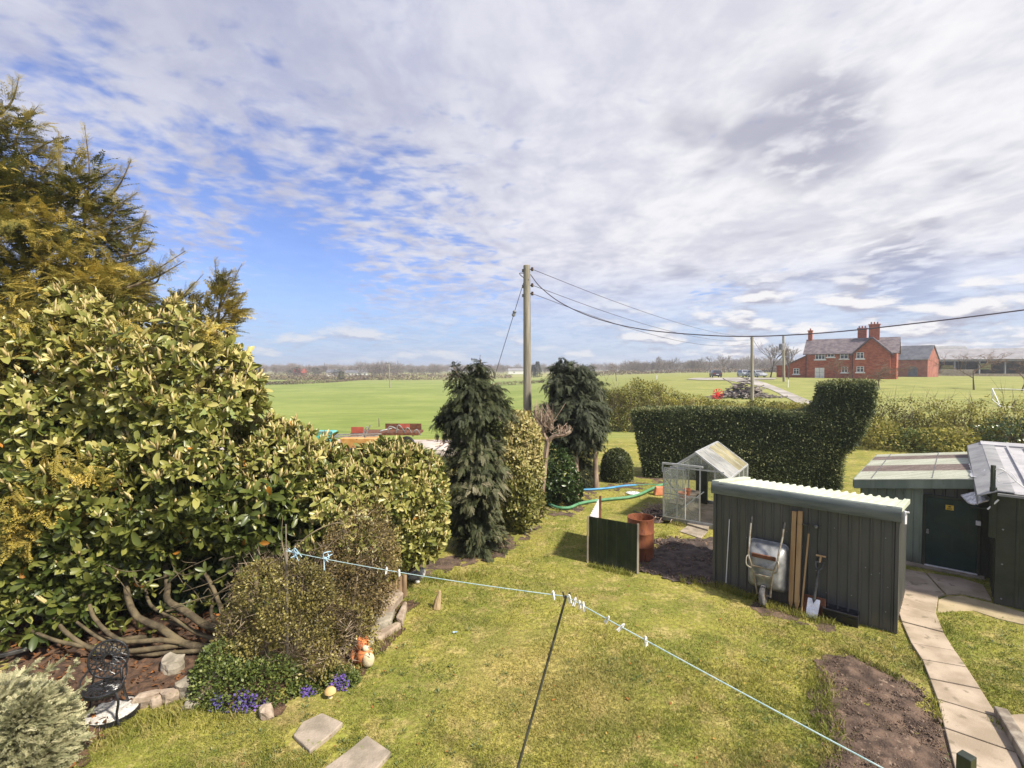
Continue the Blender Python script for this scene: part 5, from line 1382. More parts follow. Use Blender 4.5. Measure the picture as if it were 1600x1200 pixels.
ST += [(S4((372, 1000, 8.0), (330, 1012, 8.0), (285, 1005, 8.0), (250, 980, 8.0), (215, 965, 8.0), (200, 935, 8.1), (196, 900, 8.2), (190, 840, 8.4)), 0.063, 0.037)]
ST += [(S4((350, 985, 8.1), (318, 975, 8.1), (290, 955, 8.1), (262, 938, 8.1), (262, 915, 8.2), (258, 880, 8.3)), 0.059, 0.041)]
ST += [(S4((330, 1012, 8.05), (290, 1005, 8.0), (250, 1000, 7.9), (200, 1003, 7.9), (170, 990, 7.9), (145, 962, 8.0), (138, 935, 8.1)), 0.041, 0.026)]
ST += [(S4((280, 1008, 8.0), (230, 1015, 7.8), (190, 1018, 7.8), (140, 1012, 7.8), (100, 985, 7.9), (78, 955, 8.0)), 0.041, 0.026)]
ST += [(S4((190, 1018, 7.85), (120, 1008, 7.8), (85, 1000, 7.8), (48, 985, 7.9)), 0.033, 0.022), (S4((230, 995, 8.05), (170, 1000, 8.0), (140, 985, 8.1), (115, 965, 8.2)), 0.037, 0.026)]
ST += [(S4((355, 1000, 8.2), (345, 950, 8.3), (320, 895, 8.4), (290, 865, 8.5), (285, 845, 8.6)), 0.037, 0.026), (S4((370, 990, 8.4), (400, 930, 8.5), (395, 870, 8.7)), 0.044, 0.030), (S4((300, 985, 8.2), (250, 962, 8.3), (280, 950, 8.4), (320, 935, 8.4)), 0.022, 0.015)]
ST += [(S4((365, 1005, 8.1), (310, 990, 8.15), (270, 965, 8.2), (235, 945, 8.3), (225, 905, 8.4)), .036, .022), (S4((340, 1015, 7.95), (265, 1020, 7.85), (215, 1022, 7.8), (160, 1000, 7.9), (120, 972, 8.0)), .034, .02), (S4((350, 995, 8.3), (330, 960, 8.35), (335, 925, 8.4), (310, 900, 8.5)), .03, .02)]
limbs('trunk', ST, M['laurel_bark'], lr)
m = MB(); r = np.random.default_rng(66)
for i in range(26):
    px, py = r.uniform(200, 400), r.uniform(860, 1000); p0 = A(px, py, r.uniform(7.4, 7.9)); d = V(r.normal(0, .5), r.normal(0, .2), r.uniform(-.1, .5)); m.tube(curve_pts([p0, p0 + d * .5 + r.normal(0, .06, 3), p0 + d], 6), r.uniform(.004, .011), 4)
m.build('twigs', M['laurel_bark'], lr)
r = np.random.default_rng(88); n_ = 130; P = np.array([A(r.uniform(20, 430), r.uniform(880, 990), r.uniform(7.5, 8.6)) for _ in range(n_)]); P = P[P[:, 2] > .12]
p, Rm, S, t = whorls(P, np.tile(V(0, -.5, .6), (len(P), 1)) + r.normal(0, .4, P.shape), .15, (3, 6), (5, 60), 89, r.uniform(.1, .5, len(P))); vv, ff, tt = scatter_arrays(*LEAF, p, Rm, S, t); np_mesh('sprigs', vv, ff, M['laurel'], lr, tint=tt, smooth=True)['kind'] = 'stuff'
# ---- second laurel
l2 = thing('laurel_bush', 'lower cherry laurel between the big laurel and the dark conifer', 'shrub', G(640, 890))
L2 = [E(445, 735, 9.3, 58, 72, .8), E(480, 730, 9.4, 42, 55, .7), E(530, 800, 9.6, 90, 85, .9), E(605, 765, 9.9, 66, 78, .9), E(650, 775, 10.1, 44, 72, .8), E(632, 830, 9.8, 64, 48, .7), E(470, 830, 9.0, 100, 75, .8), E(575, 860, 9.6, 70, 50, .7)]
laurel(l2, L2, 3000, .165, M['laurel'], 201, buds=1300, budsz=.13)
for st_ in [(S3((600, 905, 9.8), (590, 860, 9.8), (560, 800, 9.8)), .06, .03), (S3((640, 890, 9.9), (650, 850, 9.9), (655, 800, 9.9)), .05, .03), (S3((640, 893, 9.6), (655, 882, 9.5), (662, 868, 9.5)), .03, .02)]: limbs('trunk', [st_], M['laurel_bark'], l2)
# ---- cream tipped laurel right of conifer
l3 = thing('laurel_bush', 'narrow laurel with many cream tips right of the dark conifer', 'shrub', G(815, 836))
L3 = [E(812, 690, 13.6, 28, 48, .55), E(808, 740, 13.4, 38, 55, .65), E(815, 790, 13.3, 36, 46, .6), E(790, 780, 13.4, 20, 50, .5)]
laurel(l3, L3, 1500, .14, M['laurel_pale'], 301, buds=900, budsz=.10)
limbs('trunk', [(S3((812, 836, 13.4), (812, 760, 13.5), (812, 690, 13.6)), .04, .02)], M['laurel_bark'], l3)
# ---- dark glossy laurel
l4 = thing('laurel_bush', 'small dark glossy laurel at the feet of the twin conifers', 'shrub', G(878, 791))
L4 = [E(873, 735, 16.2, 26, 38, .6), E(882, 760, 16.0, 27, 32, .6), E(860, 765, 16.0, 18, 28, .5)]
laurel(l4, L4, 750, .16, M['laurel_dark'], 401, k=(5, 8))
limbs('trunk', [(S3((876, 792, 16.1), (876, 735, 16.2)), .03, .015)], M['laurel_bark'], l4)


# ---- conifers
def conifer(root, ells, n, size, mat, seed, droop=.5, up=0.0, tpls=SPR, lo=.45, gap=-.9, bias=None, lump=.16, tintmu=.42, gapfreq=2.6, tsd=.13):
    P, N = blob_points(ells, n, lo=lo, hi=1.08, inner=.8, lump=lump, seed=seed, gap=gap, gapfreq=gapfreq)
    r = np.random.default_rng(seed + 1)
    D = N * V(1, 1, .35) + UP * (up - droop) + r.normal(0, .28, N.shape)
    if bias is not None: D = D + bias
    Z = UP + N * .6 + r.normal(0, .35, N.shape)
    t = np.clip(tintmu + .14 * SNoise(seed + 3, 1.3)(P) + .1 * SNoise(seed + 8, 4)(P) + r.normal(0, tsd, len(P)), 0, 1)
    S = size * r.uniform(.55, 1.25, len(P))
    return multi_scatter('foliage', tpls, P - unit_rows(D) * (S * .35)[:, None], frames(D, Z), S, t, mat, root)


cA = thing('conifer_tree', 'dark drooping conifer standing left of the telegraph pole', 'tree', G(738, 868))
CA = [E(750, 578, 11.9, 10, 20, .2), E(714, 588, 11.9, 11, 16, .2), E(742, 612, 11.9, 28, 32, .45), E(740, 655, 11.9, 42, 42, .65), E(706, 655, 11.9, 22, 18, .4), E(768, 640, 11.9, 20, 20, .4), E(738, 715, 11.9, 44, 55, .7), E(740, 785, 11.8, 42, 60, .7), E(748, 838, 11.7, 36, 30, .55)]
limbs('trunk', [(S3((742, 868, 11.9), (742, 720, 11.95), (742, 600, 11.95), (752, 562, 11.9)), .10, .012), (S3((742, 640, 11.9), (725, 605, 11.8), (708, 572, 11.8)), .03, .01), (S3((742, 630, 11.8), (765, 605, 11.7), (778, 598, 11.7)), .025, .008)], M['bark'], cA)
def conifer_clumps(root, ells, ncl, per, size, mat, seed, spread=.13, droop=.5, bias=None, tintmu=.42, lump=.2, tpls=None, name='foliage', tsd=.12, lo=.7, up=0.0):
    """drooping sprays gathered in branch-end clumps, paler towards the tip of each clump"""
    C, N = blob_points(ells, ncl, lo=lo, hi=1.06, inner=.78, lump=lump, seed=seed); r = np.random.default_rng(seed + 1); n = len(C)
    Dc = N * V(1, 1, .4) + UP * (up - droop * .5) + r.normal(0, .3, N.shape) + (0 if bias is None else bias); Dc = unit_rows(Dc); tc = tintmu + r.normal(0, .1, n) + .1 * SNoise(seed + 3, 1.3)(C); sc = r.uniform(.7, 1.4, n)
    i = np.repeat(np.arange(n), per); s = r.uniform(-.9, 1, len(i)); side = rdir(len(i), r) * V(1, 1, .45)
    P = C[i] + Dc[i] * (s * spread * 1.5 * sc[i])[:, None] + side * (spread * sc[i] * (1 - .45 * np.maximum(s, 0)))[:, None] * r.random((len(i), 1)) - UP * (np.maximum(s, 0) ** 2 * spread * .8 * droop)[:, None]
    D = Dc[i] * .9 + side * .55 - UP * (droop * (.35 + .5 * np.maximum(s, 0)))[:, None] + r.normal(0, .25, P.shape)
    t = np.clip(tc[i] + .22 * s + .14 * side[:, 2] + r.normal(0, tsd, len(i)), 0, 1)
    return multi_scatter(name, tpls or SPRC, P, frames(D, UP + N[i] * .5 + r.normal(0, .35, P.shape)), size * r.uniform(.55, 1.25, len(i)) * sc[i] ** .5, t, mat, root)


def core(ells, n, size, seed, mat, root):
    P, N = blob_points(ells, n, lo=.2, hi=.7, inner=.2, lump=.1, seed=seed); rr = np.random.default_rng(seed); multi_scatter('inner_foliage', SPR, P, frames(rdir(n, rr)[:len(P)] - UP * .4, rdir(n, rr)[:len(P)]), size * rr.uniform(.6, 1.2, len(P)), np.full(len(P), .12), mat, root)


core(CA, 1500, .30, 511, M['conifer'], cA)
conifer_clumps(cA, CA, 400, 32, .15, M['conifer'], 501, .13, .65, tintmu=.38, lump=.2)
cB = thing('conifer_tree', 'left of the twin bushy conifers with bare lower trunks', 'tree', G(903, 779))
CB = [E(878, 600, 17.0, 22, 30, .8), E(902, 598, 17.1, 18, 28, .7), E(886, 640, 17.0, 29, 42, .8), E(903, 664, 17.0, 28, 30, .9), E(880, 672, 17.0, 22, 26, .8), E(898, 640, 16.6, 26, 40, .6), E(865, 645, 16.8, 20, 36, .6)]
limbs('trunk', [(S3((902, 779, 16.9), (901, 730, 17.0), (895, 640, 17.1), (893, 575, 17.1)), .10, .02), (S3((901, 730, 16.9), (886, 690, 16.9), (880, 620, 17)), .06, .02)], M['bark_pale'], cB)
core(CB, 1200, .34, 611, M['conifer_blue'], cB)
conifer_clumps(cB, CB, 340, 28, .17, M['conifer_blue'], 601, .15, .6, tintmu=.36, lump=.16)
cC = thing('conifer_tree', 'right of the twin bushy conifers with a straight bare trunk', 'tree', G(931, 765))
CC = [E(918, 602, 17.9, 15, 28, .7), E(923, 640, 17.9, 15, 45, .7), E(925, 668, 17.8, 16, 30, .7), E(918, 676, 17.9, 20, 22, .7)]
limbs('trunk', [(S3((931, 766, 17.9), (930, 700, 17.9), (926, 590, 17.9)), .12, .03)], M['bark_pale'], cC)
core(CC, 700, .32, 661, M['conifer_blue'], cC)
conifer_clumps(cC, CC, 230, 28, .17, M['conifer_blue'], 651, .15, .6, tintmu=.32, lump=.16)
sb_ = thing('low_evergreen', 'low dark evergreen clump at the foot of the twin conifers', 'shrub', G(917, 770))
conifer(sb_, [E(914, 745, 18.2, 15, 26, .5), E(910, 715, 18.4, 17, 30, .5)], 1500, .2, M['conifer_blue'], 671, droop=.3, tintmu=.3, gap=-3)

gc = thing('golden_conifer', 'tall golden conifer rising behind the laurel at the left edge', 'tree', V(-12.0, 11.5, 0))
GC = [E(-55, 265, 11, 80, 95, 1.4), E(-70, 420, 11.2, 165, 165, 2.0), E(45, 410, 10.8, 125, 98, 1.5), E(80, 475, 10.6, 140, 80, 1.3), E(145, 412, 10.8, 46, 50, .8)]
Pb = V(.75, -.1, .25)
conifer_clumps(gc, GC + [E(170, 470, 10.2, 90, 60, .9)], 560, 22, .30, M['gold'], 701, .26, .25, bias=Pb * .8, tintmu=.50, lump=.28, tpls=SPRT + SPR, tsd=.15, lo=.5, up=.1)
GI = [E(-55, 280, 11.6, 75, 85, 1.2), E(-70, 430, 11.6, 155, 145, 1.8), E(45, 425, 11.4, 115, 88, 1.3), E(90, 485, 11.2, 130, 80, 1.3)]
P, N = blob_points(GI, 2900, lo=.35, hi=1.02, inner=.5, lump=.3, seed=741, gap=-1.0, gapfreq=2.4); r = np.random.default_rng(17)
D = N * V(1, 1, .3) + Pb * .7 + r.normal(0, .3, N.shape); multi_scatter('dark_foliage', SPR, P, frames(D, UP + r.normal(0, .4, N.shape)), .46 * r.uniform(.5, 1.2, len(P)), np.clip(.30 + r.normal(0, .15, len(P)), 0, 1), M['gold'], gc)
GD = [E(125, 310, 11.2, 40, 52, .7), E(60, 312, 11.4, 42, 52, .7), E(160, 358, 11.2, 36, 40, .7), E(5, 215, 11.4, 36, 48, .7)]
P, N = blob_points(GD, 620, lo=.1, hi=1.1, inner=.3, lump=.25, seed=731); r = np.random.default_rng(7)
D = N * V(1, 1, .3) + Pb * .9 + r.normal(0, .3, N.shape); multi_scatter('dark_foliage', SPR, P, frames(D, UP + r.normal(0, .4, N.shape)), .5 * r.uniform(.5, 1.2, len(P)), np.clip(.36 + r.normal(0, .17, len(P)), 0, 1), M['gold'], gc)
# long tip shoots feathering into the sky
tipp = []; TL = []
for (x0, y0, x1, y1, Y) in ((95, 330, 92, 205, 11.2), (133, 330, 132, 195, 11.2), (20, 230, 60, 165, 11.3), (0, 180, 30, 120, 11.3), (10, 260, 90, 215, 11.2), (150, 330, 205, 250, 11.1), (160, 350, 215, 300, 11.1), (170, 375, 232, 345, 11.0), (190, 400, 240, 372, 10.9),
                            (150, 470, 290, 392, 10.4), (200, 450, 288, 408, 10.3), (230, 445, 252, 420, 10.3), (120, 300, 180, 262, 11.1), (60, 270, 95, 235, 11.3), (185, 420, 228, 330, 11.0)):
    a, b = A(x0, y0, Y), A(x1, y1, Y); TL.append(([a, (a + b) / 2 + r.normal(0, .06, 3) + V(0, 0, -.04), b], .028, .006))
    L = np.linalg.norm(b - a); k = int(16 + L * 13)
    for i in range(k):
        t = .25 + .75 * (i + .5) / k; c = a + (b - a) * t; s = .46 * (1.12 - .8 * t)
        d = unit(b - a) * 1.0 + r.normal(0, .55, 3); tipp.append((c, d, s, np.clip(.45 + .3 * t + r.normal(0, .15), 0, 1)))
PP = np.array([q[0] for q in tipp]); DD = np.array([q[1] for q in tipp]); multi_scatter('shoots', SPRT, PP, frames(DD, V(0, -.5, 1) + r.normal(0, .5, DD.shape)), np.array([q[2] for q in tipp]), np.array([q[3] for q in tipp]), M['gold'], gc)
limbs('trunk', [([V(-12, 11.5, 0), V(-11.8, 11.4, 4), V(-11.2, 11.3, 9.2)], .22, .04), (S3((-30, 480, 11.2), (60, 400, 11.2), (92, 300, 11.2)), .08, .02), (S3((20, 480, 11.2), (120, 400, 11.2), (133, 300, 11.2)), .08, .02)] + TL, M['bark'], gc, 6)
# golden fronds hanging through the laurel
FR = [E(90, 740, 7.75, 70, 30, .25), E(40, 770, 7.6, 55, 35, .25), E(70, 800, 7.5, 40, 24, .2), E(20, 815, 7.5, 34, 28, .2), E(140, 735, 7.6, 28, 16, .15), E(140, 545, 8.5, 36, 36, .3), E(30, 520, 8.6, 70, 40, .4), E(320, 520, 8.4, 30, 18, .2), E(230, 610, 8.1, 16, 26, .15), E(30, 840, 7.4, 24, 20, .15)]
P, N = blob_points(FR, 620, lo=.1, hi=1.05, inner=.2, lump=.25, seed=761); D = V(.75, -.5, -.12) + r.normal(0, .45, P.shape)
multi_scatter('hanging_fronds', SPR, P, frames(D, V(0, -.3, 1) + r.normal(0, .4, P.shape)), .34 * r.uniform(.5, 1.2, len(P)), np.clip(.70 + r.normal(0, .2, len(P)), 0, 1), M['gold'], gc)

c2 = thing('golden_conifer', 'slim golden conifer leader behind the laurel with a leaning tip', 'tree', A(330, 700, 10.4) * V(1, 1, 0))
C2 = [E(345, 480, 10.4, 20, 34, .35), E(335, 510, 10.4, 30, 34, .5), E(360, 488, 10.4, 20, 12, .25), E(352, 448, 10.4, 9, 22, .15), E(290, 470, 10.4, 22, 12, .2), E(272, 480, 10.4, 22, 10, .2)]
conifer(c2, C2, 420, .32, M['gold'], 801, droop=-.1, up=.2, bias=V(.5, 0, .3), tintmu=.42, lump=.25, gap=-.9)
tipp = []; TL = []
for (x0, y0, x1, y1, Y) in ((345, 480, 378, 412, 10.4), (340, 470, 336, 405, 10.4), (345, 470, 362, 420, 10.4), (350, 490, 392, 485, 10.4), (262, 488, 318, 428, 10.4), (345, 500, 385, 455, 10.4), (270, 480, 305, 440, 10.3)):
    a, b = A(x0, y0, Y), A(x1, y1, Y); TL.append(([a, (a + b) / 2, b], .018, .004)); k = 16
    for i in range(k):
        t = .15 + .85 * (i + .5) / k; tipp.append((a + (b - a) * t, unit(b - a) + r.normal(0, .5, 3), .34 * (1.15 - .8 * t), np.clip(.45 + .3 * t + r.normal(0, .12), 0, 1)))
PP = np.array([q[0] for q in tipp]); DD = np.array([q[1] for q in tipp]); multi_scatter('shoots', SPRT, PP, frames(DD, V(0, -.5, 1) + r.normal(0, .5, DD.shape)), np.array([q[2] for q in tipp]), np.array([q[3] for q in tipp]), M['gold'], c2)
limbs('trunk', [([A(330, 700, 10.4) * V(1, 1, 0), A(330, 600, 10.4), A(340, 500, 10.4), A(352, 440, 10.4)], .08, .01)] + TL, M['bark'], c2, 6)

# ---- pollarded dead tree
dt = thing('dead_tree', 'bare pollarded tree stump with a mop of cut twigs', 'tree', G(845, 808))
DL = [(S3((843, 810, 14.4), (848, 760, 14.4), (853, 710, 14.4), (856, 686, 14.4)), .085, .075), (S3((855, 690, 14.4), (846, 670, 14.4), (838, 655, 14.4), (836, 640, 14.4)), .07, .04), (S3((856, 690, 14.4), (865, 682, 14.35), (880, 680, 14.3), (892, 674, 14.3)), .07, .05)]
for i in range(120):
    b = A(*( (r.uniform(834, 866), r.uniform(652, 678)) if i < 95 else (r.uniform(868, 890), r.uniform(674, 680)) ), 14.4 + r.normal(0, .1)); d = V(r.normal(0, .35), r.normal(0, .3), r.uniform(.35, .9)) * (1 if i < 95 else .45)
    DL.append(([b, b + d * .3 + r.normal(0, .04, 3), b + d * .62], .012, .005))
limbs('trunk', DL, M['bark_pale'], dt, 6)

# ---- clipped round bush
tpy = thing('topiary_bush', 'clipped dome shaped green bush left of the tall hedge', 'shrub', G(963, 755))
te = [E(963, 729, 19.3, 23, 28, .58), E(963, 742, 19.3, 24, 16, .6)]
P, N = blob_points(te, 5200, lo=.93, hi=1.03, inner=.9, lump=.03, seed=901); t = np.clip(.45 + .25 * N[:, 2] * 0 + r.normal(0, .2, len(P)), 0, 1)
vv, ff, tt = scatter_arrays(*tpl_diamond(.6), P, frames(N + r.normal(0, .6, N.shape), UP + r.normal(0, .6, N.shape)), .075 * r.uniform(.6, 1.3, len(P)), t); np_mesh('foliage', vv, ff, M['topiary'], tpy, tint=tt)
m = MB()
for c, rr_ in te: m.rock(c, tuple(rr_ * 1.9), 5, n=10, flat=0, rough=.01)
m.build('inner_hull', M['hedge'], tpy, smooth=True)  # unseen solid dark core inside the leaves, in place of branches

# ---- tall clipped hedge
ha, hb = G(1003, 745), G(1312, 766); hu = unit(hb - ha); hn = V(hu[1], -hu[0], 0)
def on_face(px, py):
    d = ray(px, py); o = V(0, 0, H); t = np.dot(ha - o, hn) / np.dot(d, hn); p = o + d * t; return np.array([np.dot(p - ha, hu), p[2]])
hp_ = np.array([on_face(*q) for q in [(1010, 748), (998, 690), (989, 643), (1040, 642), (1100, 641), (1180, 643), (1235, 649), (1262, 647), (1279, 639), (1289, 622), (1291, 602), (1330, 598), (1369, 599), (1366, 640), (1350, 675), (1335, 698), (1318, 712), (1312, 768), (1200, 760)]])
hd_ = thing('clipped_hedge', 'dense dark green clipped hedge with a raised block at its right end', 'hedge', ha)
TH = 1.3
m = MB(); cen = hp_.mean(0); shr = [cen + (q - cen) * .985 for q in hp_]
m.prism([tuple(q) for q in shr], ha - hn * .06, hu, UP, -hn * (TH - .1)); core = m.build('inner_hull', M['hedge'], hd_)  # unseen solid hull under the leaf layer, dark all over, with no branches modelled
def hedge_pts(n, seed):
    r = np.random.default_rng(seed); lo, hi = hp_.min(0), hp_.max(0)
    q = r.uniform(lo, hi, (n * 3, 2)); q = q[in_poly(q[:, 0], q[:, 1], hp_)][:n]
    nz = SNoise(5, 2.2); P = ha + q[:, :1] * hu + q[:, 1:] * UP; P = P + hn * (.04 * nz(P) + r.uniform(-.05, .06, len(P)))[:, None]
    return P, np.repeat(hn[None], len(P), 0)
P1, N1 = hedge_pts(24000, 3)
EP, EN = [], []
HS = -1 if np.sum(hp_[:, 0] * np.roll(hp_[:, 1], -1) - np.roll(hp_[:, 0], -1) * hp_[:, 1]) > 0 else 1
for i in range(len(hp_)):
    a, b = hp_[i], hp_[(i + 1) % len(hp_)]; e = b - a; L = np.linalg.norm(e); nn = np.array([-e[1], e[0]]) / L
    if a[1] < .15 and b[1] < .15: continue
    nn = nn * HS
    k = int(L * TH * 1500); tt_ = r.random(k); dd = r.uniform(0, TH, k); q = a + tt_[:, None] * e
    EP.append(ha + q[:, :1] * hu + q[:, 1:] * UP - hn * dd[:, None] + (hu * nn[0] + UP * nn[1]) * r.uniform(-.07, .07, (k, 1))); EN.append(np.repeat((hu * nn[0] + UP * nn[1])[None], k, 0))
P = np.concatenate([P1] + EP); N = np.concatenate([N1] + EN)
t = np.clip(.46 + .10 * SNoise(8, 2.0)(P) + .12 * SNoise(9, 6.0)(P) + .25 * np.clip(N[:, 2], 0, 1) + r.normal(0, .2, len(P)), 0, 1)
D = N * .75 + V(-.1, 0, .1) + r.normal(0, .5, N.shape) + hu * r.normal(0, .5, (len(P), 1))
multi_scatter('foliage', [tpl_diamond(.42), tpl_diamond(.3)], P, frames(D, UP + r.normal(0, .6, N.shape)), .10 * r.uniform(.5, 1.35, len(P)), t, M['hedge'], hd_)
for st_ in [([hb - hu * .1 - hn * .3, hb - hu * .12 - hn * .3 + UP * .6, hb - hn * .35 + UP * 1.3], .07, .05), ([ha + hu * .25 - hn * .4, ha + hu * .25 - hn * .4 + UP * .5], .08, .07)]: limbs('trunk', [st_], M['bark_pale'], hd_)

# ---- brown leaved shrubs over the rockery
def shrub(root, ells, n, size, mat, seed, twigs=300, gap=-.8):
    P, N = blob_points(ells, n, lo=.5, hi=1.10, inner=.75, lump=.26, seed=seed, gap=-.55, gapfreq=7)
    r = np.random.default_rng(seed); t = np.clip(.48 + .16 * SNoise(seed, 3)(P) + r.normal(0, .22, len(P)), 0, 1)
    D = N + rdir(len(P), r) * .9; vv, ff, tt = scatter_arrays(*DIA, P, frames(D, UP + N * .5 + r.normal(0, .6, N.shape)), size * r.uniform(.6, 1.35, len(P)), t); np_mesh('foliage', vv, ff, mat, root, tint=tt)
    Q, NQ = blob_points(ells, twigs, lo=.7, hi=1.22, inner=.8, lump=.2, seed=seed + 7); base = np.array(origin(root))
    parts = []
    tv = np.array([(0, .5, 0), (0, -.5, 0), (1, 0, 0), (0, 0, .5), (0, 0, -.5)], float); tf = np.array([(0, 1, 2), (3, 4, 2)])
    D = NQ * .6 + r.normal(0, .6, NQ.shape) + UP * .2; L = r.uniform(.07, .22, len(Q)); w_ = r.uniform(.005, .010, len(Q))
    vv, ff, tt = scatter_arrays(tv, tf, Q - unit_rows(D) * (L * .6)[:, None], frames(D, rdir(len(Q), r)), np.column_stack([L, w_, w_]), r.random(len(Q)))
    o = np_mesh('twigs', vv, ff, M['twig'], root, tint=tt)
s1 = thing('box_shrub', 'rounded brown green small leaved shrub in front of the laurel', 'shrub', G(450, 1070))
shrub(s1, [E(415, 918, 7.2, 46, 44, .5), E(470, 918, 7.2, 50, 48, .55), E(450, 960, 7.0, 80, 52, .65), E(395, 975, 7.0, 48, 52, .5), E(420, 1010, 6.9, 58, 38, .5), E(505, 1000, 7.0, 60, 48, .5), E(530, 985, 7.1, 34, 34, .45), E(365, 1000, 7.0, 24, 34, .4)], 17000, .040, M['shrub'], 1001, 2600)
limbs('trunk', [(S3((440, 1075, 7.0), (450, 1045, 7.05), (462, 1010, 7.1), (470, 960, 7.1)), .045, .02), (S3((470, 1075, 7.05), (478, 1045, 7.1), (490, 990, 7.1)), .03, .015), (S3((440, 1075, 7.0), (425, 1040, 7.0), (410, 990, 7.0)), .035, .015)], M['bark'], s1)
limbs('bare_shoot', [(S3((445, 870, 7.2), (440, 840, 7.25), (442, 805, 7.3)), .008, .004)], M['bark'], s1)
s2 = thing('box_shrub', 'taller brown green shrub behind, reaching up to the washing line', 'shrub', G(545, 1000))
shrub(s2, [E(568, 848, 8.3, 45, 42, .6), E(540, 868, 8.2, 40, 42, .55), E(584, 880, 8.1, 27, 44, .5), E(532, 915, 8.0, 56, 50, .6), E(560, 935, 7.9, 28, 46, .45), E(528, 980, 7.8, 46, 44, .55)], 13000, .042, M['shrub_brown'], 1101, 2000)
limbs('trunk', [(S3((545, 1010, 8.0), (550, 950, 8.0), (562, 880, 8.1)), .04, .015), (S3((545, 1010, 8.0), (520, 950, 8.0), (500, 890, 8.0)), .03, .012), (S3((445, 875, 7.6), (480, 838, 7.8), (520, 818, 8.0), (548, 820, 8.1)), .010, .005), (S3((500, 870, 7.8), (540, 820, 8.0)), .006, .003)], M['bark'], s2)
# ---- mat of purple flowers
def mat_plant(root, cs, n, npet, seed, spots=()):
    r = np.random.default_rng(seed); P, N = blob_points(cs, n, lo=.75, hi=1.05, inner=.9, lump=.2, seed=seed, floor=.0)
    vv, ff, tt = scatter_arrays(*tpl_diamond(.7), P, frames(N + r.normal(0, .7, N.shape), UP + r.normal(0, .5, N.shape)), .042 * r.uniform(.5, 1.3, len(P)), r.random(len(P))); np_mesh('foliage', vv, ff, M['ground_cover'], root, tint=tt)
    cl = SNoise(seed + 6, 4.0)(P); near = np.min([np.linalg.norm(P - s, axis=1) / rad for s, rad in spots], axis=0); w_ = np.where((near + .35 * r.random(len(P)) < 1) & (N[:, 1] < .5))[0]; w_ = r.choice(w_, min(npet, len(w_)), replace=False)
    vv, ff, tt = scatter_arrays(*tpl_diamond(.9), P[w_] + N[w_] * .02, frames(rdir(len(w_), r), N[w_] + UP + r.normal(0, .4, (len(w_), 3))), .032 * r.uniform(.7, 1.3, len(w_)), np.clip(.35 + .25 * cl[w_] + r.normal(0, .2, len(w_)), 0, 1))
    o = np_mesh('flowers', vv, ff, M['petal'], root, tint=tt); o['kind'] = 'stuff'
f1 = thing('aubrieta_plant', 'mat of green leaves and purple flowers below the brown shrub', 'flower', G(375, 1110))
mat_plant(f1, [E(350, 1085, 6.48, 40, 42, .26), E(385, 1088, 6.46, 50, 40, .28), E(425, 1078, 6.55, 45, 36, .28), E(342, 1055, 6.7, 30, 40, .26)], 7500, 650, 1201, [(G(380, 1114) + UP * .09, .19), (G(345, 1105) + UP * .09, .13), (G(352, 1124) + UP * .05, .13), (G(415, 1112) + UP * .08, .11)])
f2 = thing('aubrieta_plant', 'thinner mat of small purple flowers near the orange ornament', 'flower', G(510, 1080))
mat_plant(f2, [E(480, 1078, 6.62, 40, 22, .22), E(525, 1064, 6.74, 42, 24, .22)], 3600, 300, 1301, [(G(480, 1092) + UP * .07, .14), (G(530, 1078) + UP * .07, .13)])
# ---- silver juniper
jn = thing('juniper_bush', 'silvery grey green spreading juniper in the bottom left corner', 'shrub', V(-5.2, 5.3, 0))
JE = [E(0, 1170, 5.45, 90, 105, .5), E(55, 1150, 5.4, 52, 82, .4), E(78, 1205, 5.3, 38, 75, .35), E(-60, 1190, 5.5, 120, 105, .5)]
P, N = blob_points(JE, 11000, lo=.6, hi=1.05, inner=.8, lump=.08, seed=1401); r = np.random.default_rng(14)
D = N + V(.55, -.2, .55) + r.normal(0, .3, N.shape); t = np.clip(.55 + .12 * SNoise(5, 4)(P) + r.normal(0, .17, len(P)), 0, 1)
multi_scatter('foliage', SPRW, P - unit_rows(D) * .06, frames(D, V(0, -.3, 1) + r.normal(0, .5, N.shape)), .105 * r.uniform(.6, 1.25, len(P)), t, M['juniper'], jn)
tipp = []
for (x0, y0, x1, y1) in ((60, 1060, 105, 1022), (90, 1075, 125, 1028), (30, 1060, 60, 1030), (100, 1100, 140, 1060), (10, 1050, 25, 1028), (105, 1130, 146, 1110), (110, 1160, 145, 1150)):
    a, b = A(x0, y0, 5.45), A(x1, y1, 5.4)
    for i in range(22):
        t_ = (i + .5) / 22; tipp.append((a + (b - a) * t_, unit(b - a) + r.normal(0, .35, 3), .095 * (1.2 - .7 * t_)))
PP = np.array([q[0] for q in tipp]); DD = np.array([q[1] for q in tipp]); multi_scatter('shoots', SPRW, PP, frames(DD, V(0, -.5, 1) + r.normal(0, .5, DD.shape)), np.array([q[2] for q in tipp]), np.clip(.6 + r.normal(0, .15, len(PP)), 0, 1), M['juniper'], jn)
limbs('trunk', [([V(-5.2, 5.4, 0), V(-5.1, 5.4, .4)], .05, .03)], M['bark'], jn)

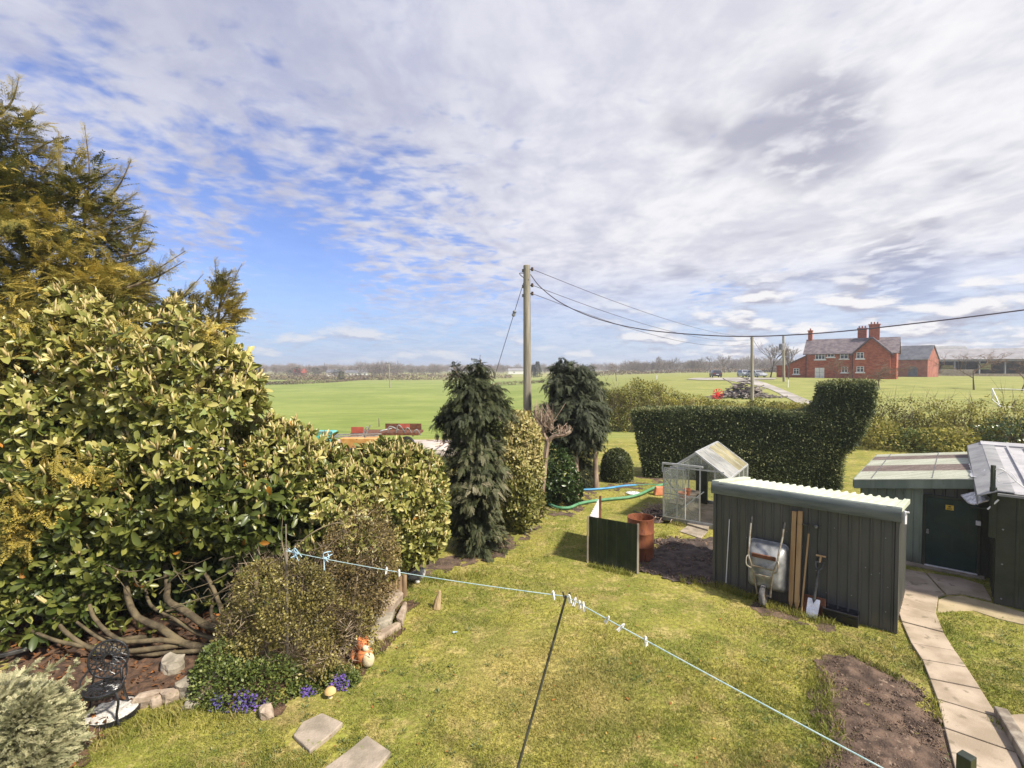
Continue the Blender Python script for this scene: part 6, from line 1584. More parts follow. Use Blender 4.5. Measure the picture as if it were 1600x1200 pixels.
# ---- fallen leaves on the mulch
mp = np.array([p[:2] for p in MUL]); lo, hi = mp.min(0), mp.max(0); q = r.uniform(lo, hi, (2600, 2)); q = q[in_poly(q[:, 0], q[:, 1], mp)]
P = np.column_stack([q, terrain(q[:, 0], q[:, 1]) + .075 + r.uniform(0, .03, len(q))]); D = r.normal(0, 1, P.shape) * V(1, 1, .25)
vv, ff, tt = scatter_arrays(*tpl_leaf(.4, .1, .2), P, frames(D, UP + r.normal(0, .3, P.shape)), .07 * r.uniform(.5, 1.6, len(P)), r.beta(1.6, 2.6, len(P))); tag(np_mesh('fallen_leaves', vv, ff, M['dead_leaf'], tint=tt), 'brown and orange fallen leaves on the mulch under the laurel', kind='stuff')

# ---- lawn grass
def grass(name, n, region, hgt, wid, seed, label, lowY=1.0):
    r = np.random.default_rng(seed); y0, y1 = region; u = r.random(n)
    Y = 1 / (1 / y0 + (1 / y1 - 1 / y0) * u)      # equal density on the picture's ground
    X = r.uniform(-.95, 1.45, n) * Y
    ok = np.ones(n, bool)
    J = np.column_stack([X, Y, 0 * X]); jx, jy = X + .09 * SNoise(3, 3.5)(J) + .04 * SNoise(4, 13)(J), Y + .09 * SNoise(5, 3.5)(J) + .04 * SNoise(6, 13)(J)
    for q_, poly in ((.97, BED), (.97, ASH), (.97, MUL), (.66, SOIL2), (.6, BARE), (.8, RK)): ok &= ~(in_poly(jx, jy, poly) & (r.random(n) < q_))
    for poly in PATHS: ok &= ~in_poly(X, Y, poly)
    for poly in FOOT: ok &= ~in_poly(X, Y, poly)
    for px, py in ((497, 1149), (560, 1192)):
        c = G(px, py); ok &= ((X - c[0]) / .36) ** 2 + ((Y - c[1]) / .25) ** 2 > 1
    X, Y = X[ok], Y[ok]; k = len(X); P = np.column_stack([X, Y, terrain(X, Y) - .004])
    pn = SNoise(seed, 1.6)(P) * .28 + SNoise(seed + 1, 6)(P) * .18; h = hgt * np.clip(1 + pn + r.normal(0, .25, k), .35, 2.4)
    a = r.uniform(0, 6.28, k); lean = r.normal(0, .65, (k, 2)); w_ = wid * r.uniform(.7, 1.3, k) * (1 + Y / 14)
    ca, sa = np.cos(a) * w_, np.sin(a) * w_; tip = P + np.column_stack([lean * h[:, None], h])
    vv = np.stack([P + np.column_stack([ca, sa, np.zeros(k)]), P - np.column_stack([ca, sa, np.zeros(k)]), tip], 1).reshape(-1, 3)
    ff = np.arange(3 * k).reshape(-1, 3)
    return tag(np_mesh(name, vv, ff, M['blade'], tint=np.repeat(r.random(k), 3)), label, kind='stuff')
grass('lawn_grass', 400000, (4.8, 19), .030, .0042, 21, 'short mossy lawn grass in uneven green and straw patches')
def lawn_weeds():
    r = np.random.default_rng(51); n = 520; u = r.random(n); Y = 1 / (1 / 5.2 + (1 / 15 - 1 / 5.2) * u); X = r.uniform(-.6, 1.05, n) * Y
    ok = np.ones(n, bool)
    for poly in [BED, ASH, MUL, RK] + PATHS + FOOT: ok &= ~in_poly(X, Y, poly)
    ok &= SNoise(52, 1.1)(np.column_stack([X, Y, 0 * X])) > -.2
    X, Y = X[ok], Y[ok]; k = 16; i = np.repeat(np.arange(len(X)), k); sp = r.uniform(.02, .075, len(X)); a = r.uniform(0, 6.28, len(i)); d = np.abs(r.normal(0, 1, len(i))) * sp[i]
    P = np.column_stack([X[i] + np.cos(a) * d, Y[i] + np.sin(a) * d, np.zeros(len(i))]); P[:, 2] = terrain(P[:, 0], P[:, 1]) + .004
    D = np.column_stack([np.cos(a), np.sin(a), r.uniform(.3, 1.6, len(i))]); tb = r.uniform(.1, .8, len(X))
    vv, ff, tt = scatter_arrays(*tpl_diamond(.32), P, frames(D, UP + r.normal(0, .3, P.shape)), r.uniform(.022, .055, len(i)), np.clip(tb[i] + r.normal(0, .12, len(i)), 0, 1))
    tag(np_mesh('lawn_weeds', vv, ff, M['ground_cover'], tint=tt), 'small rosettes of weeds and moss dotted through the lawn', kind='stuff')
    n = 240; Y = 1 / (1 / 5.2 + (1 / 12 - 1 / 5.2) * r.random(n)); X = r.uniform(-.6, .9, n) * Y; P = np.column_stack([X, Y, terrain(X, Y) + .026])
    vv, ff, tt = scatter_arrays(*tpl_leaf(.5, .1, .2), P, frames(r.normal(0, 1, P.shape) * V(1, 1, .2), UP + r.normal(0, .25, P.shape)), r.uniform(.018, .05, n), np.clip(r.normal(.8, .2, n), 0, 1)); tag(np_mesh('stray_leaves', vv, ff, M['dead_leaf'], tint=tt), 'a few dead leaves and pale scraps lying on the lawn', kind='stuff')


lawn_weeds()
# taller tufts along edges and walls
def tufts(name, lines, per, hgt, seed, label):
    r = np.random.default_rng(seed); Ps = []
    for a, b, sp in lines:
        a, b = G(*a), G(*b); t = r.random(per); c = a + (b - a) * t[:, None] + np.column_stack([r.normal(0, sp, per), r.normal(0, sp, per), np.zeros(per)]); Ps.append(c)
    P = np.concatenate(Ps); P = P[SNoise(seed + 2, 3.5)(P) > -.25]; k = len(P); P[:, 2] = terrain(P[:, 0], P[:, 1])
    h = hgt * r.uniform(.4, 1.5, k); lean = r.normal(0, .5, (k, 2)); a = r.uniform(0, 6.28, k); w_ = .006
    ca, sa = np.cos(a) * w_, np.sin(a) * w_; mid = P + np.column_stack([lean * h[:, None] * .4, h * .65]); tip = P + np.column_stack([lean * h[:, None] * 1.1, h])
    z = np.zeros(k); o = np.column_stack([ca, sa, z])
    vv = np.stack([P + o, P - o, mid + o * .7, mid - o * .7, tip], 1).reshape(-1, 3); b = (np.arange(k) * 5)[:, None, None]
    ff = (np.array([(0, 1, 3), (0, 3, 2), (2, 3, 4)])[None] + b).reshape(-1, 3)
    return tag(np_mesh(name, vv, ff, M['blade'], tint=np.repeat(r.random(k) * .9, 5)), label, kind='stuff')
tufts('grass_tufts', [((1118, 918), (1190, 940), .06), ((1190, 945), (1290, 975), .08), ((1295, 972), (1400, 995), .06), ((1272, 1046), (1290, 1200), .07), ((1320, 1020), (1450, 1085), .06), ((1404, 970), (1470, 1130), .04), ((1466, 965), (1570, 1150), .05), ((920, 884), (995, 900), .05), ((995, 898), (1120, 918), .10), ((1030, 838), (1120, 848), .08), ((1038, 815), (1118, 835), .05), ((845, 805), (1000, 770), .10), ((1350, 905), (1440, 900), .06),
                      ((150, 1155), (330, 1100), .14), ((330, 1130), (520, 1085), .10), ((560, 1050), (640, 950), .08), ((640, 910), (760, 900), .12), ((460, 1155), (540, 1135), .05), ((1290, 1060), (1310, 1190), .07)], 520, .085, 33, 'longer grass tufts along the shed, beds and paths')
# ================================================================ wild hedges beyond the garden
def wild_hedge(root, a, b, depth, hz, n, size, seed, twn, lowdense=True, tall=0.0, zc=None):
    r = np.random.default_rng(seed); a, b = np.asarray(a), np.asarray(b); e = b - a; ax = unit(e); nn = V(-ax[1], ax[0], 0)
    nz = SNoise(seed, .9); nz2 = SNoise(seed + 1, 2.6)
    m_ = int(n * 2.2); t = r.random(m_); d = r.uniform(0, depth, m_); P = a + t[:, None] * e + nn * d[:, None]
    top = (hz if np.isscalar(hz) else np.interp(t, hz[0], hz[1])) * (1 + .07 * nz(P * V(1, 1, 0)) + .05 * nz2(P * V(1, 1, 0)) - .3 * (np.abs(d / depth - .5) * 2) ** 3)
    u = r.random(m_) ** (1.35 if tall else .8); P[:, 2] = terrain(P[:, 0], P[:, 1]) + u * top
    keep = nz2(P * V(1.6, 1.6, 1.6)) > (-.35 if not tall else -.05); keep &= r.random(m_) < (1.0 if not tall else np.clip(1.25 - u, .12, 1)); P = P[keep][:n]; k = len(P)
    tn = np.clip(.46 + .14 * nz(P * 1.2) + .10 * SNoise(seed + 4, 5)(P) + r.normal(0, .16, k), 0, 1)
    vv, ff, tt = scatter_arrays(*tpl_diamond(.62), P, frames(rdir(k, r) + UP * .4, UP + r.normal(0, .7, (k, 3))), size * r.uniform(.5, 1.35, k), tn); np_mesh('foliage', vv, ff, M['hawthorn'], root, tint=tt)
    # stems
    t = r.random(twn); P = a + t[:, None] * e + nn * r.uniform(.1, depth, twn)[:, None]; hz = hz if np.isscalar(hz) else np.interp(t, hz[0], hz[1]); P[:, 2] = terrain(P[:, 0], P[:, 1]) + r.uniform(0, .5, twn) * hz * (.3 if tall else 1)
    L = hz * r.uniform(.35, .75 + tall, twn); D = UP + r.normal(0, .28, (twn, 3)); w_ = r.uniform(.022, .05, twn)
    tv = np.array([(0, .5, 0), (0, -.5, 0), (1, 0, 0), (0, 0, .5), (0, 0, -.5)], float); tf = np.array([(0, 1, 2), (3, 4, 2)])
    A1 = scatter_arrays(tv, tf, P, frames(D, rdir(twn, r)), np.column_stack([L, w_, w_]), r.random(twn))
    m2 = twn * 3; i = r.integers(0, twn, m2); s = r.uniform(.3, .95, m2); Pd = unit_rows(D); Q = P[i] + Pd[i] * (L[i] * s)[:, None]; D2 = Pd[i] + rdir(m2, r) * .9; w2 = r.uniform(.012, .026, m2)
    A2 = scatter_arrays(tv, tf, Q, frames(D2, rdir(m2, r)), np.column_stack([L[i] * r.uniform(.15, .4, m2), w2, w2]), r.random(m2))
    vv, ff, tt = join_arrays([A1, A2]); o = np_mesh('stems', vv, ff, M['twig'], root, tint=tt)


h1a, h1b = V(A(925, 600, 34)[0], 34.5, 0), V(A(1345, 600, 30)[0], 30, 0)
wh = thing('wild_hedge', 'loose pale yellow green hedge behind the clipped dark hedge', 'hedge', h1a)
wild_hedge(wh, h1a, h1b, 3.4, ((0, .1, .25, .40, .5, .8, 1), (2.9, 3.15, 3.0, 2.35, 2.05, 2.05, 2.1)), 48000, .13, 11, 1000)
h2a, h2b = V(A(1335, 600, 28)[0], 28.5, 0), V(A(1720, 600, 24)[0], 24.0, 0)
w2 = thing('wild_hedge', 'open twiggy hedge with thin young stems at the right', 'hedge', h2a)
wild_hedge(w2, h2a, h2b, 2.2, 2.7, 36000, .12, 21, 300, tall=.5)
for i, (px, py, Y, rx, ry, lab, mt, n) in enumerate(((1378, 680, 27.0, 34, 24, 'pale green leafy bush low in the right hedge', 'hawthorn', 1500), (1480, 688, 25.5, 38, 22, 'denser yellow green bush low in the right hedge beside the workshop', 'hawthorn', 1400), (1430, 690, 26.2, 30, 20, 'mid green bush between two others in the right hedge', 'ground_cover', 1100), (1580, 690, 25, 50, 30, 'dense green bush in the right hedge at the photo edge', 'laurel_dark', 1600))):
    b = thing('hedge_bush', lab, 'shrub', A(px, py, Y) * V(1, 1, 0)); P, N = blob_points([E(px, py, Y, rx, ry, .9)], n, lo=.4, hi=1.1, inner=.3, lump=.2, seed=70 + i)
    rr = np.random.default_rng(80 + i); vv, ff, tt = scatter_arrays(*tpl_diamond(.55), P, frames(N + rr.normal(0, .7, N.shape), UP + rr.normal(0, .6, N.shape)), .16 * rr.uniform(.6, 1.3, len(P)), np.clip(rr.normal(.5, .25, len(P)), 0, 1)); np_mesh('foliage', vv, ff, M[mt], b, tint=tt)


# ================================================================ bare trees
TW = (np.array([(0, .5, 0), (0, -.5, 0), (1, .15, 0), (1, -.15, 0), (0, 0, .5), (0, 0, -.5), (1, 0, .15), (1, 0, -.15)], float), np.array([(0, 1, 3), (0, 3, 2), (4, 5, 7), (4, 7, 6)]))


def bare_tree(base, h, spread, seed, levels=4, r0=None, fork=.28, up=.35, kids=(3, 5), twigw=.5, wide=1.0):
    """arrays of a leafless tree: crossed tapering ribbons, recursion of limbs"""
    r = np.random.default_rng(seed); segs = []; r0 = r0 or h * .022
    def grow(p, d, L, w, lev):
        d = unit(d); q = p + d * L; segs.append((p, d, L, w))
        if lev == 0: return
        for k in range(r.integers(kids[0], kids[1] + 1)):
            t = r.uniform(.45, 1.0) if k else 1.0
            a = rdir(1, r)[0] * V(1, 1, .6); nd = d * .75 + a * spread + UP * up * .3
            grow(p + d * L * t, nd, L * r.uniform(.55, .82), max(w * (.62 if k else .72), .012 * twigw), lev - 1)
    grow(np.asarray(base, float), UP + r.normal(0, .06, 3), h * fork, r0 * 2, levels)
    tops = np.array([s[0] + s[1] * s[2] for s in segs]); kk = h / max(.1, np.percentile(tops[:, 2], 99) - base[2])
    segs = [(np.asarray(base) + (s[0] - np.asarray(base)) * kk, s[1], s[2] * kk, s[3]) for s in segs]
    P = np.array([s[0] for s in segs]); D = np.array([s[1] for s in segs]); L = np.array([s[2] for s in segs]); w_ = np.array([s[3] for s in segs]); k = len(P)
    P = np.asarray(base) + (P - np.asarray(base)) * V(wide, wide, 1); D = D * V(wide, wide, 1)
    L = L * np.linalg.norm(D, axis=1); top = (P[:, 2] - base[2]) / h
    return scatter_arrays(TW[0], TW[1], P, frames(D, rdir(k, r)), np.column_stack([L, w_, w_]), np.clip(.2 + .5 * top + r.normal(0, .15, k), 0, 1))


def place_tree(name, label, base, h, spread, seed, mat='far_twig', cat='tree', group=None, levels=4, **kw):
    o = thing(name, label, cat, base, group); arr = bare_tree(base, h, spread, seed, levels, **kw); v, f, t = arr
    n0 = TW[0].shape[0]; nf = TW[1].shape[0]
    np_mesh('trunk', v[:n0], f[:nf], M[mat], o, tint=t[:n0]); np_mesh('crown', v[n0:], f[nf:] - n0, M[mat], o, tint=t[n0:]); return o


place_tree('bare_tree', 'large leafless tree left of the farmhouse', TA(1204, 108), 7.4, .55, 3, levels=5, kids=(3, 4))
place_tree('bare_tree', 'leafless tree behind the transformer pole', TA(1232, 99), 6.8, .5, 5, levels=5, kids=(3, 4))
place_tree('orchard_tree', 'small leafless fruit tree before the lower farmhouse windows', TA(1308, 84), 4.2, .85, 7, 'orchard_twig', levels=5, kids=(3, 4), up=.1, fork=.25, wide=1.3)
place_tree('orchard_tree', 'wide leafless fruit tree hiding the foot of the brick gable', TA(1374, 74), 4.0, .95, 9, 'orchard_twig', levels=5, kids=(3, 5), up=.0, fork=.2, wide=1.6)
place_tree('orchard_tree', 'twiggy young fruit tree just left of the brick gable', TA(1331, 80), 2.6, .8, 10, 'orchard_twig', levels=4, kids=(3, 4), up=.1, fork=.25)
place_tree('orchard_tree', 'dark spreading apple tree in front of the grey barn', TA(1522, 72), 5.4, .85, 12, 'orchard_twig', levels=5, kids=(3, 4), up=.15, fork=.2, wide=1.3)
place_tree('orchard_tree', 'small apple tree at the right edge before the barn', TA(1597, 70), 4.6, .85, 13, 'orchard_twig', levels=5, kids=(3, 4), up=.15, fork=.22, wide=1.2)
place_tree('bare_tree', 'pale twisted leafless tree in the field right of the twin conifers', TA(963, 128), 4.6, .95, 15, levels=5, kids=(3, 4), up=.0, fork=.2)
place_tree('bare_tree', 'small round leafless tree in the far left hedgerow', TA(475, 300), 9.5, .6, 17, levels=5, kids=(3, 4), fork=.2)
place_tree('bare_tree', 'leafless tree in the far hedge behind the dark car', TA(1132, 240), 9, .6, 19, levels=5, kids=(3, 4), fork=.22)
place_tree('bare_tree', 'rounded leafless tree in the far hedge left of the dark car', TA(1106, 250), 8.5, .6, 20, levels=5, kids=(3, 4), fork=.16)
place_tree('bare_tree', 'broad leafless tree in the far hedge above the wild hedge', TA(1030, 330), 11, .62, 21, levels=5, kids=(3, 4), fork=.2)

# far woods as one mass of leafless trees
r = np.random.default_rng(404); parts = []
tmpl = [bare_tree(V(0, 0, 0), 1.0, .55, 900 + i, 4, r0=.018, fork=.24, kids=(3, 4), twigw=.9) for i in range(5)]
for i in range(5):
    P, N = blob_points([(V(0, 0, .60), V(.42, .42, .42))], 150, lo=.2, hi=1.05, inner=.1, lump=.2, seed=930 + i, floor=-9)
    D = N + UP * .6 + r.normal(0, .5, N.shape); tw = scatter_arrays(TW[0], TW[1], P, frames(D, rdir(len(P), r)), np.column_stack([np.full(len(P), .22), np.full(len(P), .022), np.full(len(P), .022)]), np.clip(.5 + .4 * (P[:, 2] - .5) + r.normal(0, .15, len(P)), 0, 1))
    tmpl[i] = join_arrays([tmpl[i], tw])


def woods(pxs, Ys, hs, n, seed, topfn=None):
    r = np.random.default_rng(seed)
    for i in range(n):
        px = r.uniform(*pxs); Y = r.uniform(*Ys); b = TA(px, Y, -.3); h = r.uniform(*hs) * (1 if topfn is None else topfn(px)); v, f, t = tmpl[r.integers(5)]; a = r.uniform(0, 6.28); ca, sa = math.cos(a), math.sin(a); wx = h * r.uniform(.8, 1.35)
        vv = np.column_stack([(v[:, 0] * ca - v[:, 1] * sa) * wx, (v[:, 0] * sa + v[:, 1] * ca) * wx, v[:, 2] * h]) + b; parts.append((vv, f, np.clip(t + r.normal(0, .12), 0, 1)))


woods((330, 690), (430, 560), (7.5, 10.5), 170, 1); woods((680, 1010), (520, 680), (7, 11), 150, 2); woods((980, 1300), (330, 460), (6, 9.5), 150, 3); woods((1000, 1480), (520, 700), (10, 16), 170, 4, lambda px: .55 + .5 * min(1, (px - 1000) / 160)); woods((560, 620), (400, 430), (10, 12), 10, 5)
woods((330, 1000), (800, 1100), (9, 14), 150, 6)
vv, ff, tt = join_arrays(parts); tag(np_mesh('far_woods', vv, ff, M['far_twig'], tint=tt), 'hazy brown belt of leafless woodland along the horizon', kind='stuff')
# low scrub and hedgerow lines between the fields
def hedgerow(name, label, pts, h, wdt, n, seed, mat='twig', tmu=.35):
    r = np.random.default_rng(seed); c = np.array(curve_pts([T(*q) for q in pts], 60)); i = r.integers(0, len(c) - 1, n); t = r.random((n, 1)); P = c[i] + (c[i + 1] - c[i]) * t + np.column_stack([r.normal(0, wdt * .3, n), r.normal(0, wdt, n), np.zeros(n)]); P[:, 2] = terrain(P[:, 0], P[:, 1]) + r.random(n) * h * (1 + .25 * SNoise(seed, .15)(P))
    vv, ff, tt = scatter_arrays(*tpl_diamond(.5), P, frames(rdir(n, r) + UP * .5, rdir(n, r)), h * .5 * r.uniform(.5, 1.2, n), np.clip(r.normal(tmu, .18, n), 0, 1)); o = tag(np_mesh(name, vv, ff, M[mat], tint=tt), label, 'hedge'); return o
def pxY(px, Y): q = TA(px, Y); return (q[0], q[1])
hedgerow('hedgerow', 'low dark hedgerow crossing the left field, nearest of them', [pxY(360, 205), pxY(480, 225), pxY(575, 300)], 1.3, .5, 4200, 1)
hedgerow('hedgerow', 'brown hedgerow behind the nearest one in the left field', [pxY(420, 290), pxY(530, 290), pxY(640, 300), pxY(800, 330)], 2.0, 1, 5200, 2, tmu=.5)
hedgerow('hedgerow', 'farthest thin hedgerow at the foot of the left woods', [pxY(330, 400), pxY(560, 410), pxY(760, 380)], 2.2, 1.5, 4200, 3)
hedgerow('hedgerow', 'short hedge line in the field left of the tall pole', [pxY(775, 190), pxY(815, 192), pxY(850, 196)], 1.0, .5, 900, 4, tmu=.3)
hedgerow('hedgerow', 'brown hedgerow along the far side of the middle field', [pxY(930, 300), pxY(1060, 310), pxY(1180, 290), pxY(1260, 260)], 1.9, 1.2, 5200, 5, tmu=.5)
def evergreen(name, label, px, Y, h, wd_, seed, cone=True):
    b = TA(px, Y); o = thing(name, label, 'tree', b); r = np.random.default_rng(seed); n = 700; z = r.random(n) ** .8; rad = (1 - z) * wd_ / 2 + .15 if cone else wd_ / 2 * np.sqrt(np.clip(1 - (2 * z - 1) ** 2, 0.05, 1)); a = r.uniform(0, 6.28, n); k = rad * r.uniform(.3, 1.1, n)
    P = b + np.column_stack([np.cos(a) * k, np.sin(a) * k, z * h + .3]); D = np.column_stack([np.cos(a), np.sin(a), np.full(n, -.2)]); vv, ff, tt = scatter_arrays(*tpl_diamond(.5), P, frames(D, UP + r.normal(0, .4, (n, 3))), h * .13 * r.uniform(.6, 1.2, n), r.random(n)); np_mesh('foliage', vv, ff, M['far_green'], o, tint=tt)
    m = MB(); m.tube([b, b + UP * h * .9], [h * .03, .03], 6); m.build('trunk', M['bark'], o)
evergreen('spruce_tree', 'taller of two dark spruces on the skyline right of the pole', 840, 330, 10.0, 5.5, 1); evergreen('spruce_tree', 'shorter dark spruce beside the taller one on the skyline', 833.5, 332, 8.0, 4.5, 2)
evergreen('round_evergreen', 'dark evergreen beside the far red roofed cottage', 465.5, 415, 7.5, 6, 3, False); evergreen('round_evergreen', 'dark evergreen clump right of the far cottage', 492, 418, 7, 9, 4, False); evergreen('round_evergreen', 'low dark evergreen in the middle of the left tree line', 527, 420, 6, 9, 5, False); evergreen('round_evergreen', 'small dark bush in the brown hedgerow', 533.5, 285, 4.8, 4, 6, False); evergreen('round_evergreen', 'dark evergreen at the left end of the tree line', 452, 420, 5, 4.5, 7, False)
def cottage(px, Y, w_, h, rh, wall, roof, label):
    b = TA(px, Y); o = thing('cottage', label, 'house', b); m = MB(); m.box(b + UP * h / 2, (w_, 5, h)); m.build('wall', wall, o)
    m = MB(); m.prism([(-2.9, 0), (2.9, 0), (0, rh)], b + V(-w_ / 2 - .3, 0, h + .02), V(0, 1, 0), UP, V(w_ + .6, 0, 0)); m.build('roof', roof, o)
    m = MB(); m.box(b + V(w_ * .3, 0, h + rh), (.8, .8, 1.4)); m.build('chimney', wall, o)
    m = MB()
    for s in (-.25, .25): m.box(b + V(w_ * s, -2.53, h * .55), (1.1, .06, 1.1))
    m.build('window', M['window'], o)
cottage(469, 418, 9, 3.0, 3.4, M['brick_pink'], M['red_worn'], 'far small cottage with a red roof among the left trees')
cottage(520, 425, 9, 3.2, 2.5, M['white_paint'], M['slate_blue'], 'far white house among the middle left trees'); cottage(552, 428, 12, 3.0, 2.2, M['white_paint'], M['slate_blue'], 'far long white house right of the other white house'); cottage(568, 428, 7, 3.0, 2.4, M['white_paint'], M['barn_roof'], 'far small pale house at the end of the white group')
cottage(812, 500, 22, 3.4, 2.2, M['white_paint'], M['barn_roof'], 'far low pale barn left of the tall pole'); cottage(1036, 420, 8, 2.6, 1.6, M['white_paint'], M['barn_roof'], 'far pale shed in the woods above the wild hedge')

# ================================================================ field bits
m = MB(); b = TA(592, 37.5); m.tube([b, b + UP * .62], .05, 8); m.add([b + V(-.05, 0, .62)] * 3, [(0, 1, 2)]); tag(m.build('fence_post', M['grey_wood']), 'single short wooden post at the near edge of the pasture', 'post')
for px, Y, h, lab in ((1026, 105, 1.0, 'tiny white marker post in the grass right of the pale tree'), (1231, 76, 1.1, 'white marker post at the foot of the transformer pole')):
    b = TA(px, Y); m = MB(); m.tube([b, b + UP * h], .09, 6); tag(m.build('marker_post', M['white_paint']), lab, 'post')
# white goal frame
b0, b1 = TA(1551, 60), TA(1640, 57); m = MB(); z = 1.25; bk = TA(1565, 52)
for p, q in ((b0, b0 + UP * z), (b1, b1 + UP * z), (b0 + UP * z, b1 + UP * z), (b0 + UP * z, bk), (bk, bk + V(1, 0, 0)), (b0, bk)): m.tube([p, q], .05, 6)
tag(m.build('goal_frame', M['white_paint'], smooth=True), 'white metal goal frame on the grass at the right edge', 'goal')
# teal tank, machinery beyond the laurel
tk = V(A(504, 700, 25)[0], 25.4, 0); tko = thing('water_tank', 'teal plastic farm tank showing above the laurel', 'tank', tk)
m = MB(); m.box(tk + UP * .62, (.92, .9, 1.02)); m.build('body', M['teal'], tko, bevel=.06)
m = MB()
for x in (-.47, .47): m.box(tk + V(x, -.44, .62), (.05, .05, 1.05))
for z in (.62, 1.15): m.box(tk + V(0, -.47, z), (.95, .03, .04))
m.build('cage_bar', M['galv'], tko); m = MB(); m.box(tk + UP * .05, (1, 1, .1)); m.build('pallet', M['grey_wood'], tko)
fm = V(A(562, 700, 23.5)[0], 23.5, 0); fo = thing('seed_drill', 'yellow orange farm machine with grey rails behind the laurel', 'farm machine', fm)
m = MB(); m.prism([(-.35, 0), (.35, 0), (.45, .45), (-.45, .45)], fm + V(-.75, 0, .62), V(0, 1, 0), UP, V(1.7, 0, 0)); m.build('hopper', M['orange_paint'], fo, bevel=.02)
m = MB()
for p, q in ((V(-1.15, -.2, 1.12), V(.9, -.2, 1.16)), (V(-1.15, .4, 1.14), V(.9, .4, 1.18)), (V(-1.15, -.2, 1.12), V(-1.0, -.2, .7)), (V(-1.15, -.2, 1.12), V(-1.15, .4, 1.14)), (V(.3, -.2, .6), V(.3, -.2, 1.15)), (V(-.1, .6, .9), V(.15, .6, 1.5)), (V(.0, .7, .9), V(.3, .7, 1.55))): m.bar(fm + p, fm + q, .06)
m.build('rail', M['galv'], fo)
m = MB()
for i in range(7): m.tube(curve_pts([fm + V(-.65 + i * .24, -.42, .72), fm + V(-.62 + i * .24, -.62, .45), fm + V(-.55 + i * .24, -.5, .05)], 8), .045, 6)
m.build('tine', M['rust_dark'], fo)
for s in (-1.0, 1.1):
    m = MB(); m.lathe([(.1, -.09), (.36, -.1), (.4, 0), (.36, .1), (.1, .09)], fm + V(s, .1, .4), 18, (1, 0, 0)); m.build('wheel', M['rubber'], fo, smooth=True)
b = V(A(604, 690, 26)[0], 26.2, 0); fo2 = thing('livestock_trailer', 'rusty brown flat trailer with red end boards beyond the laurel', 'trailer', b)
m = MB(); m.box(b + V(0, .1, .95), (3.4, 1.5, .12)); m.box(b + V(.65, .8, 1.16), (1.9, .06, .34)); m.build('bed', M['rust_dark'], fo2)
m = MB(); m.box(b + V(-1.35, -.62, 1.0), (.62, .06, .62)); m.build('board', M['red_worn'], fo2)
m = MB(); m.box(b + V(.95, -.3, 1.32), (.5, .05, .22)); m.build('board', M['red_worn'], fo2)
m = MB()
for i in range(5): m.tube(curve_pts([b + V(-.3 + i * .42, -.5, .95), b + V(-.2 + i * .45, -.55, 1.1 + .3 * abs(math.sin(i * 2.3))), b + V(.3 + i * .36, -.3, 1.0 + .2 * math.cos(i))], 8), .035, 6)
m.build('hoop', M['galv'], fo2, smooth=True)
for s in (-1.1, 1.1):
    m = MB(); m.lathe([(.1, -.1), (.38, -.11), (.42, 0), (.38, .11), (.1, .1)], b + V(s, -.55, .42), 18, (0, 1, 0)); m.build('wheel', M['rubber'], fo2, smooth=True)
b = V(A(680, 705, 25.5)[0], 25.5, 0); m = MB(); m.rock(b + UP * .12, (3.0, 2.2, 1.0), 8, n=14, flat=.05, rough=.07); tag(m.build('gravel_heap', M['gravel'], smooth=True), 'low heap of pinkish gravel beside the farm track', 'heap')
m = MB(); rr = np.random.default_rng(3)
for i in range(26):
    p = b + V(.9 + rr.normal(0, .35), -.1 + rr.normal(0, .4), .2 + abs(rr.normal(.3, .25))); d = rr.normal(0, .5, 3) * V(1, 1, .5); m.tube([p - d, p + d], .025, 5)
tag(m.build('branch_heap', M['bark_pale']), 'tangle of cut branches on the gravel heap by the conifer', 'stick pile')
# scrap timber pile and red implement
pc = TA(1163, 62); rr = np.random.default_rng(12); m = MB()
for i in range(230):
    u = rr.normal(0, 1.6); v = rr.normal(0, .9); hz = max(0, 2.3 * math.exp(-(u / 1.9) ** 2 - (v / 1.2) ** 2)); p = pc + V(u, v, rr.uniform(.05, 1) * hz + .08); a = rr.normal(0, .45) + (0 if rr.random() < .7 else 1.3); L = rr.uniform(.5, 1.7)
    d = V(math.cos(a), math.sin(a), rr.normal(0, .16)) * L; m.bar(p - d / 2, p + d / 2, rr.uniform(.08, .2), rr.uniform(.05, .15))
m.bar(pc + V(-2.6, 0, 2.3), pc + V(-.6, 0, 1.2), .09); m.bar(pc + V(-.3, 0, 1.4), pc + V(.6, -.2, 2.1), .08); m.bar(pc + V(1.2, 0, .9), pc + V(2.4, 0, 1.5), .08)
tag(m.build('scrap_pile', M['scrap']), 'big jumbled heap of grey scrap timber in front of the cars', 'scrap pile')
b = TA(1121.5, 60); ro = thing('hay_rake', 'bright red farm implement left of the scrap heap', 'farm machine', b)
m = MB()
for i in range(10):
    a = 2 * math.pi * i / 10; c = b + UP * .62; d = V(math.cos(a), -.15, math.sin(a)); m.bar(c, c + d * .62, .11, .05); m.tube(curve_pts([c + d * .55, c + V(math.cos(a + .35), -.25, math.sin(a + .35)) * .62, c + V(math.cos(a + .6), -.4, math.sin(a + .6)) * .55], 6), .03, 5)
m.lathe([(0, -.15), (.2, -.15), (.2, .15), (0, .15)], b + UP * .62, 14, (0, 1, 0)); m.build('rotor', M['red_paint'], ro)
m = MB(); m.box(b + V(.1, .4, .35), (1.0, .5, .18)); m.bar(b + V(-.5, .3, .1), b + V(.6, .4, .9), .1); m.build('frame', M['red_paint'], ro)
m = MB(); m.lathe([(.05, -.08), (.22, -.09), (.25, 0), (.22, .09), (.05, .08)], b + V(.45, .2, .25), 14, (0, 1, 0)); m.build('wheel', M['rubber'], ro, smooth=True)


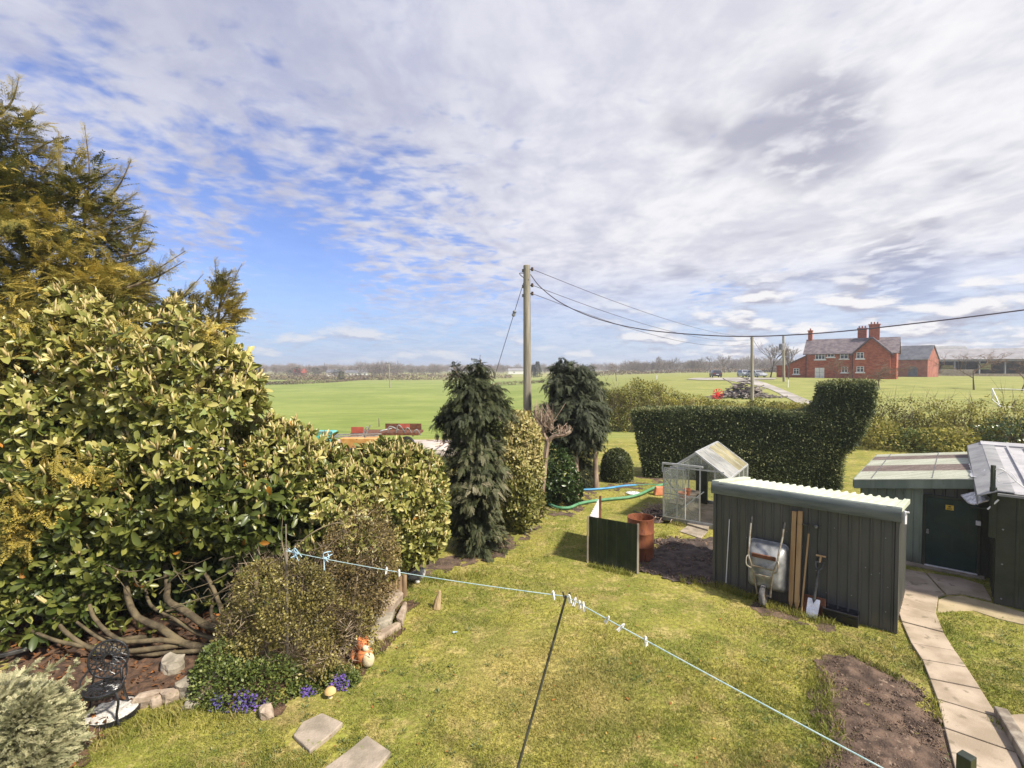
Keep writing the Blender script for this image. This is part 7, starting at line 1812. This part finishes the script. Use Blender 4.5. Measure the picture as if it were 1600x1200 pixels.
# ================================================================ cars
def car(px, Y, rz, paint, label, estate=True):
    b = TA(px, Y, .09); o = thing('parked_car', label, 'car', (0, 0, 0), 'cars parked by the drive')
    L, Wd = 4.4, 1.78
    m = MB(); prof = [(-2.2, .35), (-2.22, .62), (-2.15, .9), (-2.0, .95), (1.05, .96), (2.0, .80), (2.2, .62), (2.2, .35), (1.75, .22), (-1.8, .22)]
    m.prism(prof, V(0, -Wd / 2, 0), V(1, 0, 0), UP, V(0, Wd, 0)); m.build('body', paint, o, bevel=.05)
    m = MB(); cab = [(-2.05, .95), (-1.72, 1.45), (-.2, 1.52), (.35, 1.45), (1.1, .96)]; w0, w1 = Wd / 2 - .03, Wd / 2 - .2
    vs = [V(x, -(w0 if z < 1 else w1), z) for x, z in cab] + [V(x, (w0 if z < 1 else w1), z) for x, z in cab]; m.add(vs, [(0, 1, 2, 3, 4), (9, 8, 7, 6, 5)] + [(i, i + 5, i + 6, i + 1) for i in range(4)]); m.build('cabin', paint, o, bevel=.03)
    m = MB(); g = .012
    m.add([V(-2.02 - g, -.66, 1.0), V(-2.02 - g, .66, 1.0), V(-1.76 - g, .56, 1.40), V(-1.76 - g, -.56, 1.40)], [(0, 3, 2, 1)]); m.add([V(1.02 + g, -.7, 1.02), V(1.02 + g, .7, 1.02), V(.42 + g, .6, 1.42), V(.42 + g, -.6, 1.42)], [(0, 1, 2, 3)])
    for s in (-1, 1): m.add([V(-1.7, s * (w0 - .0 + g), 1.0), V(.85, s * (w0 + g), 1.0), V(.3, s * (w1 + .03 + g), 1.40), V(-1.5, s * (w1 + .03 + g), 1.40)], [(0, 1, 2, 3) if s < 0 else (3, 2, 1, 0)])
    m.build('window', M['window'], o)
    for x in (-1.35, 1.35):
        for s in (-1, 1):
            m = MB(); m.lathe([(0, -.1), (.2, -.11), (.31, -.1), (.33, 0), (.31, .1), (.2, .11), (0, .1)], V(x, s * (Wd / 2 - .08), .33), 18, (0, 1, 0)); wh_ = m.build('wheel', M['rubber'], o, smooth=True)
            m = MB(); m.lathe([(0, .0), (.19, .0), (.19, .012), (0, .02)], V(x, s * (Wd / 2 + .03), .33), 14, (0, s, 0)); m.build('rim', M['alu'], wh_)
    for s in (-1, 1):
        m = MB(); m.box((-2.2, s * .72, .78), (.06, .22, .2)); m.build('tail_lamp', M['lamp_red'], o); m = MB(); m.box((2.12, s * .66, .68), (.1, .3, .12)); m.build('headlight', M['white_plastic'], o)
    m = MB(); m.box((-2.235, 0, .6), (.02, .5, .11)); m.build('number_plate', M['white_plastic'], o)
    o.location = b; o.rotation_euler = (0, 0, rz)


car(1118, 104, R(78), M['car_dark'], 'dark grey car parked alone left of the scrap heap'); car(1163.5, 108, R(-95), M['car_silver'], 'silver car half hidden behind the scrap heap'); car(1182, 104, R(-80), M['car_silver'], 'silver car just right of the plain pole')

# ================================================================ farmhouse
P0, P1 = TA(1258, 106), TA(1391, 97); zb_ = 2.3; P0[2] = P1[2] = zb_
fu = unit(P1 - P0); fd = V(-fu[1], fu[0], 0); fnn = -fd; FL_ = float(np.linalg.norm(P1 - P0))
fh = thing('farmhouse', 'red brick farmhouse with a slate roof, front gable and three chimneys', 'house', P0)
def K(s, d, z): return P0 + fu * s + fd * d + UP * z
ze_, zr_, dep = 5.15, 8.05, 6.6; gs0, gs1 = 8.35, FL_; gm = (gs0 + gs1) / 2; pj = 1.1; base = -1.0
m = MB(); m.obox(K(0, 0, base), fu * (FL_ + .9), fd * dep, UP * (ze_ - base)); m.add([K(0, 0, ze_), K(0, dep, ze_), K(0, dep / 2, zr_)], [(0, 1, 2)]); m.add([K(FL_ + .9, 0, ze_), K(FL_ + .9, dep, ze_), K(FL_ + .9, dep / 2, zr_)], [(2, 1, 0)]); m.build('main_wall', M['brick'], fh)
m = MB(); gp = [(gs0, base), (gs1, base), (gs1, ze_ - .25), (gm, zr_ - .2), (gs0, ze_ - .25)]; m.prism(gp, K(0, -pj, 0), fu, UP, fd * (pj + .3)); m.build('gable_wall', M['brick'], fh)
m = MB(); t_ = .16
def roofslab(a, b, c, d): 
    nn = unit(np.cross(b - a, d - a)); nn = nn if nn[2] > 0 else -nn; m.add([a, b, c, d, a + nn * t_, b + nn * t_, c + nn * t_, d + nn * t_], [(3, 2, 1, 0), (4, 5, 6, 7), (0, 1, 5, 4), (1, 2, 6, 5), (2, 3, 7, 6), (3, 0, 4, 7)])
ov_ = .35
roofslab(K(-.4, -ov_, ze_ - .28), K(FL_ + 1.3, -ov_, ze_ - .28), K(FL_ + 1.3, dep / 2, zr_), K(-.4, dep / 2, zr_)); roofslab(K(FL_ + 1.3, dep + ov_, ze_ - .28), K(-.4, dep + ov_, ze_ - .28), K(-.4, dep / 2, zr_), K(FL_ + 1.3, dep / 2, zr_)); m.build('roof', M['slate'], fh)
m = MB(); rr0 = zr_ - .06
roofslab(K(gs0 - .45, -pj - .3, ze_ - .56), K(gm, -pj - .3, rr0), K(gm, dep / 2, rr0), K(gs0 - .45, dep / 2 - 2.2, ze_ - .56)); roofslab(K(gm, -pj - .3, rr0), K(gs1 + .45, -pj - .3, ze_ - .56), K(gs1 + .45, dep / 2 - 2.2, ze_ - .56), K(gm, dep / 2, rr0)); m.build('gable_roof', M['slate'], fh)
m = MB()
for a, b in (((gs0 - .45, ze_ - .60), (gm, rr0 - .04)), ((gs1 + .45, ze_ - .60), (gm, rr0 - .04))): m.bar(K(a[0], -pj - .33, a[1]), K(b[0], -pj - .33, b[1]), .06, .22, up=tuple(fd))
m.build('barge_board', M['slate_blue'], fh)
for s, d, w_, h0, h1, nm in ((.3, dep / 2, .75, 7.3, 9.9, ''), (9.3, dep * .62, 1.5, 7.0, 10.0, ''), (gm + .1, dep * .45, 1.75, 7.4, 10.6, '')):
    m = MB(); m.box(K(s, d, (h0 + h1) / 2), (w_, .8, h1 - h0), math.atan2(fu[1], fu[0])); m.box(K(s, d, h1 + .09), (w_ + .2, 1.0, .2), math.atan2(fu[1], fu[0])); cm_ = m.build('chimney', M['brick'], fh)
    m = MB()
    for k in range(1 if w_ < 1 else 3): m.lathe([(.16, 0), (.13, .38), (.15, .42), (.1, .42)], K(s + (0 if w_ < 1 else (k - 1) * .5), d, h1 + .19), 10)
    m.build('chimney_pot', M['brick_pink'], cm_)
def win(s, z, w_, h, d=0.0, bars=2):
    m = MB(); m.cbox(K(s, d - .03, z), fu * w_, fd * .1, UP * h); o = m.build('window', M['window_far'], fh)
    m = MB(); f = .10
    for x in np.linspace(-w_ / 2, w_ / 2, bars + 1): m.cbox(K(s + x, d - .08, z), fu * f, fd * .09, UP * (h + f))
    for zz in (-h / 2, h * .12, h / 2): m.cbox(K(s, d - .085, z + zz), fu * (w_ + f), fd * .07, UP * (f * (.9 if abs(zz) > h * .3 else .6)))
    m.build('frame', M['white_paint'], o)
    m = MB(); m.cbox(K(s, d - .14, z - h / 2 - .15), fu * (w_ + .5), fd * .3, UP * .22); m.build('sill', M['white_paint'], o)
def spx(px, d=0.0): k = ray(px, 560)[0] / ray(px, 560)[1]; o = K(0, d, 0); return (k * o[1] - o[0]) / (fu[0] - k * fu[1])
def zpy(py, px, d=0.0): s = spx(px, d); return (A(px, py, K(s, d, 0)[1])[2]) - zb_
for px, py, wp, hp, d, bars in ((1281.5, 557, 13, 8.5, 0, 3), (1298, 554.5, 9, 6, 0, 2), (1319, 556, 10, 8.5, 0, 2), (1320, 577.5, 8, 8, 0, 2), (1344, 555.5, 8.5, 8.5, -pj, 2), (1344.5, 577, 8.5, 8, -pj, 2)): win(spx(px, d), zpy(py, px, d), wp * .128, hp * .127, d, bars)
m = MB(); s = spx(1281, 0); m.cbox(K(s, -.06, 1.1), fu * 1.65, fd * .1, UP * 2.2); dr_ = m.build('door', M['white_paint'], fh)
m = MB(); m.cbox(K(s, -.12, 1.1), fu * .05, fd * .05, UP * 2.1)
for zz in (.5, 1.3): m.cbox(K(s, -.12, zz), fu * 1.5, fd * .04, UP * .05)
m.build('door_batten', M['barn_roof'], dr_)
# lean-to at the left end
m = MB(); w_ = 3.6; m.prism([(-w_, base), (0, base), (0, 4.55), (-w_, 2.7)], K(-.02, .6, 0), fu, UP, fd * 4.6); m.build('side_wing', M['brick'], fh)
m = MB(); roofslab(K(-w_ - .3, .3, 2.6), K(0, .3, 4.6), K(0, 5.5, 4.6), K(-w_ - .3, 5.5, 2.6)); m.build('wing_roof', M['slate'], fh)
m = MB(); m.obox(K(-w_ - 2.0, 1.0, base), fu * 2.0, fd * 3.5, UP * (2.6 - base)); m.obox(K(-w_ - 2.2, .9, 2.6), fu * 2.3, fd * 3.8, UP * .12); m.build('porch_wall', M['brick'], fh)
win(-1.75, 1.5, 1.0, 1.1, .6, 2); m = MB()
for s_ in (0.15, gs0 - .15): m.tube([K(s_, -.12, 0), K(s_, -.12, ze_ - .3)], .06, 6)
m.build('drainpipe', M['black_plastic'], fh)
m = MB(); m.cbox(K(-w_ - .55, .95, 1.2), fu * .5, fd * .08, UP * .6); m.build('meter_box', M['white_paint'], fh)

# ---- brick outbuilding and barn behind
b0 = TA(1402, 126); b0[2] = 2.5; b1 = TA(1449, 121); b1[2] = 2.5; bu = unit(b1 - b0); bd = V(-bu[1], bu[0], 0); bl = float(np.linalg.norm(b1 - b0))
ob = thing('outbuilding', 'long pink brick outbuilding with a plain blue slate roof', 'building', b0); ze2, zr2 = 4.0, 7.4
def J(s, d, z): return b0 + bu * s + bd * d + UP * z
m = MB(); m.obox(J(-3, 0, -1), bu * (bl + 3), bd * 7, UP * (ze2 + 1)); m.add([J(bl, 0, ze2), J(bl, 7, ze2), J(bl, 3.5, zr2 - .1)], [(0, 1, 2)]); m.build('wall', M['brick_pink'], ob)
m = MB(); roofslab(J(-3, -.3, ze2 - .1), J(bl + .2, -.3, ze2 - .1), J(bl + .2, 3.5, zr2), J(-3, 3.5, zr2)); roofslab(J(bl + .2, 7.3, ze2 - .1), J(-3, 7.3, ze2 - .1), J(-3, 3.5, zr2), J(bl + .2, 3.5, zr2)); m.build('roof', M['slate_blue'], ob)
s = bl * .52; m = MB(); m.prism([(-.9, 0), (.9, 0), (.9, 2.0), (.5, 2.4), (-.5, 2.4), (-.9, 2.0)], J(s, -.06, 0), bu, UP, bd * .1); m.build('door', M['slate_blue'], ob)
m = MB(); a0 = TA(1449, 150); a0[2] = 2.6; a1 = TA(1760, 132); a1[2] = 2.6; au = unit(a1 - a0); ad = V(-au[1], au[0], 0); al = float(np.linalg.norm(a1 - a0))
bn = thing('barn', 'long open fronted barn with a grey sheet roof behind the apple tree', 'barn', a0)
def Bn(s, d, z): return a0 + au * s + ad * d + UP * z
m = MB(); roofslab(Bn(-1, -.6, 4.3), Bn(al, -.6, 4.3), Bn(al, 9, 7.6), Bn(-1, 9, 7.6)); roofslab(Bn(al, 18.6, 4.3), Bn(-1, 18.6, 4.3), Bn(-1, 9, 7.6), Bn(al, 9, 7.6)); m.build('roof', M['barn_roof'], bn)
m = MB(); m.obox(Bn(0, 17.5, -1), au * al, ad * .3, UP * 5.2); m.obox(Bn(-.5, 0, -1), au * .3, ad * 18, UP * 5.2); m.build('back_wall', M['barn_dark'], bn)
m = MB(); m.obox(Bn(-.8, -.5, 3.85), au * al, ad * .12, UP * .42); m.build('fascia', M['trim_grey'], bn)
m = MB()
for i in range(int(al / 5.5) + 1): m.box(Bn(i * 5.5 + .6, -.2, 1.6), (.3, .3, 5.0))
m.build('post', M['trim_grey'], bn)
m = MB(); m.obox(Bn(-1, -3, -.6), au * al, ad * .3, UP * 1.0); m.build('yard_wall', M['concrete'], bn)
rr = np.random.default_rng(6)
for s, z, w_, h, lab in ((5.2, 1.9, 2.6, 1.7, 'yellow green bale stacked first inside the barn'), (13.5, 2.4, 2.4, 1.7, 'yellow green bale second inside the barn'), (30.0, 1.2, 4.2, 2.2, 'lower yellow green bale in the middle of the barn'), (30.4, 3.0, 3.4, 1.2, 'upper yellow green bale on the middle stack in the barn'), (36.0, 2.0, 1.8, 3.4, 'tall yellow green bale stack right of the middle of the barn')):
    m = MB(); m.cbox(Bn(s, 2.5, z), au * w_, ad * 1.6, UP * h); tag(m.build('hay_bale', M['bale'], bevel=.12), lab, 'bale', 'bales inside the barn')
m = MB(); n_ = 14; vs = []
for k in range(n_ + 1):
    a = math.pi * k / n_; vs += [Bn(7.5 + 0, 14, 6.4) + ad * (3.5 * math.cos(a)) + UP * (2.4 * math.sin(a)), Bn(7.5 + 13, 14, 6.4) + ad * (3.5 * math.cos(a)) + UP * (2.4 * math.sin(a))]
vs = [v - au * 8.5 for v in vs]
m.add(vs, [(2 * k, 2 * k + 1, 2 * k + 3, 2 * k + 2) for k in range(n_)]); m.add([vs[2 * k] for k in range(n_ + 1)], [tuple(range(n_ + 1))]); m.add([vs[2 * k + 1] for k in range(n_ + 1)], [tuple(range(n_, -1, -1))])
for q in (0.3, 12.6): 
    for d in (10.8, 17.2): m.box(Bn(q - 1, d, 2.6), (.3, .3, 7.6))
dut = thing('dutch_barn', 'round topped grey barn roof rising behind the long barn', 'barn', Bn(-1, 14, 0)); m.build('roof', M['trim_grey'], dut)
m = MB(); m.box(Bn(6, -2.2, .75), (7.5, 1.6, 1.5), math.atan2(au[1], au[0])); tag(m.build('feed_trough', M['slab'], bevel=.08), 'long grey trough in front of the barn', 'trough')
